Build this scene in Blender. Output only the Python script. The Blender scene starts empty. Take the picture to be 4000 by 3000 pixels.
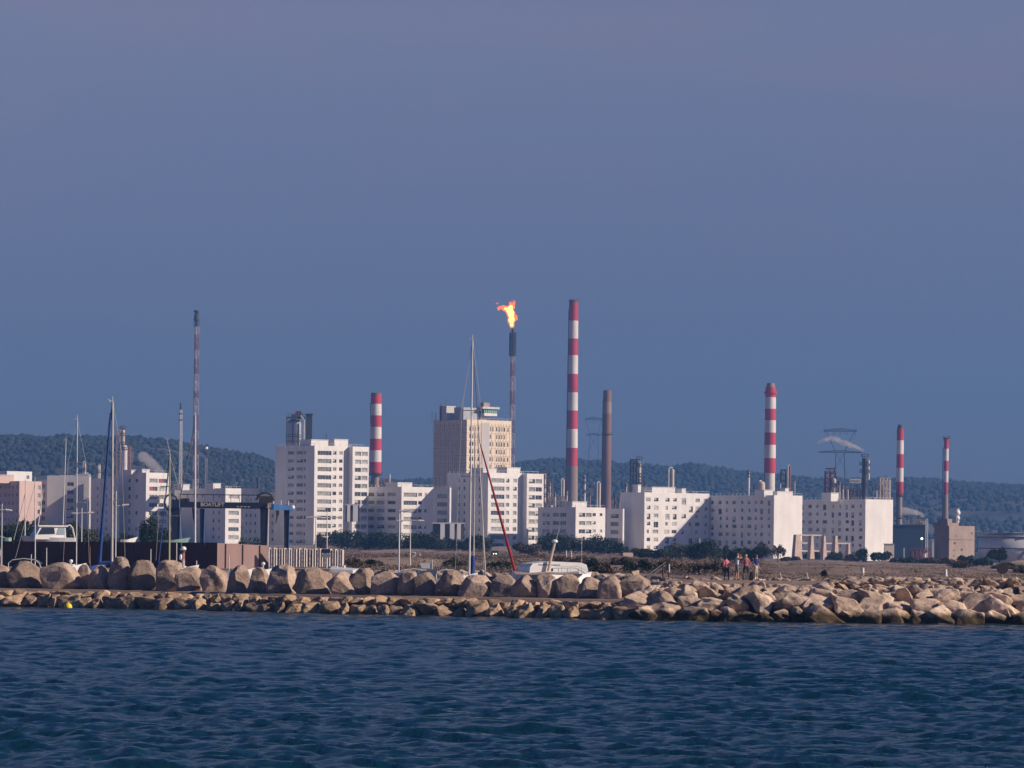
import bpy, bmesh, math, random
import numpy as np
from mathutils import Vector, Matrix, noise
random.seed(7); np.random.seed(7)
sc = bpy.context.scene
R = math.radians
# ------------------------------------------------------------------ camera
FPX = 16000.0; CAMH = 4.4; HY = 2158.0; ROLL = R(0.6)
cam = bpy.data.cameras.new('camera'); cam_o = bpy.data.objects.new('camera', cam)
sc.collection.objects.link(cam_o); sc.camera = cam_o
cam.sensor_width = 36.0; cam.lens = FPX/4000*36; cam.shift_y = (HY-1500)/4000
cam.clip_start = 1.0; cam.clip_end = 30000
cam_o.matrix_world = Matrix.Translation((0, 0, CAMH)) @ Matrix.Rotation(R(90), 4, 'X') @ Matrix.Rotation(ROLL, 4, 'Z')
# ------------------------------------------------------------------ light
SUN_AZ = R(76); SUN_EL = R(28)     # azimuth to the right of "behind the camera"
sdir = Vector((math.sin(SUN_AZ)*math.cos(SUN_EL), -math.cos(SUN_AZ)*math.cos(SUN_EL), math.sin(SUN_EL)))
sun = bpy.data.lights.new('sun', 'SUN'); sun.energy = 5.0; sun.angle = R(0.5); sun.color = (1.0, 0.84, 0.67)
sun_o = bpy.data.objects.new('sun', sun); sc.collection.objects.link(sun_o)
sun_o.rotation_euler = sdir.to_track_quat('Z', 'Y').to_euler(); sun_o.location = (200, -100, 300)
w = bpy.data.worlds.new('World'); sc.world = w; w.use_nodes = True
nt = w.node_tree; nt.nodes.clear()
out = nt.nodes.new('ShaderNodeOutputWorld'); bg = nt.nodes.new('ShaderNodeBackground')
sky = nt.nodes.new('ShaderNodeTexSky'); sky.sky_type = 'NISHITA'; sky.sun_disc = False
sky.sun_elevation = SUN_EL; sky.sun_rotation = math.pi - SUN_AZ
sky.air_density = 1.0; sky.dust_density = 0.6; sky.ozone_density = 2.0
tc = nt.nodes.new('ShaderNodeTexCoord'); sep = nt.nodes.new('ShaderNodeSeparateXYZ')
ramp = nt.nodes.new('ShaderNodeValToRGB'); mul = nt.nodes.new('ShaderNodeMix'); mul.data_type = 'RGBA'; mul.blend_type = 'MULTIPLY'
mul.inputs[0].default_value = 1.0
nt.links.new(tc.outputs['Generated'], sep.inputs[0]); nt.links.new(sep.outputs[2], ramp.inputs[0])
cr = ramp.color_ramp
SKY_TINT = [(0.0, (0.195, 0.221, 0.395)), (0.037, (0.200, 0.223, 0.398)), (0.06, (0.248, 0.243, 0.418)), (0.10, (0.36, 0.31, 0.46)), (0.13, (0.50, 0.385, 0.495)), (0.25, (0.15, 0.26, 0.52)), (0.6, (0.06, 0.145, 0.40))]
cr.elements[0].position = SKY_TINT[0][0]; cr.elements[0].color = SKY_TINT[0][1]+(1,)
cr.elements[1].position = SKY_TINT[-1][0]; cr.elements[1].color = SKY_TINT[-1][1]+(1,)
for p_, c_ in SKY_TINT[1:-1]:
    e = cr.elements.new(p_); e.color = c_+(1,)
# thin mauve cloud veil
mp = nt.nodes.new('ShaderNodeMapping'); mp.inputs['Scale'].default_value = (5, 5, 26)
nz = nt.nodes.new('ShaderNodeTexNoise'); nz.inputs['Scale'].default_value = 2.2; nz.inputs['Detail'].default_value = 5; nz.inputs['Roughness'].default_value = 0.5
nt.links.new(tc.outputs['Generated'], mp.inputs[0]); nt.links.new(mp.outputs[0], nz.inputs['Vector'])
cr2 = nt.nodes.new('ShaderNodeValToRGB'); cr2.color_ramp.elements[0].position = 0.46; cr2.color_ramp.elements[1].position = 0.72
cr2.color_ramp.elements[0].color = (0, 0, 0, 1); cr2.color_ramp.elements[1].color = (1, 1, 1, 1)
nt.links.new(nz.outputs[0], cr2.inputs[0])
elev = nt.nodes.new('ShaderNodeMapRange'); elev.inputs['From Min'].default_value = 0.045; elev.inputs['From Max'].default_value = 0.12
elev.inputs['To Max'].default_value = 0.8
nt.links.new(sep.outputs[2], elev.inputs['Value'])
mm = nt.nodes.new('ShaderNodeMath'); mm.operation = 'MULTIPLY'
nt.links.new(cr2.outputs[0], mm.inputs[0]); nt.links.new(elev.outputs[0], mm.inputs[1])
veil = nt.nodes.new('ShaderNodeMix'); veil.data_type = 'RGBA'; veil.blend_type = 'MULTIPLY'
veil.inputs['B'].default_value = (1.16, 0.99, 0.95, 1)
nt.links.new(mm.outputs[0], veil.inputs[0])
nt.links.new(sky.outputs[0], mul.inputs['A']); nt.links.new(ramp.outputs[0], mul.inputs['B'])
nt.links.new(mul.outputs['Result'], veil.inputs['A'])
nt.links.new(veil.outputs['Result'], bg.inputs[0]); bg.inputs[1].default_value = 0.12
nt.links.new(bg.outputs[0], out.inputs[0])
sc.view_settings.view_transform = 'Standard'; sc.view_settings.look = 'None'; sc.view_settings.gamma = 1; sc.view_settings.exposure = 0.06
try: sc.view_settings.use_curve_mapping = False
except Exception: pass
cy = sc.cycles
cy.use_denoising = True; cy.max_bounces = 5; cy.diffuse_bounces = 2; cy.glossy_bounces = 3; cy.transparent_max_bounces = 8; cy.volume_bounces = 1
cy.use_adaptive_sampling = True; cy.adaptive_threshold = 0.01
# ------------------------------------------------------------------ pixel <-> world
cR, sR = math.cos(ROLL), math.sin(ROLL)
def ab(px, py):
    dx, dy = px-2000, py-HY
    return dx*cR+dy*sR, -dx*sR+dy*cR
def P(px, py, D):
    a, b = ab(px, py)
    return Vector((a/FPX*D, D, CAMH-b/FPX*D))
def onz(px, py, z):        # point of height z seen at the pixel
    a, b = ab(px, py); D = (CAMH-z)*FPX/b
    return Vector((a/FPX*D, D, z))
def S(D): return D/FPX
# ------------------------------------------------------------------ materials
MATS = {}
def mat(name, col, rough=0.8, var=0.12, scale=1.0, metal=0.0, bump=0.0, emit=None, col2=None, detail=4, rnd=0.0, stretch=None, spec=None):
    if name in MATS: return MATS[name]
    m = bpy.data.materials.new(name); m.use_nodes = True; n = m.node_tree.nodes; l = m.node_tree.links
    b = n['Principled BSDF']; b.inputs['Roughness'].default_value = rough; b.inputs['Metallic'].default_value = metal
    if spec is not None: b.inputs['Specular IOR Level'].default_value = spec
    b.inputs['Base Color'].default_value = tuple(col)+(1,)
    if var or col2:
        tcn = n.new('ShaderNodeTexCoord'); ns = n.new('ShaderNodeTexNoise'); ns.inputs['Scale'].default_value = scale; ns.inputs['Detail'].default_value = detail
        if stretch:
            mpn = n.new('ShaderNodeMapping'); mpn.inputs['Scale'].default_value = stretch
            l.new(tcn.outputs['Object'], mpn.inputs[0]); l.new(mpn.outputs[0], ns.inputs['Vector'])
        else: l.new(tcn.outputs['Object'], ns.inputs['Vector'])
        rp = n.new('ShaderNodeValToRGB'); rp.color_ramp.elements[0].position = 0.33; rp.color_ramp.elements[1].position = 0.68
        c2 = col2 or tuple(min(1, c*(1+var)) for c in col)
        c1 = col if col2 else tuple(c*(1-var) for c in col)
        rp.color_ramp.elements[0].color = tuple(c1)+(1,); rp.color_ramp.elements[1].color = tuple(c2)+(1,)
        l.new(ns.outputs[0], rp.inputs[0]); last = rp.outputs[0]
        if rnd:
            oi = n.new('ShaderNodeObjectInfo'); mr = n.new('ShaderNodeMapRange'); mr.inputs['To Min'].default_value = 1-rnd; mr.inputs['To Max'].default_value = 1+rnd
            l.new(oi.outputs['Random'], mr.inputs['Value'])
            vm = n.new('ShaderNodeVectorMath'); vm.operation = 'SCALE'; l.new(last, vm.inputs[0]); l.new(mr.outputs[0], vm.inputs['Scale']); last = vm.outputs[0]
        l.new(last, b.inputs['Base Color'])
        if bump:
            bp = n.new('ShaderNodeBump'); bp.inputs['Strength'].default_value = bump; bp.inputs['Distance'].default_value = 0.1
            l.new(ns.outputs[0], bp.inputs['Height']); l.new(bp.outputs[0], b.inputs['Normal'])
    if emit:
        b.inputs['Emission Color'].default_value = tuple(emit[0])+(1,); b.inputs['Emission Strength'].default_value = emit[1]
    MATS[name] = m; return m
# ------------------------------------------------------------------ object helpers
COL = sc.collection
def tag(o, label=None, cat=None, group=None, kind=None):
    if label: o['label'] = label
    if cat: o['category'] = cat
    if group: o['group'] = group
    if kind: o['kind'] = kind
    return o
def thing(name, label, cat, loc=(0, 0, 0), rz=0.0, group=None):
    o = bpy.data.objects.new(name, None); COL.objects.link(o); o.empty_display_size = 0.5
    o.location = loc; o.rotation_euler = (0, 0, rz)
    return tag(o, label, cat, group)
def np_mesh(name, V, F, mats=(), smooth=False, mi=None):
    V = np.asarray(V, dtype=np.float32); F = np.asarray(F, dtype=np.int32)
    me = bpy.data.meshes.new(name); k = F.shape[1]
    me.vertices.add(len(V)); me.vertices.foreach_set('co', V.ravel())
    me.loops.add(F.size); me.loops.foreach_set('vertex_index', F.ravel())
    me.polygons.add(len(F)); me.polygons.foreach_set('loop_start', np.arange(0, F.size, k, dtype=np.int32))
    me.polygons.foreach_set('loop_total', np.full(len(F), k, dtype=np.int32))
    if mi is not None: me.polygons.foreach_set('material_index', np.asarray(mi, dtype=np.int32))
    if smooth: me.polygons.foreach_set('use_smooth', np.ones(len(F), dtype=bool))
    for m in mats: me.materials.append(m)
    me.update(calc_edges=True); return me
def link(name, me, parent=None):
    o = bpy.data.objects.new(name, me); COL.objects.link(o); o.parent = parent; return o
class MB:
    """collects shapes; build() links them as ONE mesh object"""
    def __init__(s, off=(0, 0, 0)): s.v = []; s.f = []; s.m = []; s.cm = 0; s.off = Vector(off)
    def mat(s, i): s.cm = i; return s
    def add(s, vs, fs):
        b = len(s.v); s.v += [Vector(v)-s.off for v in vs]
        for f in fs: s.f.append(tuple(b+i for i in f)); s.m.append(s.cm)
        return s
    def box(s, x0, y0, z0, x1, y1, z1):
        vs = [(x, y, z) for z in (z0, z1) for y in (y0, y1) for x in (x0, x1)]
        return s.add(vs, [(0, 2, 3, 1), (4, 5, 7, 6), (0, 1, 5, 4), (2, 6, 7, 3), (0, 4, 6, 2), (1, 3, 7, 5)])
    def cbox(s, c, sx, sy, sz): return s.box(c[0]-sx/2, c[1]-sy/2, c[2]-sz/2, c[0]+sx/2, c[1]+sy/2, c[2]+sz/2)
    def prism(s, pts, z0, z1):    # polygon in xy
        n = len(pts); vs = [(p[0], p[1], z0) for p in pts]+[(p[0], p[1], z1) for p in pts]
        return s.add(vs, [tuple(range(n-1, -1, -1)), tuple(range(n, 2*n))]+[(i, (i+1) % n, n+(i+1) % n, n+i) for i in range(n)])
    def tube(s, a, b, r0, r1=None, n=8, cap=True):
        a, b = Vector(a), Vector(b); r1 = r0 if r1 is None else r1
        d = (b-a)
        if d.length < 1e-6: return s
        q = d.to_track_quat('Z', 'Y'); vs = []
        for c, r in ((a, r0), (b, r1)):
            for i in range(n):
                t = 2*math.pi*i/n; vs.append(c+q @ Vector((r*math.cos(t), r*math.sin(t), 0)))
        fs = [(i, (i+1) % n, n+(i+1) % n, n+i) for i in range(n)]
        if cap: fs += [tuple(range(n-1, -1, -1)), tuple(range(n, 2*n))]
        return s.add(vs, fs)
    def path(s, pts, r, n=6):
        for a, b in zip(pts[:-1], pts[1:]): s.tube(a, b, r, r, n)
        return s
    def lathe(s, c, prof, n=16, axis=None):   # prof: (r,z)
        c = Vector(c); vs = []; fs = []; k = len(prof)
        for r, z in prof:
            for i in range(n):
                t = 2*math.pi*i/n; vs.append(c+Vector((r*math.cos(t), r*math.sin(t), z)))
        for j in range(k-1):
            for i in range(n): fs.append((j*n+i, j*n+(i+1) % n, (j+1)*n+(i+1) % n, (j+1)*n+i))
        fs += [tuple(range(n-1, -1, -1)), tuple((k-1)*n+i for i in range(n))]
        return s.add(vs, fs)
    def sphere(s, c, r, n=12, m=8, sz=1.0):
        return s.lathe(c, [(r*math.sin(math.pi*(j+.001)/(m+.002)), -r*sz*math.cos(math.pi*j/m)) for j in range(m+1)], n)
    def build(s, name, mats, parent=None, smooth=False, obj=True):
        me = bpy.data.meshes.new(name); me.from_pydata([tuple(v) for v in s.v], [], s.f)
        if not isinstance(mats, (list, tuple)): mats = [mats]
        for m in mats: me.materials.append(m)
        me.polygons.foreach_set('material_index', s.m)
        if smooth: me.polygons.foreach_set('use_smooth', [True]*len(s.f))
        me.update()
        return link(name, me, parent) if obj else me
def ordn(k): return f"{k}{'th' if 10 <= k % 100 <= 20 else {1:'st',2:'nd',3:'rd'}.get(k % 10,'th')}"
# ------------------------------------------------------------------ materials for the setting
def water_mat():
    m = bpy.data.materials.new('sea_water'); m.use_nodes = True; n = m.node_tree.nodes; l = m.node_tree.links; b = n['Principled BSDF']
    b.inputs['Base Color'].default_value = (0.002, 0.036, 0.060, 1); b.inputs['Roughness'].default_value = 0.10; b.inputs['IOR'].default_value = 1.333
    t = n.new('ShaderNodeTexCoord'); mp = n.new('ShaderNodeMapping'); mp.inputs['Scale'].default_value = (1.0, 0.45, 1.0)
    l.new(t.outputs['Object'], mp.inputs[0])
    n1 = n.new('ShaderNodeTexNoise'); n1.inputs['Scale'].default_value = 3.6; n1.inputs['Detail'].default_value = 8; n1.inputs['Roughness'].default_value = 0.68
    l.new(mp.outputs[0], n1.inputs['Vector'])
    bp = n.new('ShaderNodeBump'); bp.inputs['Strength'].default_value = 1.0; bp.inputs['Distance'].default_value = 0.22
    l.new(n1.outputs[0], bp.inputs['Height'])
    n2 = n.new('ShaderNodeTexNoise'); n2.inputs['Scale'].default_value = 1.5; n2.inputs['Detail'].default_value = 6; n2.inputs['Distortion'].default_value = 0.6
    mp2 = n.new('ShaderNodeMapping'); mp2.inputs['Scale'].default_value = (1.9, 0.75, 1.0); mp2.inputs['Rotation'].default_value = (0, 0, R(9)); l.new(t.outputs['Object'], mp2.inputs[0]); l.new(mp2.outputs[0], n2.inputs['Vector'])
    gp = n.new('ShaderNodeTexNoise'); gp.inputs['Scale'].default_value = 0.035; gp.inputs['Detail'].default_value = 2; l.new(t.outputs['Object'], gp.inputs['Vector']); gr = n.new('ShaderNodeMapRange'); gr.inputs['From Min'].default_value = .35; gr.inputs['From Max'].default_value = .65; gr.inputs['To Min'].default_value = .12; gr.inputs['To Max'].default_value = .42; l.new(gp.outputs[0], gr.inputs['Value']); b2 = n.new('ShaderNodeBump'); b2.inputs['Strength'].default_value = 1.0; l.new(gr.outputs[0], b2.inputs['Distance'])
    l.new(n2.outputs[0], b2.inputs['Height']); l.new(bp.outputs[0], b2.inputs['Normal']); l.new(b2.outputs[0], b.inputs['Normal'])
    return m
M_WATER = water_mat()
# sea: one sheet with real wave relief
def build_sea():
    ys = [-400, -250, -120, -40, 10, 35, 50]; y = 60.0
    while y < 292: ys.append(y); y += 0.14+0.22*(y/100-0.6)*0.6
    ys += [300, 320, 345, 370, 400, 430]
    ys = np.array(ys); ti = np.linspace(-1, 1, 560); te = np.array([1.02, 1.06, 1.12, 1.2, 1.35, 1.6, 2.2, 4, 8, 16, 30])
    t = np.concatenate([-te[::-1], ti, te]); Y, T = np.meshgrid(ys, t, indexing='ij')
    W = 0.20*np.clip(np.abs(Y), 60, 290)+1.0
    X = T*W
    rng = np.random.RandomState(3); Z = np.zeros_like(X)
    dx = np.abs(np.gradient(X, axis=1)); dy = np.abs(np.gradient(Y, axis=0)); sp = np.maximum(dx, dy*0.8)
    wind = R(248)
    for k in range(56):
        lam = 0.5*(5.5/0.5)**(k/55.0)*(0.9+0.2*rng.rand()); th = wind+rng.randn()*0.55
        kx, ky = math.cos(th)*2*math.pi/lam, math.sin(th)*2*math.pi/lam; ph = rng.rand()*6.28
        amp = 0.0098*lam**0.62*(0.6+0.8*rng.rand())
        if lam > 2.6: amp *= 0.6
        if lam < 1.2: amp *= 1.15
        att = np.clip(lam/(sp*2.5)-1, 0, 1)
        a = kx*X+ky*Y+ph+0.7*np.sin(X*0.13+ky+k)+0.5*np.sin(Y*0.09+kx+k*2)
        g = 0.65+0.35*np.sin(X*0.19*math.cos(k)+Y*0.05*math.sin(k*3)+k)
        s_ = np.sin(a); Z += att*amp*g*(s_-0.30*np.cos(2*a)-0.07*np.sin(3*a))
    Z *= np.clip((432-Y)/20, 0, 1)
    n, m_ = X.shape; V = np.stack([X, Y, Z], -1).reshape(-1, 3)
    i = np.arange(n*m_).reshape(n, m_); F = np.stack([i[:-1, :-1], i[:-1, 1:], i[1:, 1:], i[1:, :-1]], -1).reshape(-1, 4)
    tag(link('sea', np_mesh('sea', V, F, [M_WATER], smooth=True)), kind='structure')
build_sea()
# ------------------------------------------------------------------ land
def smooth(e0, e1, x): t = np.clip((x-e0)/(e1-e0), 0, 1); return t*t*(3-2*t)
WPX = [-800, 0, 600, 1100, 1800, 2500, 3250, 4000, 4800]; WD = [303, 305, 300, 287, 279, 271, 268, 268, 268]
def Dw_px(px): return float(np.interp(px, WPX, WD))
WX = [(p-2000)/FPX*d for p, d in zip(WPX, WD)]
def land_z(X, Y):
    X = np.asarray(X, dtype=float); Y = np.asarray(Y, dtype=float)
    dw = np.interp(X, WX, WD); e = Y-dw
    # jetty profile (left) : toe, berm, harbour basin
    zj = np.interp(e, [-6, -2, 0, 2.2, 3.5, 11, 13.5, 16], [-3, -1.2, -0.1, 0.75, 1.25, 1.3, 0.0, -2.5])
    quay = np.where(Y > 397, 2.3, -9)
    left = np.maximum(zj, quay)
    right = np.interp(e, [-6, -2, 0, 4.2, 6.2, 7.6, 12.8, 15, 25, 40], [-3, -1.2, -0.1, 1.5, 2.0, 2.55, 2.6, 2.4, 2.25, 2.2])
    k = smooth(6.5, 10.5, X-0.05*(e))
    z = left*(1-k)+right*k
    far = smooth(430, 520, Y)
    base = 2.2+2.7*smooth(800, 1400, Y)*(1-smooth(25, 125, X))
    bumps = 0.5*np.sin(X*0.11+Y*0.013)*np.sin(Y*0.021+1)+0.35*np.sin(X*0.23+1.3)*np.sin(Y*0.047)
    bank = 1.0*smooth(470, 500, Y)*(1-smooth(20, 60, X))
    z = z*(1-far)+far*(base+bumps*0.8+bank)
    return z
def build_land():
    ys = np.concatenate([np.arange(258, 330, 0.5), np.arange(330, 520, 3.0), np.arange(520, 1500, 12), np.arange(1500, 7000, 180)])
    xs = np.concatenate([np.linspace(-3500, -100, 24), np.arange(-96, 96, 1.1), np.linspace(100, 3500, 24)])
    Y, X = np.meshgrid(ys, xs, indexing='ij'); Z = land_z(X, Y)
    rn = np.random.RandomState(5).rand(*Z.shape)-0.5
    Z += rn*0.08*(np.abs(Z) < 4)
    n, m_ = X.shape; V = np.stack([X, Y, Z], -1).reshape(-1, 3)
    i = np.arange(n*m_).reshape(n, m_); F = np.stack([i[:-1, :-1], i[:-1, 1:], i[1:, 1:], i[1:, :-1]], -1).reshape(-1, 4)
    m = mat('dry_ground', (0.14, 0.088, 0.08), 0.95, col2=(0.34, 0.25, 0.175), scale=0.06, detail=8, bump=0.4)
    tag(link('ground', np_mesh('ground', V, F, [m])), kind='structure')
build_land()
# packed path on top of the breakwater where the people stand
def strip(name, pts_e, e0, e1, z, m):
    vs = []; fs = []
    for i, px in enumerate(pts_e):
        dw = Dw_px(px)
        for e, dz in ((e0-0.9, -.45), (e0, 0), (e1, 0), (e1+.9, -.45)):
            D = dw+e; vs.append(((px-2000)/FPX*D, D, z+dz+0.02*math.sin(px*0.02)))
        if i:
            b = 4*i
            for k in range(3): fs.append((b-4+k, b+k, b+1+k, b-3+k))
    mb = MB(); mb.add(vs, fs); return tag(mb.build(name, m), kind='structure')
strip('path', range(2600, 3390, 80), 7.9, 12.4, 2.665, mat('path_dirt', (0.22, 0.15, 0.13), 0.95, col2=(0.34, 0.26, 0.22), scale=0.8, detail=8))
# ------------------------------------------------------------------ hills
def ridge(name, prof, D, depth, seed, zb=4.0):
    xs = np.linspace(-1400, 1400, 561); ds = np.linspace(0, 1, 26)
    ppx = np.array([p[0] for p in prof]); ppy = np.array([p[1] for p in prof])
    az = []
    for px, py in prof: v = P(px, py, D); az.append((v.x, v.z-3.0))
    az = np.array(az); top = np.interp(xs, az[:, 0], az[:, 1])
    V = []
    rng = np.random.RandomState(seed)
    for d in ds:
        h = zb+(top-zb)*(d**0.75 if d < 1 else 1)
        wob = 10*np.sin(xs*0.011+d*5+seed)*d*(1-d)*2+5*np.sin(xs*0.034+d*9)*d*(1-d)*2
        V.append(np.stack([xs, np.full_like(xs, D-depth*(1-d)), h+wob], -1))
    V.append(np.stack([xs, np.full_like(xs, D+700), np.full_like(xs, -5.0)], -1))
    V = np.array(V); n, m_ = V.shape[:2]; i = np.arange(n*m_).reshape(n, m_)
    F = np.stack([i[:-1, :-1], i[:-1, 1:], i[1:, 1:], i[1:, :-1]], -1).reshape(-1, 4)
    m = mat('hill_soil', (0.02, 0.03, 0.018), 0.95, col2=(0.15, 0.11, 0.07), scale=0.011, detail=6)
    tag(link(name, np_mesh(name, V.reshape(-1, 3), F, [m], smooth=True)), kind='structure')
    return V[:n-1]
PL = [(-900, 1705), (-100, 1700), (0, 1702), (100, 1694), (160, 1712), (240, 1700), (330, 1702), (400, 1706), (500, 1700), (600, 1710), (700, 1722), (800, 1743), (900, 1758), (1000, 1775), (1080, 1800), (1200, 1850), (1400, 1878), (1650, 1885), (1900, 1925), (2100, 1990), (2500, 2060), (5200, 2150)]
PR = [(-1200, 2020), (500, 1990), (1100, 1960), (1300, 1900), (1450, 1882), (1700, 1874), (1900, 1850), (1990, 1812), (2100, 1797), (2250, 1795), (2400, 1806), (2500, 1814), (2620, 1826), (2700, 1808), (2760, 1820), (2900, 1842), (3000, 1852), (3200, 1874), (3400, 1872), (3550, 1870), (3650, 1874), (3800, 1888), (4000, 1898), (5200, 1925)]
ridL = ridge('hills', PL, 3500, 900, 2); ridR = ridge('hills', PR, 4400, 1300, 5)
ico = None
def ico_np(sub):
    bm = bmesh.new(); bmesh.ops.create_icosphere(bm, subdivisions=sub, radius=1.0)
    V = np.array([v.co[:] for v in bm.verts]); F = np.array([[v.index for v in f.verts] for f in bm.faces]); bm.free(); return V, F
def forest(name, rid, dens, seed, rmin, rmax, label):
    rng = np.random.RandomState(seed); V0, F0 = ico_np(1); Vs = []; Fs = []; c = 0
    n, m_ = rid.shape[:2]
    N = dens
    ii = n-1-np.abs(rng.randn(N))*n*0.42; ii[: N//4] = n-1-rng.rand(N//4)*1.0
    ii = np.clip(ii, 0, n-1.001); jj = rng.rand(N)*(m_-1.001)
    for a, b in zip(ii, jj):
        i0, j0 = int(a), int(b); p = rid[i0, j0]*(1-(a-i0))*(1-(b-j0))+rid[min(i0+1, n-1), j0]*(a-i0)*(1-(b-j0))+rid[i0, j0+1]*(1-(a-i0))*(b-j0)+rid[min(i0+1, n-1), j0+1]*(a-i0)*(b-j0)
        clr = noise.noise(Vector((p[0]*0.009, p[1]*0.004, seed)))
        if clr > 0.34 and i0 < n-3: continue
        if abs(p[0]) > p[1]*0.19: continue
        r = rmin+(rmax-rmin)*rng.rand()**1.6
        v = V0*(np.array([r, r, r*(0.75+0.5*rng.rand())]))*(1+0.28*(rng.rand(len(V0), 1)-0.5)*2)+p+np.array([0, 0, r*0.35])
        Vs.append(v); Fs.append(F0+c); c += len(V0)
    m = mat('forest_green', (0.008, 0.016, 0.010), 0.95, col2=(0.028, 0.038, 0.02), scale=0.03, detail=5)
    o = link(name, np_mesh(name, np.concatenate(Vs), np.concatenate(Fs), [m])); tag(o, label, 'forest', kind='stuff')
forest('forest', ridL, 42000, 11, 1.5, 3.4, 'dark pine wood covering the near left ridge')
forest('forest', ridR, 48000, 12, 1.6, 4.0, 'blue hazy pine wood on the long low ridge to the right')
# ------------------------------------------------------------------ apartment blocks
PHI = R(38)
M_WHITE = mat('white_render', (0.81, 0.775, 0.745), 0.85, var=0.08, scale=0.35, stretch=(1, 1, 0.25), detail=6)
M_GREYW = mat('grey_render', (0.56, 0.53, 0.52), 0.85, var=0.07, scale=0.35, stretch=(1, 1, 0.25), detail=6)
M_PINKW = mat('pink_render', (0.68, 0.50, 0.44), 0.85, var=0.06, scale=0.35, stretch=(1, 1, 0.3), detail=6)
M_CREAM = mat('cream_render', (0.84, 0.70, 0.54), 0.85, var=0.06, scale=0.4, stretch=(1, 1, 0.3), detail=6)
M_CONC = mat('raw_concrete', (0.36, 0.28, 0.24), 0.9, var=0.14, scale=0.5, stretch=(1, 1, 0.35), detail=7)
M_ROOF = mat('roof_gravel', (0.40, 0.37, 0.34), 0.95, var=0.15, scale=0.6)
M_RAIL = mat('roof_metal', (0.62, 0.62, 0.64), 0.5, var=0.1, scale=2)
M_DARKM = mat('dark_steel', (0.055, 0.055, 0.065), 0.6, var=0.2, scale=1.5)
M_GLASS = mat('window_glass', (0.055, 0.062, 0.072), 0.22, var=0.35, scale=0.9, rnd=0.55)
M_CURT = mat('window_curtain', (0.30, 0.30, 0.29), 0.6, var=0.45, scale=1.3, rnd=0.45)
M_FRAME = mat('window_frame', (0.55, 0.54, 0.52), 0.6, var=0.05)
M_SHUT = mat('roller_shutter', (0.50, 0.47, 0.42), 0.7, var=0.08, scale=3, rnd=0.3)
M_REDC = mat('red_awning', (0.42, 0.05, 0.08), 0.8, var=0.15)
WCACHE = {}
def window_mesh(wd, ht, kind):
    key = (round(wd, 1), round(ht, 1), kind)
    if key in WCACHE: return WCACHE[key]
    wd, ht = key[0], key[1]; mb = MB()
    n = max(1, int(round(wd/1.15)))
    mb.mat(1).box(0, 0.0, 0, wd, 0.05, ht)                          # pane
    mb.mat(0)
    mb.box(0, -0.06, 0, wd, -0.003, 0.07).box(0, -0.06, ht-0.07, wd, -0.003, ht)
    for i in range(n+1): x = (wd-0.07)*i/n; mb.box(x, -0.055, 0.072, x+0.07, -0.004, ht-0.072)
    if kind == 1:
        mb.mat(2).box(0.08, -0.05, ht*0.42, wd*0.62, -0.015, ht-0.08)
    if kind == 2:
        mb.mat(2).box(0.08, -0.05, ht*0.15, wd-0.08, -0.015, ht-0.08)
    mats = {0: [M_FRAME, M_GLASS, M_SHUT], 1: [M_FRAME, M_GLASS, M_SHUT], 2: [M_FRAME, M_GLASS, M_SHUT], 3: [M_FRAME, M_CURT, M_SHUT], 4: [M_FRAME, M_GLASS, M_REDC]}[kind]
    if kind == 4: mb.mat(2).box(0.08, -0.05, ht*0.1, wd*0.5, -0.015, ht-0.08)
    me = mb.build('window', mats, obj=False); WCACHE[key] = me; return me
def face_mesh(mb, L, H, holes, depth, org, ux, n, z0=0.0):
    """wall rectangle with real openings and reveals; org+ux*u+z, outward normal n"""
    us = sorted({0.0, L} | {h[0] for h in holes} | {h[1] for h in holes}); zs = sorted({z0, H} | {h[2] for h in holes} | {h[3] for h in holes})
    org = Vector(org); ux = Vector(ux); n = Vector(n)
    def pt(u, z, d=0): return org+ux*u+Vector((0, 0, z))-n*d
    flip = ux.cross(Vector((0, 0, 1))).dot(n) < 0
    def quad(a, b, c, d):
        mb.add([a, b, c, d], [(0, 3, 2, 1) if flip else (0, 1, 2, 3)])
    # merge rows: for every z band, runs of u not in holes
    for z_a, z_b in zip(zs[:-1], zs[1:]):
        zm = (z_a+z_b)/2; start = None
        act = [h for h in holes if h[2] < zm < h[3]]
        for u_a, u_b in zip(us[:-1], us[1:]):
            um = (u_a+u_b)/2; inside = any(h[0] < um < h[1] for h in act)
            if not inside and start is None: start = u_a
            if inside and start is not None: quad(pt(start, z_a), pt(u_a, z_a), pt(u_a, z_b), pt(start, z_b)); start = None
        if start is not None: quad(pt(start, z_a), pt(L, z_a), pt(L, z_b), pt(start, z_b))
    for u0, u1, a, b in holes:
        quad(pt(u0, a), pt(u0, b), pt(u0, b, depth), pt(u0, a, depth)); quad(pt(u1, a, depth), pt(u1, b, depth), pt(u1, b), pt(u1, a))
        quad(pt(u0, a, depth), pt(u1, a, depth), pt(u1, a), pt(u0, a)); quad(pt(u0, b), pt(u1, b), pt(u1, b, depth), pt(u0, b, depth))
        quad(pt(u0, a, depth), pt(u0, b, depth), pt(u1, b, depth), pt(u1, a, depth))
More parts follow.
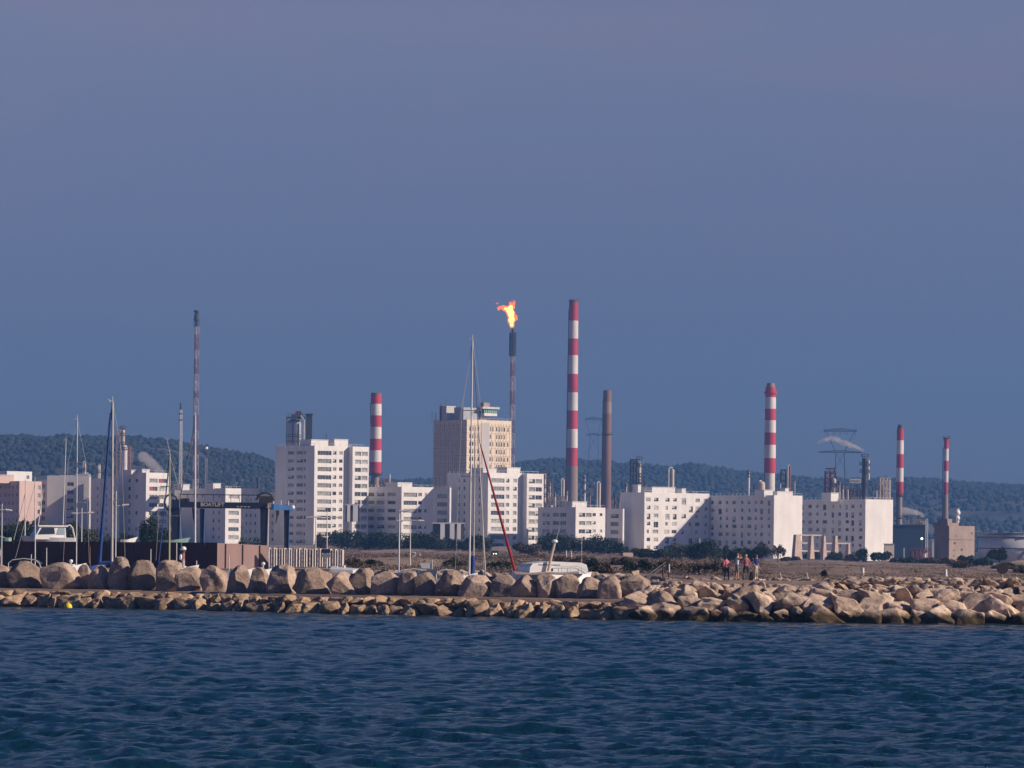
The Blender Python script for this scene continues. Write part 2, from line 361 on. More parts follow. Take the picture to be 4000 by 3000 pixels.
def block(label, px, ytop, ybase, wl, ws, D=1430, phi=PHI, wall=M_WHITE, wall2=None, lit=(), shade=(), pitch=2.815, top0=1.0, rows=20, zfloor=3.4, roofstuff=(), group=None, wmix=(0, 0, 3, 3, 3, 1), wing=None, stair=None, pattern=None, cat='apartment block', fm=None, rail=True, floors=True, seed=0, depthw=0.28, name='apartment_block'):
    rng = random.Random(seed+int(px)); c = P(px, ytop, D); top = c.z; zb = 0.5
    L = wl*S(D)/math.cos(phi); Wd = ws*S(D)/math.sin(phi) if ws else 14.0
    Wd = max(Wd, 6); t = thing(name, label, cat, (c.x, c.y, zb), phi, group)
    H = top-zb
    sw = ws*S(D)/math.sin(phi) if ws else 0
    holesL, holesS = [], []; wins = []
    def cols(specs, length, ang, holes, side):
        k = 0
        for r in range(rows):
            zt = H-top0-r*pitch
            for ci, sp in enumerate(specs):
                a, b, hh = sp[0], sp[1], sp[2]; opt = sp[3] if len(sp) > 3 else None
                if opt is not None and callable(opt) and not opt(r): continue
                z0, z1 = zt-hh, zt
                if z0 < zfloor: continue
                f = S(D)/(math.cos(ang) if side == 'l' else math.sin(ang))
                u0, u1 = a*f, b*f
                if pattern and side in pattern:
                    q = rng.random()
                    if q < 0.25: u1 = u0+(u1-u0)*0.6
                    elif q < 0.45: z0 = zt-hh-0.75
                    elif q < 0.6: u0 -= 0.5
                if u1 > length-0.15: u1 = length-0.15
                if u0 < 0.15 or u1-u0 < 0.4: continue
                holes.append((u0, u1, z0, z1)); wins.append((side, u0, u1, z0, z1, rng.choice(wmix)))
    if lit: cols(lit, L, phi, holesL, 'l')
    if shade and sw: cols(shade, sw, phi, holesS, 's')
    mb = MB()
    face_mesh(mb, L, H, holesL, depthw, (0, 0, 0), (1, 0, 0), (0, -1, 0))
    face_mesh(mb, Wd, H, holesS, depthw, (0, 0, 0), (0, 1, 0), (-1, 0, 0))
    mb.add([(L, 0, 0), (L, Wd, 0), (L, Wd, H), (L, 0, H)], [(0, 1, 2, 3)]).add([(0, Wd, 0), (L, Wd, 0), (L, Wd, H), (0, Wd, H)], [(3, 2, 1, 0)])
    mb.mat(1)
    if floors:      # thin slab lines
        for r in range(rows):
            z = H-top0-r*pitch+0.38
            if z < 2.5: break
            segs = [(0.02, L-0.02)]
            mb.box(0.02, -0.035, z, L-0.02, -0.004, z+0.09)
            mb.box(-0.035, 0.02, z, -0.004, Wd-0.02, z+0.09)
    mb.build('wall', [wall, fm or wall2 or wall], t)
    rf = MB(); rf.box(0.3, 0.3, H-0.5, L-0.3, Wd-0.3, H-0.35)
    rf.mat(1).box(0, 0, H+0.002, L, 0.3, H+0.45).box(0, Wd-0.3, H+0.002, L, Wd, H+0.45).box(0, 0.302, H+0.002, 0.3, Wd-0.302, H+0.45).box(L-0.3, 0.302, H+0.002, L, Wd-0.302, H+0.45)
    rf.build('roof', [M_ROOF, wall], t)
    if rail:
        rm = MB()
        for i in range(int(L/2.2)+1): x = 0.15+i*2.2; rm.box(x, 0.12, H+0.452, x+0.07, 0.19, H+1.15)
        rm.box(0.1, 0.11, H+1.152, L-0.1, 0.2, H+1.22)
        for i in range(int(Wd/2.2)+1): y = 0.25+i*2.2; rm.box(0.12, y, H+0.452, 0.19, y+0.07, H+1.15)
        rm.box(0.11, 0.21, H+1.152, 0.2, Wd-0.1, H+1.22)
        rm.build('roof_railing', M_RAIL, t)
    nw = 0
    wins.sort(key=lambda q_: q_[0] != 'l')
    for side, u0, u1, z0, z1, kd in wins:
        if nw >= 100: break
        nw += 1
        me = window_mesh(u1-u0, z1-z0, kd); ww = round(u1-u0, 1); hh = round(z1-z0, 1)
        o = link('window', me, t)
        o.scale = ((u1-u0)/ww*0.999, 1, (z1-z0)/hh*0.999)
        if side == 'l': o.location = (u0, depthw-0.052, z0)
        else: o.location = (depthw-0.052, u1, z0); o.rotation_euler = (0, 0, R(-90))
    for spec in roofstuff:     # (kind, u px from corner along the lit face, width px, depth offset m, depth m, height m)
        kd, a, b, y0, dd, hh = spec[:6]; f = S(D)/math.cos(phi); x0, x1 = a*f, b*f
        rb = MB()
        if kd == 'box':
            rb.box(x0, y0, H-0.3, x1, y0+dd, H+hh); rb.mat(1).box(x0-0.15, y0-0.15, H+hh+0.002, x1+0.15, y0+dd+0.15, H+hh+0.25)
            rb.build('rooftop_block', [wall, M_RAIL], t)
        elif kd == 'vent':
            for k in range(3): rb.tube((x0+k*0.9, y0, H), (x0+k*0.9, y0, H+hh*(1-0.2*k)), 0.16)
            rb.build('vent', M_RAIL, t)
        elif kd == 'mast':
            rb.tube((x0, y0, H), (x0, y0, H+hh), 0.06).tube((x0-0.5, y0, H+hh*0.8), (x0+0.5, y0, H+hh*0.8), 0.04); rb.build('antenna', M_DARKM, t)
    if wing: # projecting wing on the right part of the lit face: (px0, px1, projection, specs)
        a, b, pr, specs = wing; f = S(D)/math.cos(phi); x0, x1 = a*f, b*f; wm = MB(); hs = []
        for r in range(rows):
            zt = H-top0-r*pitch
            for (p0, p1, hh) in specs:
                if zt-hh < zfloor: continue
                hs.append((p0*f, p1*f, zt-hh, zt))
        face_mesh(wm, x1-x0, H+0.4, hs, depthw, (x0, -pr, 0), (1, 0, 0), (0, -1, 0))
        wm.add([(x0, -pr, 0), (x0, -0.004, 0), (x0, -0.004, H+0.4), (x0, -pr, H+0.4)], [(0, 3, 2, 1)])
        wm.add([(x1, -pr, 0), (x1, -0.004, 0), (x1, -0.004, H+0.4), (x1, -pr, H+0.4)], [(0, 1, 2, 3)])
        wm.add([(x0, -pr, H+0.4), (x1, -pr, H+0.4), (x1, -0.004, H+0.4), (x0, -0.004, H+0.4)], [(0, 1, 2, 3)])
        wg = wm.build('wing', [wall], t)
        for h in hs:
            kd = rng.choice(wmix); me = window_mesh(h[1]-h[0], h[3]-h[2], kd); o = link('window', me, wg); ww = round(h[1]-h[0], 1); hh = round(h[3]-h[2], 1)
            o.scale = ((h[1]-h[0])/ww*0.999, 1, (h[3]-h[2])/hh*0.999); o.location = (x0+h[0], -pr+depthw-0.052, h[2])
    if stair:   # dark recessed stripe
        a, b, m_ = stair; f = S(D)/math.cos(phi); sm = MB(); sm.box(a*f, -0.12, 1, b*f, -0.012, H-0.6); sm.build('stair_strip', m_, t)
    return t
def bands(n_px0, n_px1, hh): return (n_px0, n_px1, hh)
odd = lambda r: r % 2 == 0
# far left pink slab, its roofs
block('pink apartment block with grey shaded end at the far left edge', 76, 1884, 2115, 80, 110, wall=M_PINKW, shade=[(8, 15, 1.1), (26, 33, 1.2), (44, 51, 1.1), (62, 69, 1.2), (84, 91, 1.2)], lit=[(66, 76, 1.5)],
      roofstuff=[('box', -50, 12, 6, 8, 2.4)], rail=False)
block('white rooftop-heavy block with dark pitched roof behind the pink block', 27, 1845, 2100, 90, 30, D=1500, wall=M_WHITE, lit=[(10, 18, 1.3), (70, 80, 1.3)], rail=False)
block('narrow block with dark loggias between the pink block and the grey gable', 182, 1879, 2110, 3, 30, D=1445, shade=[(6, 24, 1.5)], rail=False, top0=1.2)
block('pale grey block whose blank front catches grazing light beside the thin mast', 184, 1862, 2120, 163, 0, D=1440, phi=R(3), wall=M_GREYW, lit=[(76, 104, 1.35)], top0=1.9, roofstuff=[('box', 110, 160, 2, 5, 0.9), ('vent', 145, 150, 3, 1, 2.2), ('box', 50, 100, 1, 4, 0.4)], rail=False, wmix=(0, 0, 1))
block('low wing with pale parapet joining the grey block to the stepped block', 458, 1873, 2120, 6, 118, D=1426, wall=M_WHITE, shade=[(12, 20, 1.2), (44, 51, 1.2), (56, 62, 1.2), (84, 92, 1.2)], top0=2.4, roofstuff=[], rail=False)
block('stepped block with lit right face of wide windows beside the tall blue sail', 571, 1851, 2125, 86, 118, D=1420, shade=[(36, 48, 1.3, odd), (68, 80, 1.3)], lit=[(12, 42, 1.45), (46, 76, 1.45)], top0=1.6, roofstuff=[('box', 2, 30, 3, 6, 1.5), ('box', -20, 0, 6, 6, 1.2), ('vent', 50, 60, 3, 2, 1.0)], wmix=(3, 3, 3, 0, 4), seed=3)
block('grey faced block behind the boat lift with one narrow lit strip of windows', 881, 1912, 2135, 58, 222, D=1410, shade=[(24, 31, 1.2), (48, 55, 1.2), (96, 103, 1.1), (120, 126, 1.1)], lit=[(12, 50, 1.4)], top0=1.7, roofstuff=[('box', -4, 24, 7, 5, 2.0), ('vent', 30, 34, 4, 2, 1.2), ('box', -80, -50, 14, 5, 1.6)], wmix=(3, 3, 0, 4), seed=5)
block('low shaded block between the boat lift block and the white tower', 1078, 1928, 2140, 20, 142, D=1446, shade=[(10, 18, 1.2), (34, 42, 1.2), (58, 66, 1.2), (84, 92, 1.2), (104, 111, 1.2), (122, 129, 1.2)], top0=1.5, roofstuff=[('box', -80, -20, 8, 5, 1.6)])
# white tower with twelve storeys
block('tall white tower of twelve storeys in front of the domed vessel', 1229, 1745, 2150, 190, 166, D=1420, shade=[(36, 44, 1.2), (48, 74, 1.2), (86, 112, 1.2)], lit=[(12, 64, 1.5), (69, 83, 1.25), (93, 106, 1.2)], top0=1.35,
      wing=(128, 190, 2.6, [(9, 32, 1.5), (34, 57, 1.5)]), roofstuff=[('box', 6, 70, 3, 7, 2.4), ('box', 84, 136, 1.5, 7, 2.7), ('mast', 76, 77, 5, 1, 5), ('vent', 150, 170, 3, 3, 1.1), ('mast', 80, 81, 6, 1, 5.5)], wmix=(3, 3, 3, 3, 0, 1), seed=1)
block('low block below the striped chimney with lit front right of the white tower', 1569, 1906, 2150, 122, 156, D=1424, shade=[(24, 56, 1.25), (70, 100, 1.25), (112, 140, 1.25)], lit=[(8, 60, 1.5), (64, 78, 1.25), (88, 97, 1.2, odd)], top0=1.6, roofstuff=[('box', 4, 60, 3, 7, 1.8), ('vent', 90, 95, 3, 3, 1.0)], seed=8)
block('low shaded link block with open ground floor left of the second white tower', 1757, 1910, 2150, 6, 66, D=1404, shade=[(10, 50, 1.5)], top0=1.7, zfloor=9.3, seed=2)
block('second white tower with balcony wing, under the cream tower', 1907, 1851, 2150, 200, 164, D=1420, shade=[(30, 37, 1.3), (50, 57, 1.3), (90, 97, 1.3), (112, 119, 1.3)], lit=[(12, 64, 1.5), (70, 83, 1.35), (98, 112, 1.35)], top0=1.5,
      wing=(134, 200, 2.6, [(8, 32, 1.55), (34, 59, 1.55)]), roofstuff=[('box', 8, 60, 4, 7, 1.9), ('box', 84, 136, 1.5, 7, 2.3), ('vent', 150, 165, 3, 3, 1.2)], wmix=(3, 3, 3, 0, 1), seed=4)
block('low block with lit end wall right of the second white tower', 2249, 1986, 2150, 118, 146, D=1400, shade=[(36, 60, 1.35), (64, 88, 1.35), (100, 112, 1.35), (116, 128, 1.3)], lit=[(13, 38, 1.4), (41, 63, 1.4), (67, 80, 1.1), (96, 106, 1.0, odd)], top0=1.5, roofstuff=[('box', 5, 62, 2.5, 6, 2.2)], seed=6, floors=False)
block('narrow shaded block with dark loggias beside the long white slab', 2433, 1992, 2150, 6, 62, D=1440, shade=[(16, 46, 1.5)], top0=1.4, rail=False)
pat = ('l', 's')
block('long white slab with irregular windows and a big diagonal shadow', 2518, 1928, 2165, 264, 92, D=1440, lit=[(10, 24, 1.3), (38, 56, 1.3), (84, 101, 1.3), (115, 130, 1.2), (150, 168, 1.5, odd), (180, 196, 1.4, lambda r: r % 2), (206, 224, 1.3), (244, 256, 1.3)], pattern=pat, top0=1.4,
      roofstuff=[('box', 52, 145, 3, 8, 2.3), ('box', 180, 196, 4, 3, 2.0), ('box', 10, 22, 5, 3, 3.0), ('vent', 230, 236, 4, 3, 1.2), ('vent', 205, 210, 6, 3, 1.3)], wmix=(0, 2, 1, 1, 3, 2), seed=12)
sh = [(14, 22, 1.2), (40, 50, 1.3), (62, 70, 1.2), (86, 96, 1.3), (112, 120, 1.2), (140, 152, 1.3), (168, 176, 1.2), (192, 204, 1.3), (222, 232, 1.2)]
block('middle white slab with blank bright gable and shaded window front', 3024, 1939, 2183, 117, 250, D=1432, shade=sh, pattern=('s',), top0=1.4,
      roofstuff=[('box', -10, 26, 4, 5, 2.1), ('box', 36, 100, 3, 4, 1.7), ('box', 116, 131, 9, 3, 3.0), ('vent', 60, 66, 9, 3, 2)], wmix=(0, 0, 1, 3), seed=21)
block('right hand white slab with blank bright gable and small tree before it', 3381, 1955, 2200, 116, 252, D=1466, shade=sh, pattern=('s',), top0=1.4,
      roofstuff=[('box', -34, -2, 14, 5, 2.6), ('box', -118, -72, 30, 5, 2.6), ('vent', 30, 60, 3, 3, 1.1), ('vent', 80, 90, 5, 3, 1.2)], wmix=(0, 0, 1, 3), seed=22)
for px, D in ((2895, 1452), (3248, 1444)):
    pass
# passages (open ground floors) seen below two blocks
def passage(label, px0, px1, y0, y1, D, slots):
    c = P(px0, y1, D); wd = (px1-px0)*S(D); ht = (y1-y0)*S(D); t = thing('covered_passage', label, 'passage', (c.x, c.y, c.z))
    mb = MB(); mb.box(0, 0, 0, wd, 0.3, ht); mb.build('shade_sheet', M_DARKM, t)  # near-black sheet paints the shade inside the opening
    fr = MB(); fr.box(-0.3, -1.2, ht+0.004, wd+0.3, 0.3, ht+0.5); fr.build('lintel', M_GREYW, t)
    for a, b in slots:
        s_ = MB(); s_.box((a-px0)*S(D), -1.5, 0.0, (b-px0)*S(D), -0.6, ht-0.01); s_.build('pillar', M_WHITE, t)
passage('open passage with sunlit pillars low down beside the white tower', 1350, 1404, 1974, 2038, 1407, [(1356, 1368), (1379, 1397)])
passage('open passage with bright pillars at the foot of the second tower', 1690, 1812, 2046, 2106, 1400, [(1720, 1737), (1757, 1775), (1786, 1800)])
# cream tower with control room on the roof
tc_ = block('cream office tower with glazed control room and masts on its roof', 1824, 1643, 1900, 174, 134, D=1600, wall=M_CREAM, pitch=2.95, rows=11, top0=2.2, zfloor=16,
      shade=[(12, 18, 1.7), (27, 33, 1.7), (43, 49, 1.7), (60, 66, 1.7), (77, 83, 1.7), (94, 100, 1.7), (111, 117, 1.7)], lit=[(9, 14, 1.7), (20, 26, 1.7), (31, 36, 1.7), (42, 48, 1.7), (89, 94, 1.7), (99, 104, 1.7, odd), (114, 119, 1.7), (124, 129, 1.7), (134, 139, 1.7), (144, 149, 1.7), (158, 163, 1.7, odd)],
      wmix=(0, 1, 1, 3), rail=True, stair=(56, 87, M_GREYW), fm=mat('dark_joint', (0.30, 0.19, 0.13), .9), cat='office tower', name='office_tower', seed=31)
def cream_roof(t):
    D = 1600; f = S(D)/math.cos(PHI); g = S(D)/math.sin(PHI); H = P(1824, 1643, D).z-0.5
    a = MB(); a.box(0.5, 3, H, 8.5, 9, H+5.3); a.build('rooftop_block', mat('grey_panel', (0.42, 0.44, 0.46), 0.7), t)
    a = MB(); a.box(-1, 12, H, 3.5, 15, H+6); a.build('rooftop_block', mat('white_panel', (0.6, 0.58, 0.56), 0.7), t)
    a = MB(); a.box(0.5, 16.5, H, 2.6, 18.5, H+6.2); a.build('rooftop_block', mat('brick_stack', (0.42, 0.2, 0.15), 0.9, scale=3), t)
    cr_ = MB(); x0, x1 = 72*f, 122*f
    cr_.box(x0, 0.8, H+2.2, x1, 6, H+3.2).box(x0-0.3, 3, H, x0+3, 6, H+2.2).mat(2).box(x0+0.2, 1.0, H+3.202, x1-0.2, 5.8, H+4.9).mat(1).box(x0-1.3, 0.2, H+4.902, x1+0.8, 6.6, H+5.7)
    for k in range(7): x = x0+0.15+k*(x1-x0-0.4)/6; cr_.mat(0).box(x, 0.9, H+3.203, x+0.12, 0.99, H+4.899)
    cr_.build('control_room', [M_WHITE, mat('white_fascia', (0.62, 0.62, 0.58), 0.6), mat('green_glass', (0.12, 0.42, 0.32), 0.15, var=0.5, scale=0.5)], t)
    k_ = MB(); k_.box(x0+0.6, 2, H+5.702, x0+3.6, 4.5, H+7.4); k_.build('chimney', M_CONC, t)
    for (x, y, h_) in ((-0.6, 13, 9), (-0.3, 20, 3.6), (0.2, 23, 4.2), (3.6, 16, 7), (-0.2, 17, 7.4)):
        m_ = MB(); m_.tube((x, y, H), (x, y, H+h_), 0.12, 0.06).tube((x-0.7, y, H+h_*0.9), (x+0.7, y, H+h_*0.9), 0.05); m_.build('antenna', M_DARKM, t)
cream_roof(tc_)
def joints(t):
    D = 1600; f = S(D)/math.cos(PHI); g = S(D)/math.sin(PHI); H = P(1824, 1643, D).z-0.5; mb = MB()
    for a in (17, 29, 40, 51, 97, 110, 121.5, 132, 142, 153, 166): mb.box(a*f, -.03, 2, a*f+.16, -.004, H-.9)
    for a in (22, 38, 54, 71, 88, 105, 122): mb.box(-.03, a*g, 2, -.004, a*g+.2, H-.9)
    mb.build('panel_joints', mat('dark_joint', (0.30, 0.19, 0.13), .9), t)
joints(tc_)
# square concrete block and neighbours on the right
bc = block('square bare concrete block with few small openings beside the silver tank', 3708, 2060, 2195, 109, 50, D=1150, wall=M_CONC, rail=False, floors=False, lit=[], shade=[], cat='industrial block', name='concrete_block')
def conc_extra(t):
    D = 1150; f = S(D)/math.cos(PHI); H = P(3708, 2060, D).z-0.5
    for (a, y, w_) in ((20, 2122, 8), (50, 2147, 8), (18, 2150, 5), (18, 2172, 5), (26, 2093, 4), (94, 2083, 6)):
        z = P(3708+a, y, D).z-0.5; m_ = MB(); m_.box(a*f, -0.05, z-w_*S(D)/2, (a+w_)*f, -0.003, z+w_*S(D)/2); m_.build('opening', M_DARKM, t)
    m_ = MB(); m_.box(15*f, 2, H, 62*f, 8, H+1.3).box(24*f, 3, H+1.302, 44*f, 7, H+2.4).tube((60*f, 3, H+1.302), (60*f, 3, H+3.4), 0.25); m_.build('rooftop_block', M_CONC, t)
    m_ = MB(); m_.box(0.01, -0.14, H-3.4, 109*f-0.01, -0.006, H-3.15); m_.build('string_course', M_CONC, t)
conc_extra(bc)
vs = thing('white_vessel', 'twin white spheres stacked on the bare concrete block', 'vessel', P(3740, 2042, 1160))
c0 = P(3740, 2042, 1160); a = MB(c0); a.tube(c0, c0+Vector((0, 0, 4)), 0.5); a.build('stem', M_RAIL, vs)
M_GLOSSW = mat('gloss_white_metal', (0.8, 0.8, 0.8), 0.3, var=0.04)
for py, r in ((2024, 10), (2003, 12)):
    a = MB(c0); q = P(3740, py, 1158); a.sphere(q, r*S(1158), 16, 10); a.build('sphere', M_GLOSSW, vs, smooth=True)
# ruined concrete portal frame
M_RUIN = mat('ruin_concrete', (0.52, 0.40, 0.33), 0.9, var=0.12, scale=0.8)
rt = thing('ruined_portal', 'roofless row of leaning concrete piers and beams between the white slabs', 'ruin', P(3105, 2190, 1290))
o0 = P(3105, 2190, 1290); D = 1290
for (x0, x1, xt0, xt1, yt, yb, dd) in ((3103, 3137, 3110, 3128, 2088, 2188, 0), (3168, 3187, 3174, 3182, 2090, 2184, 1), (3222, 3239, 3226, 3233, 2092, 2188, 2), (3270, 3290, 3274, 3282, 2092, 2188, 3), (3328, 3338, 3329, 3335, 2122, 2175, 4)):
    mb = MB(o0); z0 = P(x0, yb, D).z; z1 = P(x0, yt, D).z; dY = 0.0
    A, B, C_, E = P(x0, yb, D).x, P(x1, yb, D).x, P(xt0, yt, D).x, P(xt1, yt, D).x
    w_ = 0.9
    mb.add([(A, D+dY, z0), (B, D+dY, z0), (E, D+dY, z1), (C_, D+dY, z1), (A, D+dY+1.5, z0), (B, D+dY+1.5, z0), (E, D+dY+1.2, z1), (C_, D+dY+1.2, z1)],
           [(0, 1, 2, 3), (7, 6, 5, 4), (0, 4, 5, 1), (3, 2, 6, 7), (0, 3, 7, 4), (1, 5, 6, 2)])
    mb.build('pier', M_RUIN, rt)
for (x0, x1, y, dd) in ((3130, 3218, 2090, 0), (3136, 3160, 2121, 0), (3136, 3160, 2152, 0), (3186, 3208, 2152, 1), (3232, 3262, 2122, 2), (3236, 3256, 2154, 2), (3284, 3340, 2122, 3)):
    mb = MB(o0); p = P(x0, y, D+0.3); q = P(x1, y, D+0.3); mb.box(p.x, p.y, p.z-0.22, q.x, p.y+0.6, p.z+0.22); mb.build('beam', M_RUIN, rt)
rt.rotation_euler = (0, 0, PHI); rt.scale = (1/math.cos(PHI), 1, 1)
# ------------------------------------------------------------------ refinery behind the town
M_RED = mat('signal_red', (0.48, 0.03, 0.06), 0.7, var=0.25, scale=0.15, stretch=(1, 1, 0.3), detail=6)
M_WSTR = mat('signal_white', (0.70, 0.64, 0.60), 0.7, var=0.18, scale=0.15, stretch=(1, 1, 0.3), detail=6)
M_CHC = mat('chimney_concrete', (0.30, 0.22, 0.18), 0.9, var=0.12, scale=0.15, stretch=(1, 1, 0.2), detail=6)
M_BROWN = mat('brown_stack', (0.22, 0.125, 0.10), 0.85, var=0.25, scale=0.12, stretch=(1, 1, 0.3), detail=6)
M_SOOT = mat('soot_steel', (0.045, 0.045, 0.055), 0.7, var=0.2, scale=0.3)
M_RUST = mat('rusty_steel', (0.26, 0.11, 0.07), 0.85, var=0.3, scale=0.4, detail=6)
M_MAROON = mat('maroon_steel', (0.14, 0.045, 0.055), 0.8, var=0.3, scale=0.4)
M_SILV = mat('silver_cladding', (0.58, 0.54, 0.50), 0.38, var=0.15, scale=0.2, metal=0.35)
M_CREAMV = mat('cream_vessel', (0.62, 0.50, 0.38), 0.6, var=0.14, scale=0.3)
M_WHITEV = mat('white_vessel', (0.70, 0.66, 0.62), 0.55, var=0.1, scale=0.3)
M_BLUEST = mat('dark_blue_steel', (0.012, 0.022, 0.05), 0.7, var=0.2, scale=0.2)
def chimney(label, D, segs, rings=(), zb=2.0, extra=None, name='striped_chimney', base=None):
    """segs: (py_top, py_bot, cx_top, cx_bot, w_top, w_bot, mat)"""
    b = P(segs[-1][3], segs[-1][1], D); t = thing(name, label, 'chimney', (b.x, b.y, zb)); off = (b.x, b.y, zb)
    for py0, py1, c0, c1, w0, w1, m in segs:
        a = P(c1, py1, D); e = P(c0, py0, D); a.x = e.x = b.x
        mb = MB(off); mb.tube(a, e, w1*S(D)/2, w0*S(D)/2, 28)
        mb.build('band' if m in (M_RED, M_WSTR) else 'shaft', m, t, smooth=False)
    e = P(segs[-1][3], segs[-1][1], D); e.x = b.x
    mb = MB(off); mb.tube((b.x, b.y, zb), e-Vector((0, 0, .01)), segs[-1][5]*S(D)/2*1.06, segs[-1][5]*S(D)/2, 28); mb.build('foot', segs[-1][6], t)
    for py, wd in rings:
        q = P(segs[0][2], py, D); mb = MB(off); r = wd*S(D)/2; mb.lathe((b.x, b.y, q.z), [(r*0.8, -0.5), (r, -0.2), (r, 0.2)], 20)
        for k in range(12):
            th = k*math.pi/6; mb.tube((b.x+r*0.97*math.cos(th), b.y+r*0.97*math.sin(th), q.z+.2), (b.x+r*.97*math.cos(th), b.y+r*.97*math.sin(th), q.z+1.4), 0.07, n=4)
        mb.build('platform', M_SOOT, t)
    # side ladder following the taper
    q0 = P(segs[0][2], segs[0][0], D); qb = P(segs[-1][3], segs[-1][1], D); mb = MB(off); rb_ = segs[-1][5]*S(D)/2+0.1; rt_ = segs[0][4]*S(D)/2+0.1
    mb.tube((b.x-rb_, b.y-.6, qb.z-4), (b.x-rt_, b.y-.6, q0.z-5), 0.22, n=5); mb.build('ladder', M_SOOT, t)
    return t
RD, WH = M_RED, M_WSTR
def seg_list(ys, mats, c0, c1, w0, w1):
    y0, yn = ys[0], ys[-1]; out_ = []
    for a, b, m in zip(ys[:-1], ys[1:], mats):
        f = lambda y: (y-y0)/(yn-y0)
        out_.append((a, b, c0+(c1-c0)*f(a), c0+(c1-c0)*f(b), w0+(w1-w0)*f(a), w0+(w1-w0)*f(b), m))
    return out_
s_ = [(1535, 1541, 1474, 1474, 42, 42, M_BROWN)]+seg_list([1541, 1578, 1623, 1668, 1714, 1759, 1805, 1848], [RD, WH, RD, WH, RD, WH, RD], 1474, 1467, 42, 46); s_.append((1848, 1905, 1467, 1466, 27, 28, M_CHC))
chimney('red and white banded chimney rising between the white tower and the low block', 2050, s_, rings=[(1853, 58)])
s_ = [(1172, 1182, 2248, 2248, 36, 36, M_BROWN)]+seg_list([1182, 1253, 1323, 1388, 1461, 1533, 1604, 1676, 1750, 1821], [RD, WH, RD, WH, RD, WH, RD, WH, RD], 2248, 2236, 36, 43); s_.append((1821, 1965, 2236, 2233, 44, 47, M_CHC))
chimney('tallest red and white banded chimney with a long bare concrete foot', 2300, s_, rings=[(1176, 38)])
s_ = seg_list([1525, 1570, 1616, 1697, 1990], [M_BROWN, M_CHC, M_BROWN, M_BROWN], 2374, 2368, 32, 37)
chimney('dark brown sooty stack with one pale ring right of the tallest chimney', 2250, s_, rings=[(1697, 42)], name='brown_stack')
s_ = [(1497, 1512, 3014, 3014, 30, 34, M_CHC), (1512, 1530, 3014, 3014, 40, 42, RD), (1530, 1538, 3014, 3014, 52, 52, RD)]+seg_list([1538, 1552, 1597, 1642, 1690, 1738, 1790, 1847], [RD, WH, RD, WH, RD, WH, RD], 3013, 3008, 42, 46)
s_.append((1847, 1940, 3007, 3006, 40, 42, M_WSTR))
chimney('stout red and white banded chimney with flared collar behind the middle slab', 2000, s_)
s_ = [(1659, 1674, 3519, 3519, 18, 24, M_SOOT)]+seg_list([1674, 1720, 1774, 1828, 1882, 1932], [RD, WH, RD, WH, RD], 3518, 3514, 27, 29); s_.append((1932, 2060, 3514, 3513, 20, 21, M_CHC))
chimney('red and white banded chimney rising behind the right hand slab', 1900, s_, rings=[(1936, 32), (2023, 27)])
s_ = [(1710, 1724, 3692, 3692, 24, 20, RD)]+seg_list([1724, 1753, 1800, 1840, 1884, 1931], [RD, WH, RD, WH, RD], 3692, 3693, 19, 18); s_.append((1931, 2080, 3693, 3693, 18, 24, M_CHC))
chimney('thinnest red and white banded chimney above the bare concrete block', 2100, s_, rings=[(1712, 27)])
# lattice helper
def lattice(mb, a, b, w0, w1, n, r, legs=3, rot=0.3, matfn=None):
    a, b = Vector(a), Vector(b); pts = []
    for k in range(n+1):
        t = k/n; c = a.lerp(b, t); w_ = w0+(w1-w0)*t
        pts.append([c+Vector((w_*math.cos(rot+2*math.pi*i/legs), w_*math.sin(rot+2*math.pi*i/legs), 0)) for i in range(legs)])
    for k in range(n):
        if matfn: mb.mat(matfn(k/n))
        for i in range(legs):
            j = (i+1) % legs
            mb.tube(pts[k][i], pts[k+1][i], r, n=5, cap=False)
            mb.tube(pts[k][i], pts[k+1][j], r*0.6, n=4, cap=False); mb.tube(pts[k+1][i], pts[k+1][j], r*0.6, n=4, cap=False); mb.tube(pts[k][j], pts[k+1][i], r*0.6, n=4, cap=False)
    return mb
# flares
M_FRED = mat('faded_red_steel', (0.24, 0.10, 0.12), 0.8, var=0.15); M_FWH = mat('faded_white_steel', (0.42, 0.37, 0.37), 0.8, var=0.15)
D = 2300
def flare(label, px, ytip, ylat, ybase, w0, w1, D, bands_, name='flare_stack'):
    b = P(px, ybase, D); t = thing(name, label, 'flare stack', (b.x, b.y, 3)); off = (b.x, b.y, 3)
    top = P(px, ylat, D); top.x = b.x; tip = P(px, ytip, D); tip.x = b.x
    mb = MB(off); fn = lambda u: 0 if int(u*bands_) % 2 else 1
    lattice(mb, (b.x, b.y, 3), top, w0*S(D)/2, w1*S(D)/2, 28, 0.2, matfn=fn)
    mb.build('lattice_mast', [M_FRED, M_FWH], t)
    mb = MB(off); n_ = bands_
    for k in range(n_):
        mb.mat(0 if k % 2 else 1); z0, z1 = 3+(top.z-3)*k/n_, 3+(top.z-3)*(k+1)/n_; mb.tube((b.x, b.y, z0), (b.x, b.y, z1), 0.3, n=8)
    mb.build('riser_pipe', [M_FRED, M_FWH], t)
    return t, b, top, tip, off
t, b, top, tip, off = flare('slim red and white lattice flare stack without flame left of the boat lift', 761, 1210, 1275, 1900, 30, 18, 2300, 17)
mb = MB(off); h = tip.z-top.z
mb.tube(top, (b.x, b.y, top.z+h*0.95), 0.8, n=10).lathe((b.x, b.y, top.z+h*0.05), [(1.5, 0), (1.5, 0.3)], 12).lathe((b.x, b.y, top.z+h*0.3), [(0.9, 0), (1.7, 1), (1.4, 3), (0.8, 3.6)], 12).lathe((b.x, b.y, top.z+h*0.82), [(0.9, 0), (1.6, 0.6), (1.5, 1.4)], 12)
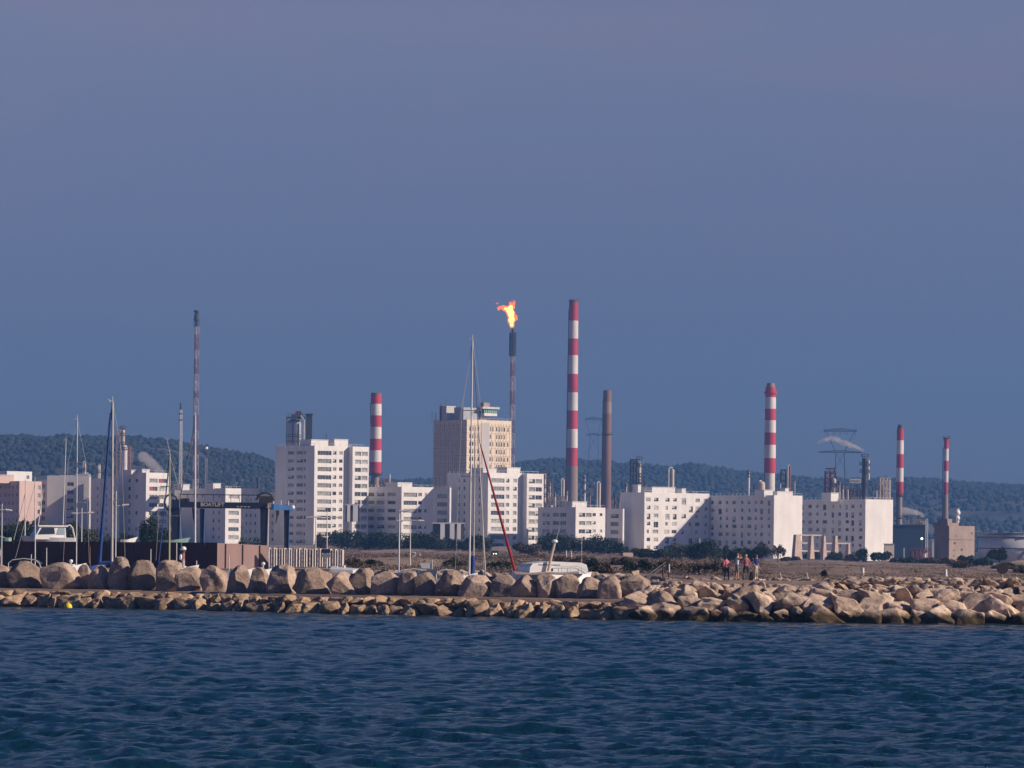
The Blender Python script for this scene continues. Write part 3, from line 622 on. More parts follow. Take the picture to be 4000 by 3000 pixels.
for k in range(6): mb.tube((b.x+1.6*math.cos(k), b.y+1.6*math.sin(k), top.z), (b.x+1.3*math.cos(k), b.y+1.3*math.sin(k), top.z+h*0.8), 0.12, n=4)
mb.build('flare_tip', M_SOOT, t)
t, b, top, tip, off = flare('burning flare stack of banded lattice rising behind the cream tower', 1997, 1284, 1388, 1905, 26, 20, 2400, 15)
mb = MB(off); h = tip.z-top.z
mb.tube(top, tip, 0.55, 0.8, n=12)
lattice(mb, (b.x, b.y, top.z-0.5), (b.x, b.y, top.z+h*0.86), 2.0, 2.0, 8, 0.16, legs=6)
for k in range(5): mb.lathe((b.x, b.y, top.z+h*0.17*k), [(2.3, 0), (2.3, 0.25)], 14)
for k in range(10):
    th = k*0.63; mb.tube((b.x+1.7*math.cos(th), b.y+1.7*math.sin(th), top.z), (b.x+1.5*math.cos(th), b.y+1.5*math.sin(th), top.z+h*0.84), 0.13, n=5)
mb.build('flare_tip', M_SOOT, t)
# flame : real volume-like tongues that give off light
def flame_mat(nm, c1, c2, s0, s1, alpha):
    m = bpy.data.materials.new(nm); m.use_nodes = True; n = m.node_tree.nodes; l = m.node_tree.links; n.clear()
    o_ = n.new('ShaderNodeOutputMaterial'); em = n.new('ShaderNodeEmission'); tr = n.new('ShaderNodeBsdfTransparent'); mx = n.new('ShaderNodeMixShader')
    tcn = n.new('ShaderNodeTexCoord'); ns = n.new('ShaderNodeTexNoise'); ns.inputs['Scale'].default_value = 0.35; ns.inputs['Detail'].default_value = 4
    l.new(tcn.outputs['Object'], ns.inputs['Vector']); rp = n.new('ShaderNodeValToRGB'); rp.color_ramp.elements[0].position = 0.35; rp.color_ramp.elements[1].position = 0.62
    rp.color_ramp.elements[0].color = c1+(1,); rp.color_ramp.elements[1].color = c2+(1,); l.new(ns.outputs[0], rp.inputs[0]); l.new(rp.outputs[0], em.inputs[0])
    em.inputs[1].default_value = s0; mx.inputs[0].default_value = alpha
    l.new(tr.outputs[0], mx.inputs[1]); l.new(em.outputs[0], mx.inputs[2]); l.new(mx.outputs[0], o_.inputs[0]); return m
def glow_vol(nm, c, s):
    m = bpy.data.materials.new(nm); m.use_nodes = True; n = m.node_tree.nodes; n.clear(); o_ = n.new('ShaderNodeOutputMaterial'); e_ = n.new('ShaderNodeEmission')
    ab_ = n.new('ShaderNodeVolumeAbsorption'); ab_.inputs[0].default_value = (0, 0, 0, 1); ab_.inputs[1].default_value = 0.55; ad = n.new('ShaderNodeAddShader')
    e_.inputs[0].default_value = c+(1,); e_.inputs[1].default_value = s*1.35; l = m.node_tree.links; l.new(e_.outputs[0], ad.inputs[0]); l.new(ab_.outputs[0], ad.inputs[1]); l.new(ad.outputs[0], o_.inputs['Volume']); return m
def blob_mesh(name, blobs, m, parent, off, sub=3, seed=1, amp=0.35, freq=0.6):
    V0, F0 = ico_np(sub); bmx = bmesh.new()
    mesh_parts_v = []; mesh_parts_f = []; c = 0
    for (cx, cy_, cz, rx, ry, rz) in blobs:
        for v in V0:
            p = Vector((cx+v[0]*rx, cy_+v[1]*ry, cz+v[2]*rz)); d = noise.noise(p*freq+Vector((seed, 0, 0)))
            mesh_parts_v.append((p.x-off[0]+v[0]*rx*d*amp, p.y-off[1]+v[1]*ry*d*amp, p.z-off[2]+v[2]*rz*d*amp+0))
        mesh_parts_f.append(F0+c); c += len(V0)
    me = np_mesh(name, np.array(mesh_parts_v), np.concatenate(mesh_parts_f), [m], smooth=True)
    o = link(name, me, parent); bmx.free(); return o
def union_blob(name, blobs, m, parent, off, seed=1, amp=1.0, freq=0.5, res=0.35):
    """one closed lumpy surface round all blobs, through metaball-like field and marching via remesh"""
    o = blob_mesh(name, blobs, m, None, off, 3, seed, 0.2, freq)
    md = o.modifiers.new('r', 'REMESH'); md.mode = 'VOXEL'; md.voxel_size = res; md.use_smooth_shade = True
    tx = bpy.data.textures.new(name+'_n', 'CLOUDS'); tx.noise_scale = 1/freq
    dm = o.modifiers.new('d', 'DISPLACE'); dm.texture = tx; dm.strength = amp; dm.mid_level = 0.5
    dg = bpy.context.evaluated_depsgraph_get(); me = bpy.data.meshes.new_from_object(o.evaluated_get(dg)); me.name = name
    me.materials.clear(); me.materials.append(m); bpy.data.objects.remove(o); r = link(name, me, parent); return r
D = 2400
fl = thing('flame', 'bright orange and yellow flame blowing leftwards off the burning flare stack', 'flame', (b.x, b.y, tip.z))
fo = (b.x, b.y, tip.z)
def fb(px, py, rx, rz, ry=1.2): p = P(px, py, D); return (p.x, p.y, p.z, rx*S(D), ry, rz*S(D))
outer = [fb(2001, 1268, 11, 14), fb(1999, 1248, 17, 18), fb(1996, 1226, 18, 20), fb(1988, 1210, 16, 18), fb(1998, 1198, 14, 16), fb(1972, 1204, 14, 12), fb(1957, 1202, 10, 9), fb(1948, 1207, 7, 9), fb(2007, 1186, 7, 9), fb(1993, 1188, 6, 9), fb(2014, 1240, 8, 12)]
inner = [fb(2000, 1266, 7, 9), fb(1999, 1248, 12, 14), fb(1996, 1226, 13, 16), fb(1988, 1210, 10, 12), fb(1996, 1202, 8, 10), fb(1974, 1206, 6, 5)]
union_blob('flame_tongue', outer, glow_vol('flame_outer', (1.0, 0.15, 0.0), 1.1), fl, fo, 3, 1.6, 0.55, 0.4)
union_blob('flame_core', inner, glow_vol('flame_core', (1.0, 0.66, 0.13), 3.4), fl, fo, 5, 1.1, 0.5, 0.35)
for (px, py, r1, r2) in ((2008, 1177, 6, 6), (1995, 1181, 4, 6), (1942, 1185, 7, 3.5), (1921, 1172, 5, 4)):
    union_blob('flame_wisp', [fb(px, py, r1, r2, 0.5), fb(px+3, py+2, r1*.6, r2*.6, .4)], glow_vol('flame_wisp', (1.0, 0.16, 0.10), 0.8 if py > 1174 else 0.3), fl, fo, int(px), 0.5, 0.9, 0.2)
# columns and vessels
def column(label, px, yt, yb, wd, D, m, plats=(), dome=True, pipe=None, crown=None, name='process_vessel', off_y=0, top_pipe=False, cat='process vessel'):
    b = P(px, yb, D); t = thing(name, label, cat, (b.x, b.y, 3)); off = (b.x, b.y, 3); top = P(px, yt, D).z; r = wd*S(D)/2
    mb = MB(off); mb.lathe((b.x, b.y, 0), [(r, 3), (r, top-r*0.6), (r*0.75, top-r*0.2), (r*0.25, top)] if dome else [(r, 3), (r, top)], 16); mb.build('shell', m, t, smooth=False)
    for py, pw in plats:
        z = P(px, py, D).z; mb = MB(off); rr = pw*S(D)/2; mb.lathe((b.x, b.y, z), [(rr, 0), (rr, 0.25)], 12)
        for k in range(8): th = k*math.pi/4; mb.tube((b.x+rr*.95*math.cos(th), b.y+rr*.95*math.sin(th), z+.25), (b.x+rr*.95*math.cos(th), b.y+rr*.95*math.sin(th), z+1.4), 0.09, n=4)
        mb.lathe((b.x, b.y, z+1.35), [(rr*.96, 0), (rr, 0), (rr, 0.14), (rr*.96, .14)], 12)
        mb.build('platform', M_SOOT, t)
    if pipe:
        dx, pw = pipe; x = b.x+dx*S(D); mb = MB(off); rp = pw*S(D)/2
        mb.path([(x, b.y-r*0.4, 3), (x, b.y-r*.4, top), ((x+b.x)/2, b.y-r*.2, top+abs(x-b.x)*0.45), (b.x, b.y, top+rp)], rp, 8); mb.build('pipe', M_WHITEV, t)
    return t
def rack(label, px0, px1, yt, yb, D, m, nx=3, nz=5, dep=6, r=0.16, name='steel_structure', seed=0, extras=True):
    a = P(px0, yb, D); e = P(px1, yt, D); t = thing(name, label, 'steel structure', ((a.x+e.x)/2, D, 3)); off = ((a.x+e.x)/2, D, 3); mb = MB(off)
    z0 = 3; rng = random.Random(seed+int(px0))
    for i in range(nx+1):
        for y in (D, D+dep): x = a.x+(e.x-a.x)*i/nx; mb.tube((x, y, z0), (x, y, e.z-rng.random()*1.5), r*1.3, n=4)
    zt = e.z; zlo = a.z-4
    for k in range(nz+1):
        z = zlo+(zt-zlo)*k/nz-rng.random()*0.5
        for y in (D, D+dep): mb.box(a.x, y-r, z-r, e.x, y+r, z+r)
        mb.box(a.x+.02, D+.3, z-r*.7, e.x-.02, D+dep-.3, z-r*.2)
        if k < nz:
            for i in range(nx):
                if rng.random() < .6: x = a.x+(e.x-a.x)*i/nx; x2 = a.x+(e.x-a.x)*(i+1)/nx; mb.tube((x, D-.1, z), (x2, D-.1, z+(zt-zlo)/nz), r*.7, n=4)
    mb.build('frame', m, t)
    if extras:
        for k in range(3+int(rng.random()*3)):
            x = a.x+(e.x-a.x)*rng.random(); z = zlo+(zt-zlo)*rng.random()*0.8; q = MB(off); h = 1.5+rng.random()*3
            if rng.random() < .5: q.lathe((x, D+dep/2-1.5, z), [(0.9, 0), (1.0, .3), (1.0, h), (.5, h+.6)], 12)
            else: q.tube((x-1.5, D+1.2, z+1), (x+1.5, D+1.2, z+1), 0.8, n=12)
            q.build('vessel', rng.choice([M_CREAMV, M_WHITEV, M_RUST]), t)
    return t
column('tall rust streaked column behind the blue sail mast', 479, 1678, 1850, 15, 2100, M_CREAMV, plats=[(1676, 26), (1702, 20), (1737, 22)])
rack('grey lattice scaffold tower beside the rust streaked column', 454, 470, 1668, 1850, 2110, M_CHC, nx=1, nz=14, dep=4, seed=2, extras=False)
column('bright white round topped column with rusty ladder side', 486, 1739, 1850, 21, 2060, M_WHITEV, plats=[(1757, 26)])
rack('rusty ladder tower right of the white round topped column', 497, 508, 1738, 1850, 2062, M_RUST, nx=1, nz=10, dep=3, seed=4, extras=False)
column('stubby rusty column rising over the pale grey block', 331, 1806, 1880, 9, 2000, M_CREAMV, pipe=(-7, 4), plats=[(1840, 16)])
column('squat cream still behind the pale parapet', 384, 1818, 1890, 13, 2000, M_CREAMV, pipe=(7, 4), plats=[(1846, 20)])
# slim mast
b = P(703, 1890, 2500); t = thing('antenna_mast', 'thin lattice antenna mast left of the flameless flare', 'mast', (b.x, b.y, 3)); off = (b.x, b.y, 3); tp = P(708, 1600, 2500)
mb = MB(off); lattice(mb, (b.x, b.y, 3), (b.x, b.y, tp.z), 1.3, 0.8, 24, 0.22); mb.build('lattice_mast', M_WHITEV, t)
for py, w_ in ((1642, 20), (1618, 16), (1600, 12)): mb = MB(off); z = P(703, py, 2500).z; mb.lathe((b.x, b.y, z), [(w_*S(2500)/2, 0), (w_*S(2500)/2, 0.5)], 10); mb.build('platform', M_SOOT, t)
mb = MB(off); mb.tube((b.x, b.y, tp.z), (b.x, b.y, P(703, 1573, 2500).z), 0.7, 0.5); mb.build('tip', M_SOOT, t)
column('faint pale column far off in front of the left hill', 803, 1790, 1900, 12, 2900, M_CREAMV, dome=False)
b = P(808, 1750, 2700); t = thing('lamp_mast', 'hazy dark mast tipped with a small pale lamp before the left hill', 'mast', (b.x, b.y, 3)); mb = MB((b.x, b.y, 3)); mb.tube((b.x, b.y, 3), b, 0.5, 0.3); mb.build('pole', M_SOOT, t)
mb = MB((b.x, b.y, 3)); mb.sphere(b, 0.9, 8, 6); mb.build('lamp', mat('pale_lamp', (0.8, 0.7, 0.5), 0.5, emit=((1, .8, .5), 0.5)), t)
column('small dark stack before the hill left of the tall white tower', 1008, 1868, 1930, 12, 2200, M_SOOT, dome=False)
# domed reactor
D = 1950; b = P(1147, 1745, D); t = thing('domed_reactor', 'great silver domed vessel under a dark gantry behind the tall white tower', 'reactor', (b.x, b.y, 3)); off = (b.x, b.y, 3); r = 29*S(D); zt = P(1147, 1642, D).z
mb = MB(off); mb.lathe((b.x, b.y, 0), [(r, 3), (r, zt-r*0.55)]+[(r*math.cos(a), zt-r*0.55+r*0.75*math.sin(a)) for a in (0.25, 0.5, 0.75, 1.0, 1.25, 1.5)], 32); mb.build('shell', M_SILV, t, smooth=True)
for py in (1700, 1708, 1725): z = P(1147, py, D).z; mb = MB(off); mb.lathe((b.x, b.y, z), [(r, 0), (r+0.35, 0), (r+0.35, 0.3), (r, 0.3)], 24); mb.build('hoop', M_RUST, t)
mb = MB(off); x0, x1 = P(1120, 1628, D).x, P(1194, 1628, D).x; z = P(1147, 1630, D).z
mb.box(x0, D-4, z-0.5, x1, D+4, z+0.2)
for x in (x0+.3, x0+3.2, x1-3, x1-.5): mb.tube((x, D-3.7, z-14), (x, D-3.7, z-.5), 0.3, n=5)
for k in range(9): x = x0+(x1-x0)*k/8; mb.tube((x, D-3.9, z+.2), (x, D-3.9, z+1.4), .08, n=4)
mb.box(x0, D-3.95, z+1.4, x1, D-3.8, z+1.55); mb.build('gantry', M_SOOT, t)
mb = MB(off); xm = P(1168, 1612, D).x; mb.prism([(xm-3.4, D-3), (xm+2, D-3), (xm+2, D+3), (xm-3.4, D+3)], z+.21, z+1.3).box(xm-1.6, D-2, z+1.302, xm+1.2, D+2, z+2.9); mb.build('winch_house', M_MAROON, t)
mb = MB(off); xp = P(1189, 1640, D).x; mb.path([(xp, D-5, 10), (xp, D-5, z-1.5), (xp-1.6, D-4.4, z+.6)], 0.45, 8); mb.build('pipe', M_SILV, t)
D = 1965; a = P(1194, 1740, D); e = P(1219, 1620, D); t = thing('process_tower', 'dark boxy cladded tower standing right against the domed vessel', 'process tower', ((a.x+e.x)/2, D, 3)); off = ((a.x+e.x)/2, D, 3)
mb = MB(off); mb.box(a.x, D, 3, e.x, D+5, e.z); mb.build('cladding', M_SOOT, t); mb = MB(off); mb.box(a.x-.3, D-.4, e.z+.002, e.x+.5, D+5.4, e.z+.5); mb.build('platform', M_SOOT, t)
rack('low rusty pipe rack at the foot of the striped chimney', 1488, 1530, 1868, 1900, 2000, M_RUST, nx=3, nz=2, seed=3)
column('short white pipe stub beside the striped chimney', 1522, 1853, 1895, 6, 2000, M_WHITEV, dome=False)
rack('rusty crowned process tower right of the second white tower', 2112, 2135, 1842, 1985, 1950, M_RUST, nx=2, nz=9, dep=5, seed=9)
rack('shorter rusty rack beside the crowned process tower', 2138, 2156, 1862, 1985, 1950, M_MAROON, nx=1, nz=7, dep=5, seed=10)
column('mottled cream column inside the rusty crowned rack', 2127, 1850, 1985, 10, 1946, M_CREAMV, plats=[(1835, 34), (1868, 20), (1905, 20), (1940, 20)])
column('slimmer cream column right of the mottled one', 2147, 1884, 1985, 7, 1946, M_CREAMV, plats=[(1898, 14), (1925, 14)])
rack('low tangle of pipework above the shaded balcony block', 2150, 2215, 1935, 1990, 1940, M_CHC, nx=6, nz=3, seed=14, dep=4)
column('white column with an inverted U pipe left of the tallest chimney', 2200, 1872, 1985, 9, 2000, M_CREAMV, pipe=(-8, 4.5))
column('plain white column just right of the tallest chimney', 2283, 1857, 1985, 8, 2000, M_WHITEV, plats=[(1872, 11), (1890, 11), (1925, 11)])
column('cream column with crooked spout left of the brown stack', 2341, 1885, 1990, 10, 2000, M_CREAMV, pipe=(-9, 5))
rack('dark lattice tower with a cream column behind the long slab', 2464, 2490, 1792, 1920, 1900, M_SOOT, nx=2, nz=10, dep=6, seed=16, extras=False, r=0.3)
column('mottled column hugging the dark lattice tower', 2497, 1806, 1925, 13, 1890, M_CREAMV, plats=[(1796, 26), (1822, 22), (1862, 26), (1885, 30), (1900, 34)])
column('cream column with hooped pipe above the roof of the long slab', 2626, 1832, 1925, 14, 1900, M_CREAMV, pipe=(-15, 6))
column('slim white column with dark head behind the middle slab', 2924, 1842, 1940, 9, 1850, M_WHITEV, plats=[(1863, 18), (1850, 15)])
column('squat cream domed vessel left of the collared chimney', 2974, 1880, 1940, 28, 1850, M_CREAMV, pipe=(-8, 4))
t = column('twin red stack above the roofs of the middle slab', 3084, 1820, 1925, 8, 1850, M_RUST, dome=False, pipe=(-7, 5))
rack('small dark lattice beside the twin red stack', 3052, 3072, 1832, 1925, 1860, M_SOOT, nx=1, nz=6, dep=4, seed=19, extras=False, r=0.25)
rack('maroon open steel tower behind the right hand slab', 3226, 3266, 1830, 1960, 1850, M_MAROON, nx=2, nz=9, dep=6, seed=20, extras=False, r=0.26)
column('cream vessel held in the maroon steel tower', 3257, 1868, 1960, 17, 1846, M_CREAMV, plats=[(1900, 24)])
rack('rusty low racks between the maroon tower and the smoking column', 3266, 3362, 1905, 1960, 1850, M_RUST, nx=7, nz=3, seed=23, dep=5)
column('soot dark column puffing pale steam with bright vessels on its side', 3377, 1790, 1960, 22, 1850, M_SOOT, plats=[(1786, 30), (1817, 44), (1846, 42), (1900, 30)], dome=False)
for i, (py, w_, h_) in enumerate(((1805, 9, 10), (1830, 9, 9), (1862, 9, 22))):
    p = P(3393, py, 1846); t = thing('reflux_vessel', ['upper bright vessel on the smoking column', 'middle bright vessel on the smoking column', 'long lower bright vessel on the smoking column'][i], 'vessel', p); mb = MB(p); r_ = w_*S(1846)/2; hh = h_*S(1846)/2
    mb.lathe(p, [(r_*.4, -hh-.4), (r_, -hh), (r_, hh), (r_*.4, hh+.4)], 12); mb.build('shell', M_CREAMV, t)
p = P(3341, 1879, 1840); t = thing('sign_board', 'pale board with a grey word high among the pipework', 'sign', (p.x, p.y, 3)); mb = MB((p.x, p.y, 3)); mb.cbox(p, 43*S(1840), 0.4, 16*S(1840)); mb.build('board', mat('sign_cream', (0.7, 0.62, 0.55), 0.7), t)
mb = MB((p.x, p.y, 3)); 
for k in range(6): mb.cbox((p.x-1.8+k*0.72, p.y-.24, p.z), 0.45, 0.06, 0.85)
mb.build('lettering', mat('faded_grey', (0.28, 0.28, 0.3), 0.8), t)
mb = MB((p.x, p.y, 3)); mb.tube((p.x-2, p.y+.4, 3), (p.x-2, p.y+.4, p.z-1), .2, n=5).tube((p.x+2, p.y+.4, 3), (p.x+2, p.y+.4, p.z-1), .2, n=5); mb.build('post', M_SOOT, t)
rack('pale frame of exchangers left of the right hand striped chimney', 3438, 3478, 1866, 1965, 1850, M_CREAMV, nx=3, nz=6, seed=27, dep=6)
for px, yt, w_, m_, lab in ((2168, 1925, 5, M_WHITEV, 'thin white pipe in the tangle left of the U pipe column'), (2214, 1918, 6, M_CREAMV, 'cream stub between the U pipe column and the tallest chimney'), (2262, 1938, 5, M_SOOT, 'dark stub at the right foot of the tallest chimney'), (2304, 1922, 6, M_CHC, 'grey column between the plain white and the crooked spout columns'), (2322, 1905, 4, M_SOOT, 'thin dark pipe left of the crooked spout column'), (2402, 1932, 7, M_RUST, 'short rusty column right of the brown stack'), (2418, 1948, 8, M_CHC, 'stubby grey column right of the short rusty one'), (2446, 1886, 6, M_CREAMV, 'small cream column left of the dark lattice tower'), (2520, 1880, 5, M_RUST, 'rusty pipe beside the dark lattice tower'), (2655, 1905, 5, M_SOOT, 'dark pipe right of the hooped pipe column'), (2862, 1915, 5, M_CHC, 'short grey pipe above the middle slab roof'), (2946, 1895, 5, M_SOOT, 'dark pipe left of the squat domed vessel'), (3048, 1888, 4, M_WHITEV, 'white pipe just right of the collared chimney'), (3104, 1880, 4, M_CREAMV, 'cream pipe right of the twin red stack'), (3279, 1880, 6, M_CREAMV, 'cream column right of the maroon steel tower'), (3292, 1895, 5, M_CREAMV, 'shorter cream column beside it in the rusty racks'), (3312, 1912, 4, M_WHITEV, 'white stub left of the pale board'), (3410, 1902, 5, M_RUST, 'rusty stub right of the smoking column'), (3424, 1915, 4, M_WHITEV, 'white stub right of the rusty stub'), (3548, 2015, 5, M_CHC, 'grey stack over the dark blue box, leftmost'), (3572, 2022, 4, M_CHC, 'thin grey stack over the middle of the dark blue box'), (3590, 2012, 5, M_CHC, 'grey stack over the right of the dark blue box')):
    column(lab, px, yt, yt+90, w_, 1935 if px < 2500 else (1845 if px < 3500 else 1770), m_, plats=[(yt+14, w_*1.9)] if w_ > 4 else ())
# plumes of steam
def plume(label, pts, D, dens, seed):
    m = bpy.data.materials.new('steam'); m.use_nodes = True; n = m.node_tree.nodes; n.clear(); o_ = n.new('ShaderNodeOutputMaterial'); v = n.new('ShaderNodeVolumePrincipled')
    v.inputs['Color'].default_value = (0.88, 0.82, 0.80, 1); v.inputs['Density'].default_value = dens; v.inputs['Anisotropy'].default_value = 0.1; m.node_tree.links.new(v.outputs[0], o_.inputs['Volume'])
    bl = []
    for (x0, y0, r0), (x1, y1, r1) in zip(pts[:-1], pts[1:]):
        k = max(2, int(math.hypot(x1-x0, y1-y0)/max(4, r0*.8)))
        for i in range(k): u = i/k; p = P(x0+(x1-x0)*u, y0+(y1-y0)*u, D); r = (r0+(r1-r0)*u)*S(D); bl.append((p.x, p.y+2*r*math.sin(i*2.1), p.z, r, r, r))
    c = P(pts[0][0], pts[0][1], D); o = union_blob('steam_plume', bl, m, None, tuple(c), seed, 1.2, 0.3, 0.7); o.location = c
    tag(o, label, 'steam', kind='stuff')
plume('pale steam trailing left from the soot dark column', [(3380, 1766, 3), (3366, 1756, 7), (3330, 1742, 11), (3290, 1727, 13), (3245, 1711, 12), (3215, 1720, 11), (3185, 1738, 8)], 1850, 0.22, 3)
plume('mauve steam cloud rising over the stepped block', [(650, 1880, 14), (620, 1838, 20), (590, 1810, 24), (560, 1785, 24), (548, 1780, 20)], 2000, 0.11, 5)
plume('faint steam drifting beside the white round topped column', [(515, 1800, 12), (512, 1760, 14), (505, 1735, 8)], 2080, 0.04, 9)
plume('grey steam low behind the right hand striped chimney', [(3612, 2022, 4), (3595, 2008, 11), (3565, 2000, 15), (3535, 1996, 17), (3515, 1985, 10)], 1990, 0.22, 7)
# pylons
def pylon(label, cx, D, ytop, ybar, ymid, ybase, wtop, wbar, wmid):
    b = P(cx, ybase, D); t = thing('pylon', label, 'pylon', (b.x, b.y, 3)); off = (b.x, b.y, 3); s = S(D)
    def q(dx, py): v = P(cx, py, D); v.x = b.x+dx*s; return v
    mb = MB(off); r = 0.17
    for sx in (-1, 1):
        for sy in (-3, 3):
            A = q(sx*30, ybase); A.z = 3; A.y += sy*1.5; B = q(sx*16, ymid); B.y += sy*.5; C_ = q(sx*wtop*.42, ybar); C_.y += sy*.2
            mb.tube(A, B, r*1.6, r*1.3, 4); mb.tube(B, C_, r*1.3, r, 4)
        mb.tube(q(sx*wtop*.42, ybar), q(sx*wtop*.5, ytop), r, r*.6, 4)
        mb.tube(q(sx*16, ymid), q(-sx*30, (ymid+ybase)/2+20), r, r, 4)
    n_ = 14
    for (yy, hw, th) in ((ybar, wbar, 12), (ymid, wmid, 9)):
        for k in range(n_):
            x0, x1 = -hw+2*hw*k/n_, -hw+2*hw*(k+1)/n_
            h0 = th*(1-abs(x0)/hw*.7); h1 = th*(1-abs(x1)/hw*.7)
            mb.tube(q(x0, yy), q(x1, yy), r*1.2, r*1.2, 4); mb.tube(q(x0, yy+h0*0), q(x1, yy-h1), r, r, 4); mb.tube(q(x0, yy-h0), q(x1, yy-h1), r*1.2, r*1.2, 4); mb.tube(q(x1, yy), q(x0, yy-h0), r, r, 4)
    mb.build('lattice_frame', M_SOOT, t)
    ins = MB(off)
    for dx in (-wbar*.9, -wbar*.4, 0, wbar*.4, wbar*.9): ins.tube(q(dx, ybar), q(dx, ybar+14), .2, .2, 4)
    ins.build('insulator', M_SOOT, t)
pylon('faint power pylon with wide crossarms seen through the steam', 3280, 3000, 1655, 1685, 1768, 1900, 130, 66, 84)
pylon('barely visible far pylon between the tallest chimney and the brown stack', 2318, 4150, 1610, 1640, 1700, 1810, 70, 34, 30)
# right side plant
a = P(3507, 2120, 1750); e = P(3614, 2056, 1750); t = thing('pipework_box', 'dark blue box standing in for pipework right of the bright gable', 'pipework stand-in', ((a.x+e.x)/2, 1750, 1)); off = ((a.x+e.x)/2, 1750, 1)  # plain dark box added in place of dense pipework
mb = MB(off); mb.box(a.x-6, 1750, 1, e.x, 1765, e.z); mb.build('cladding', M_BLUEST, t); mb = MB(off); mb.box(a.x-6, 1749.6, e.z+.01, e.x+.3, 1765, e.z+.7); mb.build('roof', M_BLUEST, t)
column('thin white pipe hanging at the end of the dark blue box', 3616, 2030, 2100, 4, 1745, M_WHITEV, dome=False, pipe=(7, 3))
rack('light steel pipe stubs over the dark blue box', 3560, 3612, 2028, 2060, 1755, M_CHC, nx=6, nz=1, seed=31, dep=5)
rack('red painted steel frame yard left of the bare concrete block', 3566, 3656, 2140, 2185, 1300, mat('dull_red_steel', (0.26, 0.06, 0.06), .8), nx=6, nz=2, seed=33, dep=8, r=0.10)
a = P(3640, 2190, 1290); e = P(3660, 2110, 1290); t = thing('white_silo', 'pale square silo tucked beside the dark side of the concrete block', 'silo', (a.x, 1290, 1)); mb = MB((a.x, 1290, 1)); mb.box(a.x, 1290, 1, e.x, 1293, e.z); mb.build('wall', M_GREYW, t)
mb = MB((a.x, 1290, 1)); mb.box(a.x-.2, 1289.8, e.z+.01, e.x+.2, 1293.2, e.z+.3); mb.build('roof', M_RAIL, t)
a = P(3494, 2166, 1420); e = P(3514, 2126, 1420); t = thing('cream_hut', 'small cream box building peeping out beside the bright gable', 'hut', (a.x, 1420, 1)); mb = MB((a.x, 1420, 1)); mb.box(a.x-1.5, 1440, 1, e.x, 1444, e.z); mb.build('wall', M_CREAM, t); mb = MB((a.x, 1420, 1)); mb.box(a.x-1.7, 1439.8, e.z+.01, e.x+.2, 1444.2, e.z+.25); mb.build('roof', M_ROOF, t)
p = P(3601, 2104, 1500); t = thing('floodlight', 'glowing yellowish floodlight before the dark blue box', 'lamp', (p.x, p.y, 1)); mb = MB((p.x, p.y, 1)); mb.tube((p.x, p.y+.3, 1), (p.x, p.y+.3, p.z), .15, n=6); mb.build('pole', M_SOOT, t)
mb = MB((p.x, p.y, 1)); mb.sphere(p, 0.42, 10, 8); mb.build('lamp', mat('lamp_glow', (1, .95, .6), .4, var=0, emit=((1, .92, .55), 4)), t)
p = P(1933, 2163, 900); t = thing('car_headlights', 'pair of glowing pale green headlights below the second white tower', 'car', (p.x, p.y, p.z-.7)); mb = MB((p.x, p.y, p.z-.7))
mb.box(p.x-.85, p.y+.05, p.z-.35, p.x+.85, p.y+4, p.z+.15).box(p.x-.7, p.y+1.2, p.z+.152, p.x+.7, p.y+3.2, p.z+.7); mb.build('body', M_SOOT, t)
for dx in (-.28, .28): mb = MB((p.x, p.y, p.z-.7)); mb.sphere((p.x+dx, p.y, p.z), .13, 10, 8); mb.build('headlight', mat('headlight_glow', (.8, 1, .6), .4, var=0, emit=((.8, 1, .55), 3)), t)
# storage tank
D = 1500; c = P(3970, 2180, D+14); t = thing('storage_tank', 'huge round silver storage tank at the right edge with a stair up its side', 'tank', (c.x, c.y, 2)); off = (c.x, c.y, 2); r = 150*S(D); zt = P(3960, 2096, D).z
mb = MB(off); mb.lathe((c.x, c.y, 0), [(r, 1.5), (r, zt)], 72); mb.build('shell', mat('tank_cladding', (0.56, 0.54, 0.54), 0.45, var=0.08, metal=0.1), t, smooth=True)
mb = MB(off); mb.lathe((c.x, c.y, zt), [(r+.15, 0), (r+.15, .3), (r*.6, 1.1), (0.2, 1.6)], 48); mb.build('roof', M_RAIL, t)
for z in (zt-.05, zt-4.2): mb = MB(off); mb.lathe((c.x, c.y, z), [(r, 0), (r+.4, 0), (r+.4, -.35), (r, -.35)], 48); mb.build('hoop', M_SOOT, t)
mb = MB(off)
for k in range(60): th = -math.pi*k/60; mb.tube((c.x+r*math.cos(th), c.y+r*math.sin(th), zt+.3), (c.x+r*math.cos(th), c.y+r*math.sin(th), zt+1.3), .06, n=4)
mb.lathe((c.x, c.y, zt+1.3), [(r, 0), (r+.1, 0), (r+.1, .1), (r, .1)], 60); mb.build('railing', M_RAIL, t)
mb = MB(off)
for k in range(24): th = R(-62-k*1.4); z = zt-k*.36; mb.cbox((c.x+(r+.45)*math.cos(th), c.y+(r+.45)*math.sin(th), z), .7, .7, .15)
mb.build('stair', M_SOOT, t)
a = P(3990, 2205, 1000); t = thing('sandy_bank', 'pale sand heap under the tank at the right edge', 'sand heap', (a.x+8, 1000, 2)); 
V0, F0 = ico_np(3); V_ = V0*np.array([16, 12, 2.2]); V_[:, 2] = np.maximum(V_[:, 2], -.3); V_ += np.array([2, 0, .1]); link('heap', np_mesh('heap', V_, F0, [mat('pale_sand', (0.50, 0.36, 0.22), 0.95, scale=.3)], smooth=True), t)
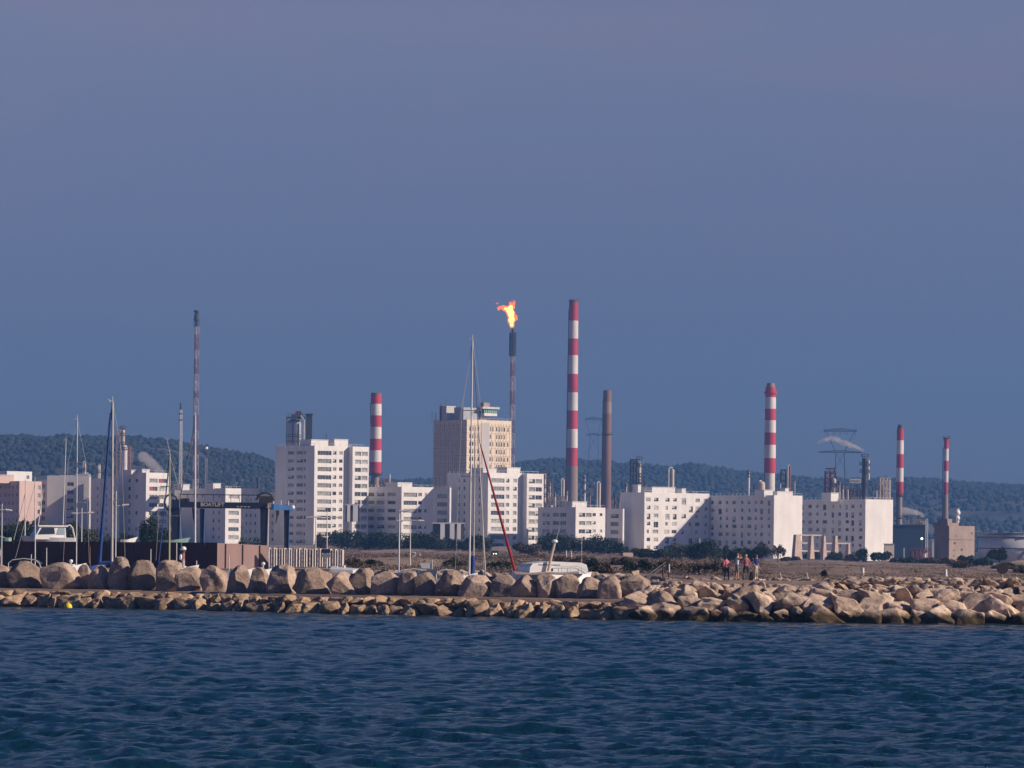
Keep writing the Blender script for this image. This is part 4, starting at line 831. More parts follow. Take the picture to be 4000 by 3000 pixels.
# ------------------------------------------------------------------ rocks
def rock_mat(name, c1, c2, tide=0.75, alg=(0.10, 0.065, 0.022), dark=0.0):
    m = bpy.data.materials.new(name); m.use_nodes = True; n = m.node_tree.nodes; l = m.node_tree.links; b = n['Principled BSDF']; b.inputs['Roughness'].default_value = 0.9
    t = n.new('ShaderNodeTexCoord'); g = n.new('ShaderNodeNewGeometry'); oi = n.new('ShaderNodeObjectInfo')
    off = n.new('ShaderNodeVectorMath'); off.operation = 'ADD'; l.new(g.outputs['Position'], off.inputs[0]); l.new(oi.outputs['Random'], off.inputs[1])
    a = n.new('ShaderNodeTexNoise'); a.inputs['Scale'].default_value = 1.1; a.inputs['Detail'].default_value = 9; a.inputs['Roughness'].default_value = 0.62; l.new(off.outputs[0], a.inputs['Vector'])
    r = n.new('ShaderNodeValToRGB'); r.color_ramp.elements[0].position = 0.34; r.color_ramp.elements[1].position = 0.66
    r.color_ramp.elements[0].color = c1+(1,); r.color_ramp.elements[1].color = c2+(1,); l.new(a.outputs[0], r.inputs[0])
    # pits and lichen
    v = n.new('ShaderNodeTexNoise'); v.inputs['Scale'].default_value = 6.5; v.inputs['Detail'].default_value = 5; l.new(off.outputs[0], v.inputs['Vector'])
    vr = n.new('ShaderNodeMapRange'); vr.inputs['From Min'].default_value = 0.3; vr.inputs['From Max'].default_value = 0.5; vr.inputs['To Min'].default_value = 0.55; vr.inputs['To Max'].default_value = 1.0; l.new(v.outputs[0], vr.inputs['Value'])
    ob = n.new('ShaderNodeMapRange'); ob.inputs['To Min'].default_value = 0.70; ob.inputs['To Max'].default_value = 1.18; l.new(oi.outputs['Random'], ob.inputs['Value'])
    mu = n.new('ShaderNodeMath'); mu.operation = 'MULTIPLY'; l.new(vr.outputs[0], mu.inputs[0]); l.new(ob.outputs[0], mu.inputs[1])
    sc_ = n.new('ShaderNodeVectorMath'); sc_.operation = 'SCALE'; l.new(r.outputs[0], sc_.inputs[0]); l.new(mu.outputs[0], sc_.inputs['Scale'])
    # algae below the tide mark
    sp = n.new('ShaderNodeSeparateXYZ'); l.new(g.outputs['Position'], sp.inputs[0])
    w_ = n.new('ShaderNodeMath'); w_.operation = 'MULTIPLY_ADD'; w_.inputs[1].default_value = 0.7; l.new(a.outputs[0], w_.inputs[0]); l.new(sp.outputs[2], w_.inputs[2])
    wr = n.new('ShaderNodeMapRange'); wr.inputs['From Min'].default_value = tide+0.18; wr.inputs['From Max'].default_value = tide+0.5; wr.inputs['To Min'].default_value = 1; wr.inputs['To Max'].default_value = 0; l.new(w_.outputs[0], wr.inputs['Value'])
    al = n.new('ShaderNodeMix'); al.data_type = 'RGBA'; al.inputs['B'].default_value = alg+(1,)
    av = n.new('ShaderNodeVectorMath'); av.operation = 'SCALE'; av.inputs[0].default_value = alg; l.new(vr.outputs[0], av.inputs['Scale'])
    l.new(wr.outputs[0], al.inputs[0]); l.new(sc_.outputs[0], al.inputs['A']); l.new(av.outputs[0], al.inputs['B']); l.new(al.outputs['Result'], b.inputs['Base Color'])
    bp = n.new('ShaderNodeBump'); bp.inputs['Strength'].default_value = 0.8; bp.inputs['Distance'].default_value = 0.12
    l.new(a.outputs[0], bp.inputs['Height']); bp2 = n.new('ShaderNodeBump'); bp2.inputs['Strength'].default_value = 0.5; bp2.inputs['Distance'].default_value = 0.05
    l.new(v.outputs[0], bp2.inputs['Height']); l.new(bp.outputs[0], bp2.inputs['Normal']); l.new(bp2.outputs[0], b.inputs['Normal'])
    return m
M_BOULD = rock_mat('boulder_stone', (0.31, 0.215, 0.165), (0.55, 0.415, 0.32), tide=-2)
M_RIPRAP = rock_mat('riprap_limestone', (0.40, 0.28, 0.21), (0.70, 0.54, 0.41), tide=0.66, alg=(0.085, 0.055, 0.022))
M_LOWROCK = rock_mat('ochre_riprap', (0.32, 0.20, 0.12), (0.60, 0.43, 0.28), tide=0.05, alg=(0.13, 0.075, 0.035))
def rock_mesh(name, seed, m, npts=16, amp=0.035, standing=False, bev=0.06, top=0.62, pw=0.62):
    """angular broken stone: hull of scattered points, chamfered, subdivided and roughened; fits the unit box"""
    rng = np.random.RandomState(seed); bm = bmesh.new(); pts = []
    if standing:
        sk = rng.uniform(-.15, .15)
        for z, w_ in ((-.5, 1.0), (-.28, 1.04), (0.02, 1.0), (.25, .88), (.42, top), (.5, top*.55)):
            n_ = 5
            for k in range(n_):
                a = 2*math.pi*(k+rng.uniform(-.45, .45))/n_; r = .5*w_*rng.uniform(.72, 1.1)
                pts.append((math.copysign(abs(math.cos(a))**pw, math.cos(a))*r+sk*(z+.5)*.5, math.copysign(abs(math.sin(a))**.8, math.sin(a))*r, z+rng.uniform(-.06, .06)*(abs(z) < .4)))
    else:
        for k in range(npts):
            d = rng.randn(3); d /= np.linalg.norm(d); d = np.sign(d)*np.abs(d)**.7; pts.append(tuple(d*rng.uniform(.36, .56)))
    for p in pts: bm.verts.new(p)
    r_ = bmesh.ops.convex_hull(bm, input=bm.verts[:]); bmesh.ops.delete(bm, geom=[g for g in r_['geom_interior'] if isinstance(g, bmesh.types.BMVert)], context='VERTS')
    bmesh.ops.dissolve_limit(bm, angle_limit=R(17), verts=bm.verts[:], edges=bm.edges[:])
    bmesh.ops.bevel(bm, geom=bm.edges[:], offset=bev, segments=2, affect='EDGES', profile=.6, clamp_overlap=True)
    bmesh.ops.triangulate(bm, faces=bm.faces[:])
    for _ in range(3):
        lng = [e for e in bm.edges if e.calc_length() > .085]
        if lng: bmesh.ops.subdivide_edges(bm, edges=lng, cuts=1)
        bmesh.ops.triangulate(bm, faces=bm.faces[:])
    V = np.array([v.co[:] for v in bm.verts]); F = np.array([[v.index for v in f.verts] for f in bm.faces]); bm.verts.index_update(); bm.free()
    nv = []
    for v in V:
        p = Vector(v); o_ = Vector((seed*7.1, 3, 1))
        q = noise.fractal(p*3.0+o_, .9, 2.1, 4)*amp; q2 = -abs(noise.noise(p*2.2+o_))*amp*1.8; d = p.normalized()
        nv.append(p+d*(q+q2))
    V = np.array([tuple(p) for p in nv]); mn, mx = V.min(0), V.max(0); V = (V-(mn+mx)/2)/(mx-mn)
    return np_mesh(name, V, F, [m])
def put_rock(me, c, dims, rz, label, group, name='boulder', cat='boulder', rx=0):
    o = link(name, me); o.location = c; o.scale = dims; o.rotation_euler = (rx, 0, rz); return tag(o, label, cat, group)
UP = [(-60, 48, 2205, 2290, 'rounded boulder cut by the left edge under the first lamp post'),
 (43, 168, 2190, 2298, 'wide boulder with a ragged lit streak under the dark boat canopy'),
 (168, 302, 2196, 2300, 'broad low boulder sloping right before the white motor boat with radar dome'),
 (302, 355, 2204, 2303, 'narrow square topped boulder right of the white motor boat'),
 (350, 434, 2206, 2303, 'flat topped smooth boulder at the foot of the blue rolled sail'),
 (430, 516, 2174, 2303, 'tallest boulder with bright split top beside the thick left mast'),
 (510, 616, 2186, 2300, 'pointed boulder with a long diagonal shadow right of the split topped one'),
 (612, 702, 2187, 2302, 'tall boulder before the green yellow mast'),
 (690, 794, 2212, 2305, 'square shaded boulder under the red and white marker boat'),
 (792, 882, 2208, 2308, 'domed shaded boulder before the joint of dark and light brown wall'),
 (893, 978, 2206, 2310, 'boulder with a bright right cheek under the light brown wall'),
 (975, 1050, 2214, 2312, 'blocky dim boulder under the small white boat dome'),
 (1048, 1152, 2206, 2313, 'boulder with a bright craggy right shoulder at the start of the slatted wall'),
 (1155, 1286, 2214, 2320, 'leaning boulder with orange red stain at its right foot'),
 (1284, 1382, 2230, 2322, 'dim triangular boulder under the white jetty slab'),
 (1372, 1462, 2218, 2322, 'craggy boulder with pale runnels right of the jetty slab'),
 (1458, 1564, 2231, 2328, 'smooth broad boulder left of the tall single arm lamp post'),
 (1560, 1632, 2230, 2332, 'narrow boulder just right of the tall single arm lamp post'),
 (1624, 1706, 2234, 2332, 'pyramid shaped boulder under the white canopy panel'),
 (1708, 1808, 2226, 2337, 'upright boulder with wavy pale bands beside the white bow'),
 (1800, 1922, 2244, 2337, 'widest dark boulder under the tallest mast'),
 (1916, 2018, 2244, 2338, 'boulder at the foot of the red rolled sail'),
 (2003, 2107, 2246, 2340, 'boulder with a lit notch under the left end of the long awning'),
 (2096, 2182, 2243, 2345, 'upright boulder with a bright central ridge under the awning'),
 (2173, 2264, 2242, 2348, 'smooth square boulder under the white motor cruiser'),
 (2257, 2344, 2253, 2350, 'rounded boulder with scratched right face right of the cruiser bow'),
 (2340, 2428, 2247, 2350, 'boulder with a sharp lit triangle in the gap before the last one'),
 (2414, 2530, 2245, 2352, 'last and largest pale boulder at the right end of the row')]
for i, (x0, x1, yt, yb, lab) in enumerate(UP):
    px = (x0+x1)/2; D = Dw_px(px)+8.2+(0.6 if i % 3 == 0 else 0)-(0.5 if i % 4 == 2 else 0)
    b = P(px, yb, D); tp = P(px, yt, D); wd = (x1-x0)*S(D)*1.22; zb = float(land_z(b.x, D))-0.15; h = tp.z-zb
    rng = random.Random(i*3+1)
    me = rock_mesh('boulder', 100+i*5, M_BOULD, standing=True, amp=0.028, bev=.022, top=rng.uniform(.42, .78))
    put_rock(me, (b.x, D, zb+h/2), (wd, min(wd*0.85, 2.0), h), rng.uniform(-.12, .12), lab, 'standing boulders on the jetty')
RM = [rock_mesh('riprap_rock', 300+i, M_LOWROCK, npts=13+i, amp=.05, bev=.07) for i in range(9)]
RB = [rock_mesh('riprap_rock', 340+i, M_RIPRAP, npts=10+i, amp=.045, bev=.035) for i in range(14)]
rng = random.Random(9)
def row(px0, px1, e, z, wpx, hz, meshes, dep, label, group, jz=0.1, tilt=0.2, rot=0.16):
    px = px0; k = 0
    while px < px1:
        wd = wpx*rng.uniform(0.62, 1.3); pc = px+wd/2; D = Dw_px(pc)+e+rng.uniform(-0.35, 0.35); zz = z+rng.uniform(-jz, jz)
        b = P(pc, 2300, D); h = hz*rng.uniform(0.75, 1.2)*(0.6+0.4*wd/wpx); k += 1
        o = put_rock(rng.choice(meshes), (b.x, D, zz), (wd*S(D)*1.28, dep*rng.uniform(.9, 1.3), h*1.15), rng.uniform(-0.25, 0.25), label(k, pc), group, name='riprap_rock', cat='rock', rx=rng.uniform(-tilt, tilt))
        o.rotation_euler[1] = rng.uniform(-rot*.3, rot*.8)
        px += wd*0.93
    return k
def near(pc):
    best = min(UP, key=lambda u: abs((u[0]+u[1])/2-pc)); return best
row(-40, 2480, 0.55, 0.26, 68, 1.05, RM, 1.5, lambda k, p: f'brown waterline rock, {ordn(k)} from the left in the lowest course of the jetty', 'lowest course of jetty rocks')
row(-20, 2500, 2.1, 0.84, 50, 0.62, RM, 1.3, lambda k, p: f'small ochre rock, {ordn(k)} from the left in the upper course below the boulders', 'upper course of jetty rocks', jz=0.07)
def lab_r(txt): return lambda k, p: f'{txt}, {ordn(k)} from the left'
row(2470, 4130, 0.3, 0.22, 104, 1.35, RB, 1.9, lab_r('algae brown rock at the waterline of the pale breakwater'), 'waterline rocks of the breakwater', jz=.12, tilt=.35, rot=.7)
row(2440, 4130, 1.9, 0.95, 104, 1.45, RB, 2.0, lab_r('big pale rock in the second course of the breakwater'), 'second course of breakwater rocks', jz=.16, tilt=.4, rot=.7)
row(2480, 4130, 3.3, 1.50, 76, 1.0, RB, 1.9, lab_r('big pale rock in the third course of the breakwater'), 'third course of breakwater rocks', jz=.14, tilt=.4, rot=.7)
row(2520, 4130, 4.6, 1.90, 60, .75, RB, 1.9, lab_r('pale rock in the fourth course near the breakwater crest'), 'fourth course of breakwater rocks', jz=.1, tilt=.3, rot=.6)
row(2560, 4130, 6.0, 2.20, 48, 0.52, RB, 1.6, lab_r('pale slab rock along the crest of the breakwater'), 'crest rocks of the breakwater', jz=.04, tilt=.15)
row(3230, 4130, 7.0, 2.58, 56, 0.55, RB, 1.6, lab_r('small pale rock behind the breakwater crest'), 'small rocks behind the crest', jz=.05, tilt=.2)
row(3290, 4130, 8.4, 2.72, 56, 0.5, RB, 1.9, lab_r('middling pale rock on the flat top, just behind the crest'), 'flat top rocks behind the crest', jz=.05, tilt=.2)
row(3330, 4130, 10.2, 2.74, 48, 0.42, RB, 1.8, lab_r('small rock on the flat top of the breakwater'), 'small rocks on the flat top', jz=.05, tilt=.2)
row(3030, 4130, 13.6, 2.62, 44, 0.42, RB, 1.3, lab_r('small rock on the far edge of the path'), 'small rocks on the far edge of the path', jz=.06, tilt=.2)
row(2540, 3030, 13.5, 2.42, 42, 0.6, RB, 1.3, lab_r('pale rock behind the path near the people'), 'pale rocks behind the people', jz=.1, tilt=.2)
# rocks across the harbour basin
def far_row(px0, px1, D, z, wpx, hz, txt, group):
    px = px0; k = 0
    while px < px1:
        wd = wpx*rng.uniform(0.6, 1.4); b = P(px+wd/2, 2230, D); k += 1
        put_rock(rng.choice(RB), (b.x, D+rng.uniform(-.6, .6), z+rng.uniform(-.12, .12)), (wd*S(D)*1.15, 1.6, hz*rng.uniform(.8, 1.25)), rng.uniform(-.4, .4), f'{txt}, {ordn(k)} from the left', group, name='riprap_rock', cat='rock'); px += wd*.92
far_row(1340, 2470, 396, 2.1, 44, 1.0, 'pale rock on the far bank of the harbour', 'rocks on the far bank of the harbour')
n_rocks = sum(1 for o in COL.objects if o.name.startswith(('riprap', 'boulder')))
open('/tmp/rk','w').write(str(n_rocks)) if False else None

# the smallest stones, past the three hundred largest, make one rubble object
bpy.context.view_layer.update()
vs_, fs_, c_ = [], [], 0
for o in [o for o in COL.objects if o.get('group') in ('small rocks on the flat top', 'small rocks on the far edge of the path', 'small rocks behind the crest', 'upper course of jetty rocks_')]:
    me = o.data; n_ = len(me.vertices); co = np.empty(n_*3, dtype=np.float32); me.vertices.foreach_get('co', co); M_ = np.array(o.matrix_world)
    vs_.append(co.reshape(-1, 3) @ M_[:3, :3].T+M_[:3, 3]); f_ = np.empty(len(me.polygons)*3, dtype=np.int32); me.polygons.foreach_get('vertices', f_); fs_.append(f_.reshape(-1, 3)+c_); c_ += n_
    bpy.data.objects.remove(o)
tag(link('rubble', np_mesh('rubble', np.concatenate(vs_), np.concatenate(fs_), [M_RIPRAP])), 'small loose stones on the flat top of the breakwater', 'rubble', kind='stuff')
# ------------------------------------------------------------------ trees, bushes and scrub
def leaf_mat(name, c1, c2, scale=1.2):
    return mat(name, c1, 0.85, col2=c2, scale=scale, detail=4, spec=0.2)
M_LEAF = leaf_mat('dark_foliage', (0.014, 0.026, 0.014), (0.05, 0.07, 0.03)); M_LEAF2 = leaf_mat('olive_foliage', (0.035, 0.045, 0.022), (0.10, 0.11, 0.055))
M_LEAF3 = leaf_mat('brown_foliage', (0.06, 0.045, 0.03), (0.14, 0.10, 0.07)); M_BARK = mat('bark', (0.10, 0.075, 0.06), 0.9, var=0.3, scale=3)
def crown_mesh(seed, n, lobes, leaf, m, W, H, Dp):
    """many small leaf faces spread through lobes of an uneven crown; local, base at z 0"""
    rng = np.random.RandomState(seed); L = []
    for k in range(lobes):
        a = rng.uniform(-1, 1); L.append((a*0.40*W, rng.uniform(-.3, .3)*Dp, H*(0.22+0.5*rng.rand()*(1-0.35*abs(a))), W*rng.uniform(.12, .26), H*rng.uniform(.16, .32)))
    L.append((0, 0, H*.35, W*.36, H*.32))
    V = []; F = []; c = 0
    for i in range(n):
        lx, ly, lz, lr, lh = L[rng.randint(len(L))]; d = rng.randn(3); d /= np.linalg.norm(d); rr = rng.rand()**0.35*(1+0.12*rng.randn())
        p = np.array([lx+d[0]*lr*rr, ly+d[1]*min(lr, Dp*.45)*rr, max(0.05, lz+d[2]*lh*rr)])
        a = rng.randn(3); a /= np.linalg.norm(a); b = np.cross(a, rng.randn(3)); b /= np.linalg.norm(b)+1e-6; s = leaf*(0.6+0.8*rng.rand())
        V += [p-a*s-b*s*.5, p+a*s*.2-b*s*.7, p+a*s, p+a*s*.1+b*s*.7]; F.append((c, c+1, c+2, c+3)); c += 4
    return np_mesh('crown', np.array(V), np.array(F), [m])
def bush(label, x0, x1, yt, yb, D, m=M_LEAF, lobes=9, n=None, leaf=None, cat='bush', name='bush', trunk=True, seed=None, group=None, lift=0.0):
    s = S(D); b = P((x0+x1)/2, yb, D); W = (x1-x0)*s*1.15; H = (yb-yt)*s; seed = int(x0+yt) if seed is None else seed
    gz = float(land_z(b.x, D)); zb = min(gz, b.z); H = b.z+H-zb if gz < b.z else (P(x0, yt, D).z-zb)
    H *= 1.18; t = thing(name, label, cat, (b.x, D, zb), 0, group)
    leaf = leaf or max(0.10, 3.4*s); n = n or int(min(9000, 1500+W*H/(leaf*leaf)*2.2))
    o = link('crown', crown_mesh(seed, n, lobes, leaf, m, W, H*(1-lift), min(W*.6, 8)), t); o.location = (0, 0, H*lift)
    rng = random.Random(seed); mb = MB(); 
    hh = H*(lift+0.45)
    mb.tube((0, 0, -.3), (0.05*W, 0, hh*.5), W*.03+.04, W*.02+.03, 7); mb.tube((.05*W, 0, hh*.5), (0, 0, hh), W*.02+.03, .03, 6)
    for k in range(5): a = rng.uniform(-1, 1); mb.tube((.03*W, 0, hh*rng.uniform(.3, .6)), (a*W*.33, rng.uniform(-.1, .1)*W, hh*rng.uniform(.8, 1.5)), W*.012+.025, .02, 5)
    mb.build('trunk', M_BARK, t)
    return t
bush('low dark bushes behind the brown wall at the left edge', -30, 200, 2040, 2120, 700, lobes=12)
bush('brownish bush under the thin mast at left', 60, 165, 2028, 2110, 760, M_LEAF3)
bush('round olive green tree behind the double arm lamp post', 255, 410, 2036, 2122, 720, M_LEAF2, lobes=8, cat='tree', name='tree')
bush('dark green tree in front of the stepped block', 542, 665, 2022, 2122, 700, M_LEAF, cat='tree', name='tree', lobes=7)
bush('dark low bush between the blue sail and the dark green tree', 430, 545, 2080, 2122, 720, M_LEAF)
bush('dry olive bush at the foot of the lit window strip', 935, 1010, 2088, 2125, 900, M_LEAF2)
bush('faded purple bush at the foot of the tall white tower', 1228, 1292, 2080, 2150, 1200, M_LEAF3)
bush('long dark thicket right of the tall white tower', 1285, 1420, 2066, 2158, 1150, M_LEAF, lobes=16)
bush('long dark thicket under the low block with lit front', 1400, 1560, 2070, 2160, 1120, M_LEAF, lobes=16, seed=4)
bush('low dark shrubs left of the double lamp', 1540, 1640, 2100, 2165, 1100, M_LEAF, seed=6)
bush('dark thicket left of the open passage with bright pillars', 1605, 1730, 2076, 2158, 1100, M_LEAF, lobes=14, seed=7)
bush('dark thicket below the bright pillars', 1715, 1830, 2104, 2160, 1120, M_LEAF, lobes=14, seed=8)
bush('dark thicket behind the tallest mast', 1810, 1925, 2092, 2160, 1120, M_LEAF, lobes=14, seed=9)
bush('thin olive scrub at the foot of the second white tower', 1985, 2120, 2118, 2168, 1000, M_LEAF3, seed=10)
bush('dense dark thicket left of the low block end wall', 2105, 2260, 2082, 2166, 1050, M_LEAF, lobes=18, seed=11)
bush('dense dark thicket before the low block end wall', 2240, 2390, 2090, 2168, 1050, M_LEAF, lobes=18, seed=12)
bush('dense dark thicket before the narrow shaded block', 2350, 2440, 2108, 2172, 1050, M_LEAF, lobes=10, seed=13)
bush('low dark scrub under the grey end of the long slab', 2420, 2540, 2140, 2185, 950, M_LEAF3, lobes=10, seed=14)
bush('olive bush at the diagonal shadow of the long slab', 2590, 2720, 2110, 2180, 900, M_LEAF2, lobes=12, seed=15)
bush('dark tree left of the group of people', 2705, 2830, 2100, 2190, 860, M_LEAF, lobes=12, seed=16, cat='tree', name='tree')
bush('dark tree between the people and the bright gable', 2885, 3000, 2120, 2188, 900, M_LEAF, lobes=9, seed=17, cat='tree', name='tree')
bush('sparse little tree in front of the middle bright gable', 3008, 3066, 2132, 2186, 1000, M_LEAF3, lobes=6, seed=18, cat='tree', name='tree', n=700, lift=.15)
bush('dark bush in the last bay of the concrete frame', 3345, 3398, 2140, 2200, 1150, M_LEAF, lobes=7, seed=19)
bush('dark scrub inside the first bays of the concrete frame', 3140, 3230, 2155, 2195, 1320, M_LEAF, lobes=8, seed=20)
bush('round headed small tree in front of the right bright gable', 3406, 3480, 2154, 2199, 1150, M_LEAF, lobes=8, seed=21, cat='tree', name='tree', lift=.18)
bush('low dark bushes under the red frame yard', 3530, 3620, 2172, 2212, 1050, M_LEAF, lobes=10, seed=22)
bush('dark bush at the left foot of the concrete block', 3640, 3735, 2172, 2216, 1040, M_LEAF3, lobes=9, seed=23)
bush('dark spiky bush before the concrete block', 3735, 3800, 2166, 2212, 1000, M_LEAF, lobes=6, seed=24)
bush('low dark bushes right of the concrete block', 3800, 3880, 2178, 2212, 1000, M_LEAF, lobes=9, seed=25)
bush('umbrella pine below the silver tank', 3856, 3945, 2148, 2205, 980, M_LEAF, lobes=9, seed=26, cat='tree', name='pine_tree', lift=.3)
bush('dark bush at the right edge under the tank', 3960, 4060, 2205, 2262, 600, M_LEAF3, lobes=9, seed=27)
bush('dark shrub behind the A shaped poles', 3205, 3235, 2232, 2272, 420, M_LEAF, lobes=5, seed=28)
bush('purple brown shrub on the far harbour bank', 2330, 2400, 2200, 2262, 430, M_LEAF3, lobes=8, seed=29)
bush('dark bramble behind the gangway rails', 2440, 2560, 2180, 2252, 450, M_LEAF, lobes=11, seed=30)
bush('dark bramble right of the gangway posts', 2560, 2700, 2178, 2256, 450, M_LEAF3, lobes=12, seed=31)
bush('twiggy brown scrub left of the people', 2680, 2830, 2186, 2260, 440, M_LEAF3, lobes=12, seed=32)
for x0, x1, yt, yb, D, m_, lab in ((1345, 1440, 2178, 2226, 470, M_LEAF3, 'brown shrub behind the first far bank rocks'), (1420, 1500, 2186, 2222, 480, M_LEAF, 'small dark shrub on the bank left of the tall lamp post'), (1500, 1590, 2168, 2215, 520, M_LEAF3, 'mauve brown shrub behind the tall lamp post'), (1640, 1740, 2170, 2214, 520, M_LEAF3, 'low brown shrub right of the double arm lamp on the bank'), (1740, 1830, 2178, 2226, 480, M_LEAF2, 'olive shrub on the bank left of the tallest mast'), (1900, 1990, 2190, 2235, 460, M_LEAF, 'rounded dark shrub beside the red rolled sail'), (2040, 2130, 2160, 2200, 600, M_LEAF2, 'olive shrub on the bank behind the cruiser cabin'), (2180, 2290, 2166, 2215, 520, M_LEAF3, 'brown shrub behind the leaning radar mast'), (2280, 2360, 2182, 2240, 450, M_LEAF, 'dark shrub right of the cruiser bow on the bank'), (2380, 2470, 2176, 2226, 500, M_LEAF3, 'brown shrub before the grey end of the long slab'),
    (2500, 2600, 2138, 2182, 850, M_LEAF, 'dark bush at the foot of the long slab windows'), (2820, 2900, 2130, 2190, 880, M_LEAF, 'dark bush right behind the people'), (3060, 3130, 2172, 2200, 1100, M_LEAF3, 'low scrub left of the first concrete pier'), (3225, 3300, 2160, 2198, 1150, M_LEAF, 'dark bush behind the rusty container'), (3290, 3350, 2166, 2200, 1150, M_LEAF3, 'brown bush between the teal container and the frame'), (3480, 3545, 2176, 2208, 1080, M_LEAF3, 'low brown bush right of the bright gable'), (3610, 3660, 2178, 2212, 1050, M_LEAF, 'small dark bush left of the concrete block'), (3700, 3790, 2190, 2222, 800, M_LEAF3, 'low mauve bush on the ground before the concrete block'), (3880, 3970, 2196, 2232, 700, M_LEAF3, 'low mauve bush under the umbrella pine')):
    bush(lab, x0, x1, yt, yb, D, m_, lobes=10)
# dry scrub over the waste ground: nobody could count it
def scrub(name, x0, x1, d0, d1, n, m, hmin, hmax, seed, label):
    rng = np.random.RandomState(seed); V = []; F = []; c = 0
    for i in range(n):
        D = d0*(d1/d0)**rng.rand(); px = x0+(x1-x0)*rng.rand(); X = (px-2000)/FPX*D
        if noise.noise(Vector((X*.05, D*.012, seed))) < -0.12: continue
        z = float(land_z(X, D)); H = hmin+(hmax-hmin)*rng.rand()**2; W = H*(1.5+rng.rand()*2.0)
        for k in range(26):
            d = rng.randn(3); d /= np.linalg.norm(d); rr = rng.rand()**.4; p = np.array([X+d[0]*W*rr, D+d[1]*W*rr*.6, z+H*.45+d[2]*H*.5*rr]); a = rng.randn(3); a /= np.linalg.norm(a)
            b = np.cross(a, rng.randn(3)); b /= np.linalg.norm(b)+1e-6; s = max(.05, H*.13)*(0.5+rng.rand())
            V += [p-a*s-b*s*.4, p-b*s*.6+a*s*.2, p+a*s, p+b*s*.6]; F.append((c, c+1, c+2, c+3)); c += 4
    tag(link(name, np_mesh(name, np.array(V), np.array(F), [m])), label, 'scrub', kind='stuff')
M_SCR1 = mat('mauve_scrub', (0.115, 0.078, 0.07), 0.9, col2=(0.25, 0.18, 0.14), scale=0.35, detail=5); M_SCR2 = mat('straw_scrub', (0.15, 0.115, 0.065), 0.9, col2=(0.30, 0.23, 0.14), scale=0.5, detail=5)
M_SCR3 = mat('dark_scrub', (0.02, 0.026, 0.02), 0.9, col2=(0.07, 0.06, 0.045), scale=0.3, detail=5)
scrub('dry_scrub', 1300, 3000, 405, 1250, 5200, M_SCR1, .2, .75, 1, 'mauve brown dry scrub over the waste ground')
scrub('dark_scrub', 1300, 2950, 405, 1100, 3200, mat('murky_scrub', (0.035, 0.032, 0.03), 0.9, col2=(0.13, 0.095, 0.085), scale=0.3, detail=5), .2, .9, 2, 'dark thorny scrub across the harbour bank')
scrub('mauve_scrub', 2900, 4200, 300, 1150, 2600, M_SCR1, .15, .6, 4, 'low mauve scrub in bands on the flat ground to the right')
scrub('straw_grass', 2900, 4200, 292, 900, 2600, M_SCR2, .10, .40, 3, 'straw coloured dry grass on the flat ground to the right')
# ------------------------------------------------------------------ harbour
M_GEL = mat('white_gelcoat', (0.78, 0.77, 0.76), 0.35, var=0.05, scale=1.5)
M_ALU = mat('mast_aluminium', (0.66, 0.60, 0.53), 0.4, var=0.1, scale=1, metal=0.3)
M_WPOST = mat('white_post', (0.70, 0.68, 0.66), 0.5, var=0.08, scale=2)
M_WIRE = mat('rigging_wire', (0.12, 0.12, 0.13), 0.5, var=0.1)
M_WIREL = mat('pale_rigging', (0.45, 0.42, 0.40), 0.5, var=0.1)
M_BLUEC = mat('blue_canvas', (0.015, 0.06, 0.24), 0.8, var=0.2, scale=4)
M_REDC2 = mat('red_canvas', (0.30, 0.012, 0.022), 0.8, var=0.2, scale=4)
M_DKC = mat('dark_canvas', (0.035, 0.032, 0.04), 0.85, var=0.2, scale=4)
M_YELM = mat('yellow_green_mast', (0.46, 0.41, 0.24), 0.5, var=0.15, scale=1)
M_TINT = mat('tinted_pane', (0.03, 0.04, 0.05), 0.12, var=0.2)
M_TEAL = mat('teal_cover', (0.22, 0.34, 0.33), 0.8, var=0.15, scale=2)
M_NAVY = mat('navy_paint', (0.014, 0.028, 0.07), 0.5, var=0.2, scale=0.8)
M_BLUEP = mat('blue_paint', (0.03, 0.11, 0.30), 0.45, var=0.15, scale=0.8)
def hull_mb(mb, c, L, B, z0, z1, yaw, bow=1.0, n=10, sheer=0.35):
    cy_, sy = math.cos(yaw), math.sin(yaw); vs = []; ring = 9
    for i in range(n+1):
        u = i/n; x = -L/2+L*u; wv = B/2*(1-max(0, (u-.35)/.65)**2.2)*(0.86+0.14*min(1, u*4)); wv = max(wv, .03); zt = z1+sheer*max(0, (u-.4)/.6)**1.6; zb = z0+0.55*(zt-z0)*max(0, (u-.72)/.28)**1.5
        if u > 0.7: x += bow*0.0
        for k in range(ring):
            a = math.pi*k/(ring-1); yy = -math.cos(a)*wv; s_ = math.sin(a)**0.65; zz = zt-(zt-zb)*s_; ov = bow*0.35*(1-s_)*max(0, (u-.7)/.3)
            vs.append((c[0]+(x+ov)*cy_-yy*sy, c[1]+(x+ov)*sy+yy*cy_, zz))
    fs = []
    for i in range(n):
        for k in range(ring-1): a = i*ring+k; fs.append((a, a+ring, a+ring+1, a+1))
        fs.append((i*ring, (i)*ring+ring-1, (i+1)*ring+ring-1, (i+1)*ring))
    fs.append(tuple(range(ring))); mb.add(vs, fs); return mb
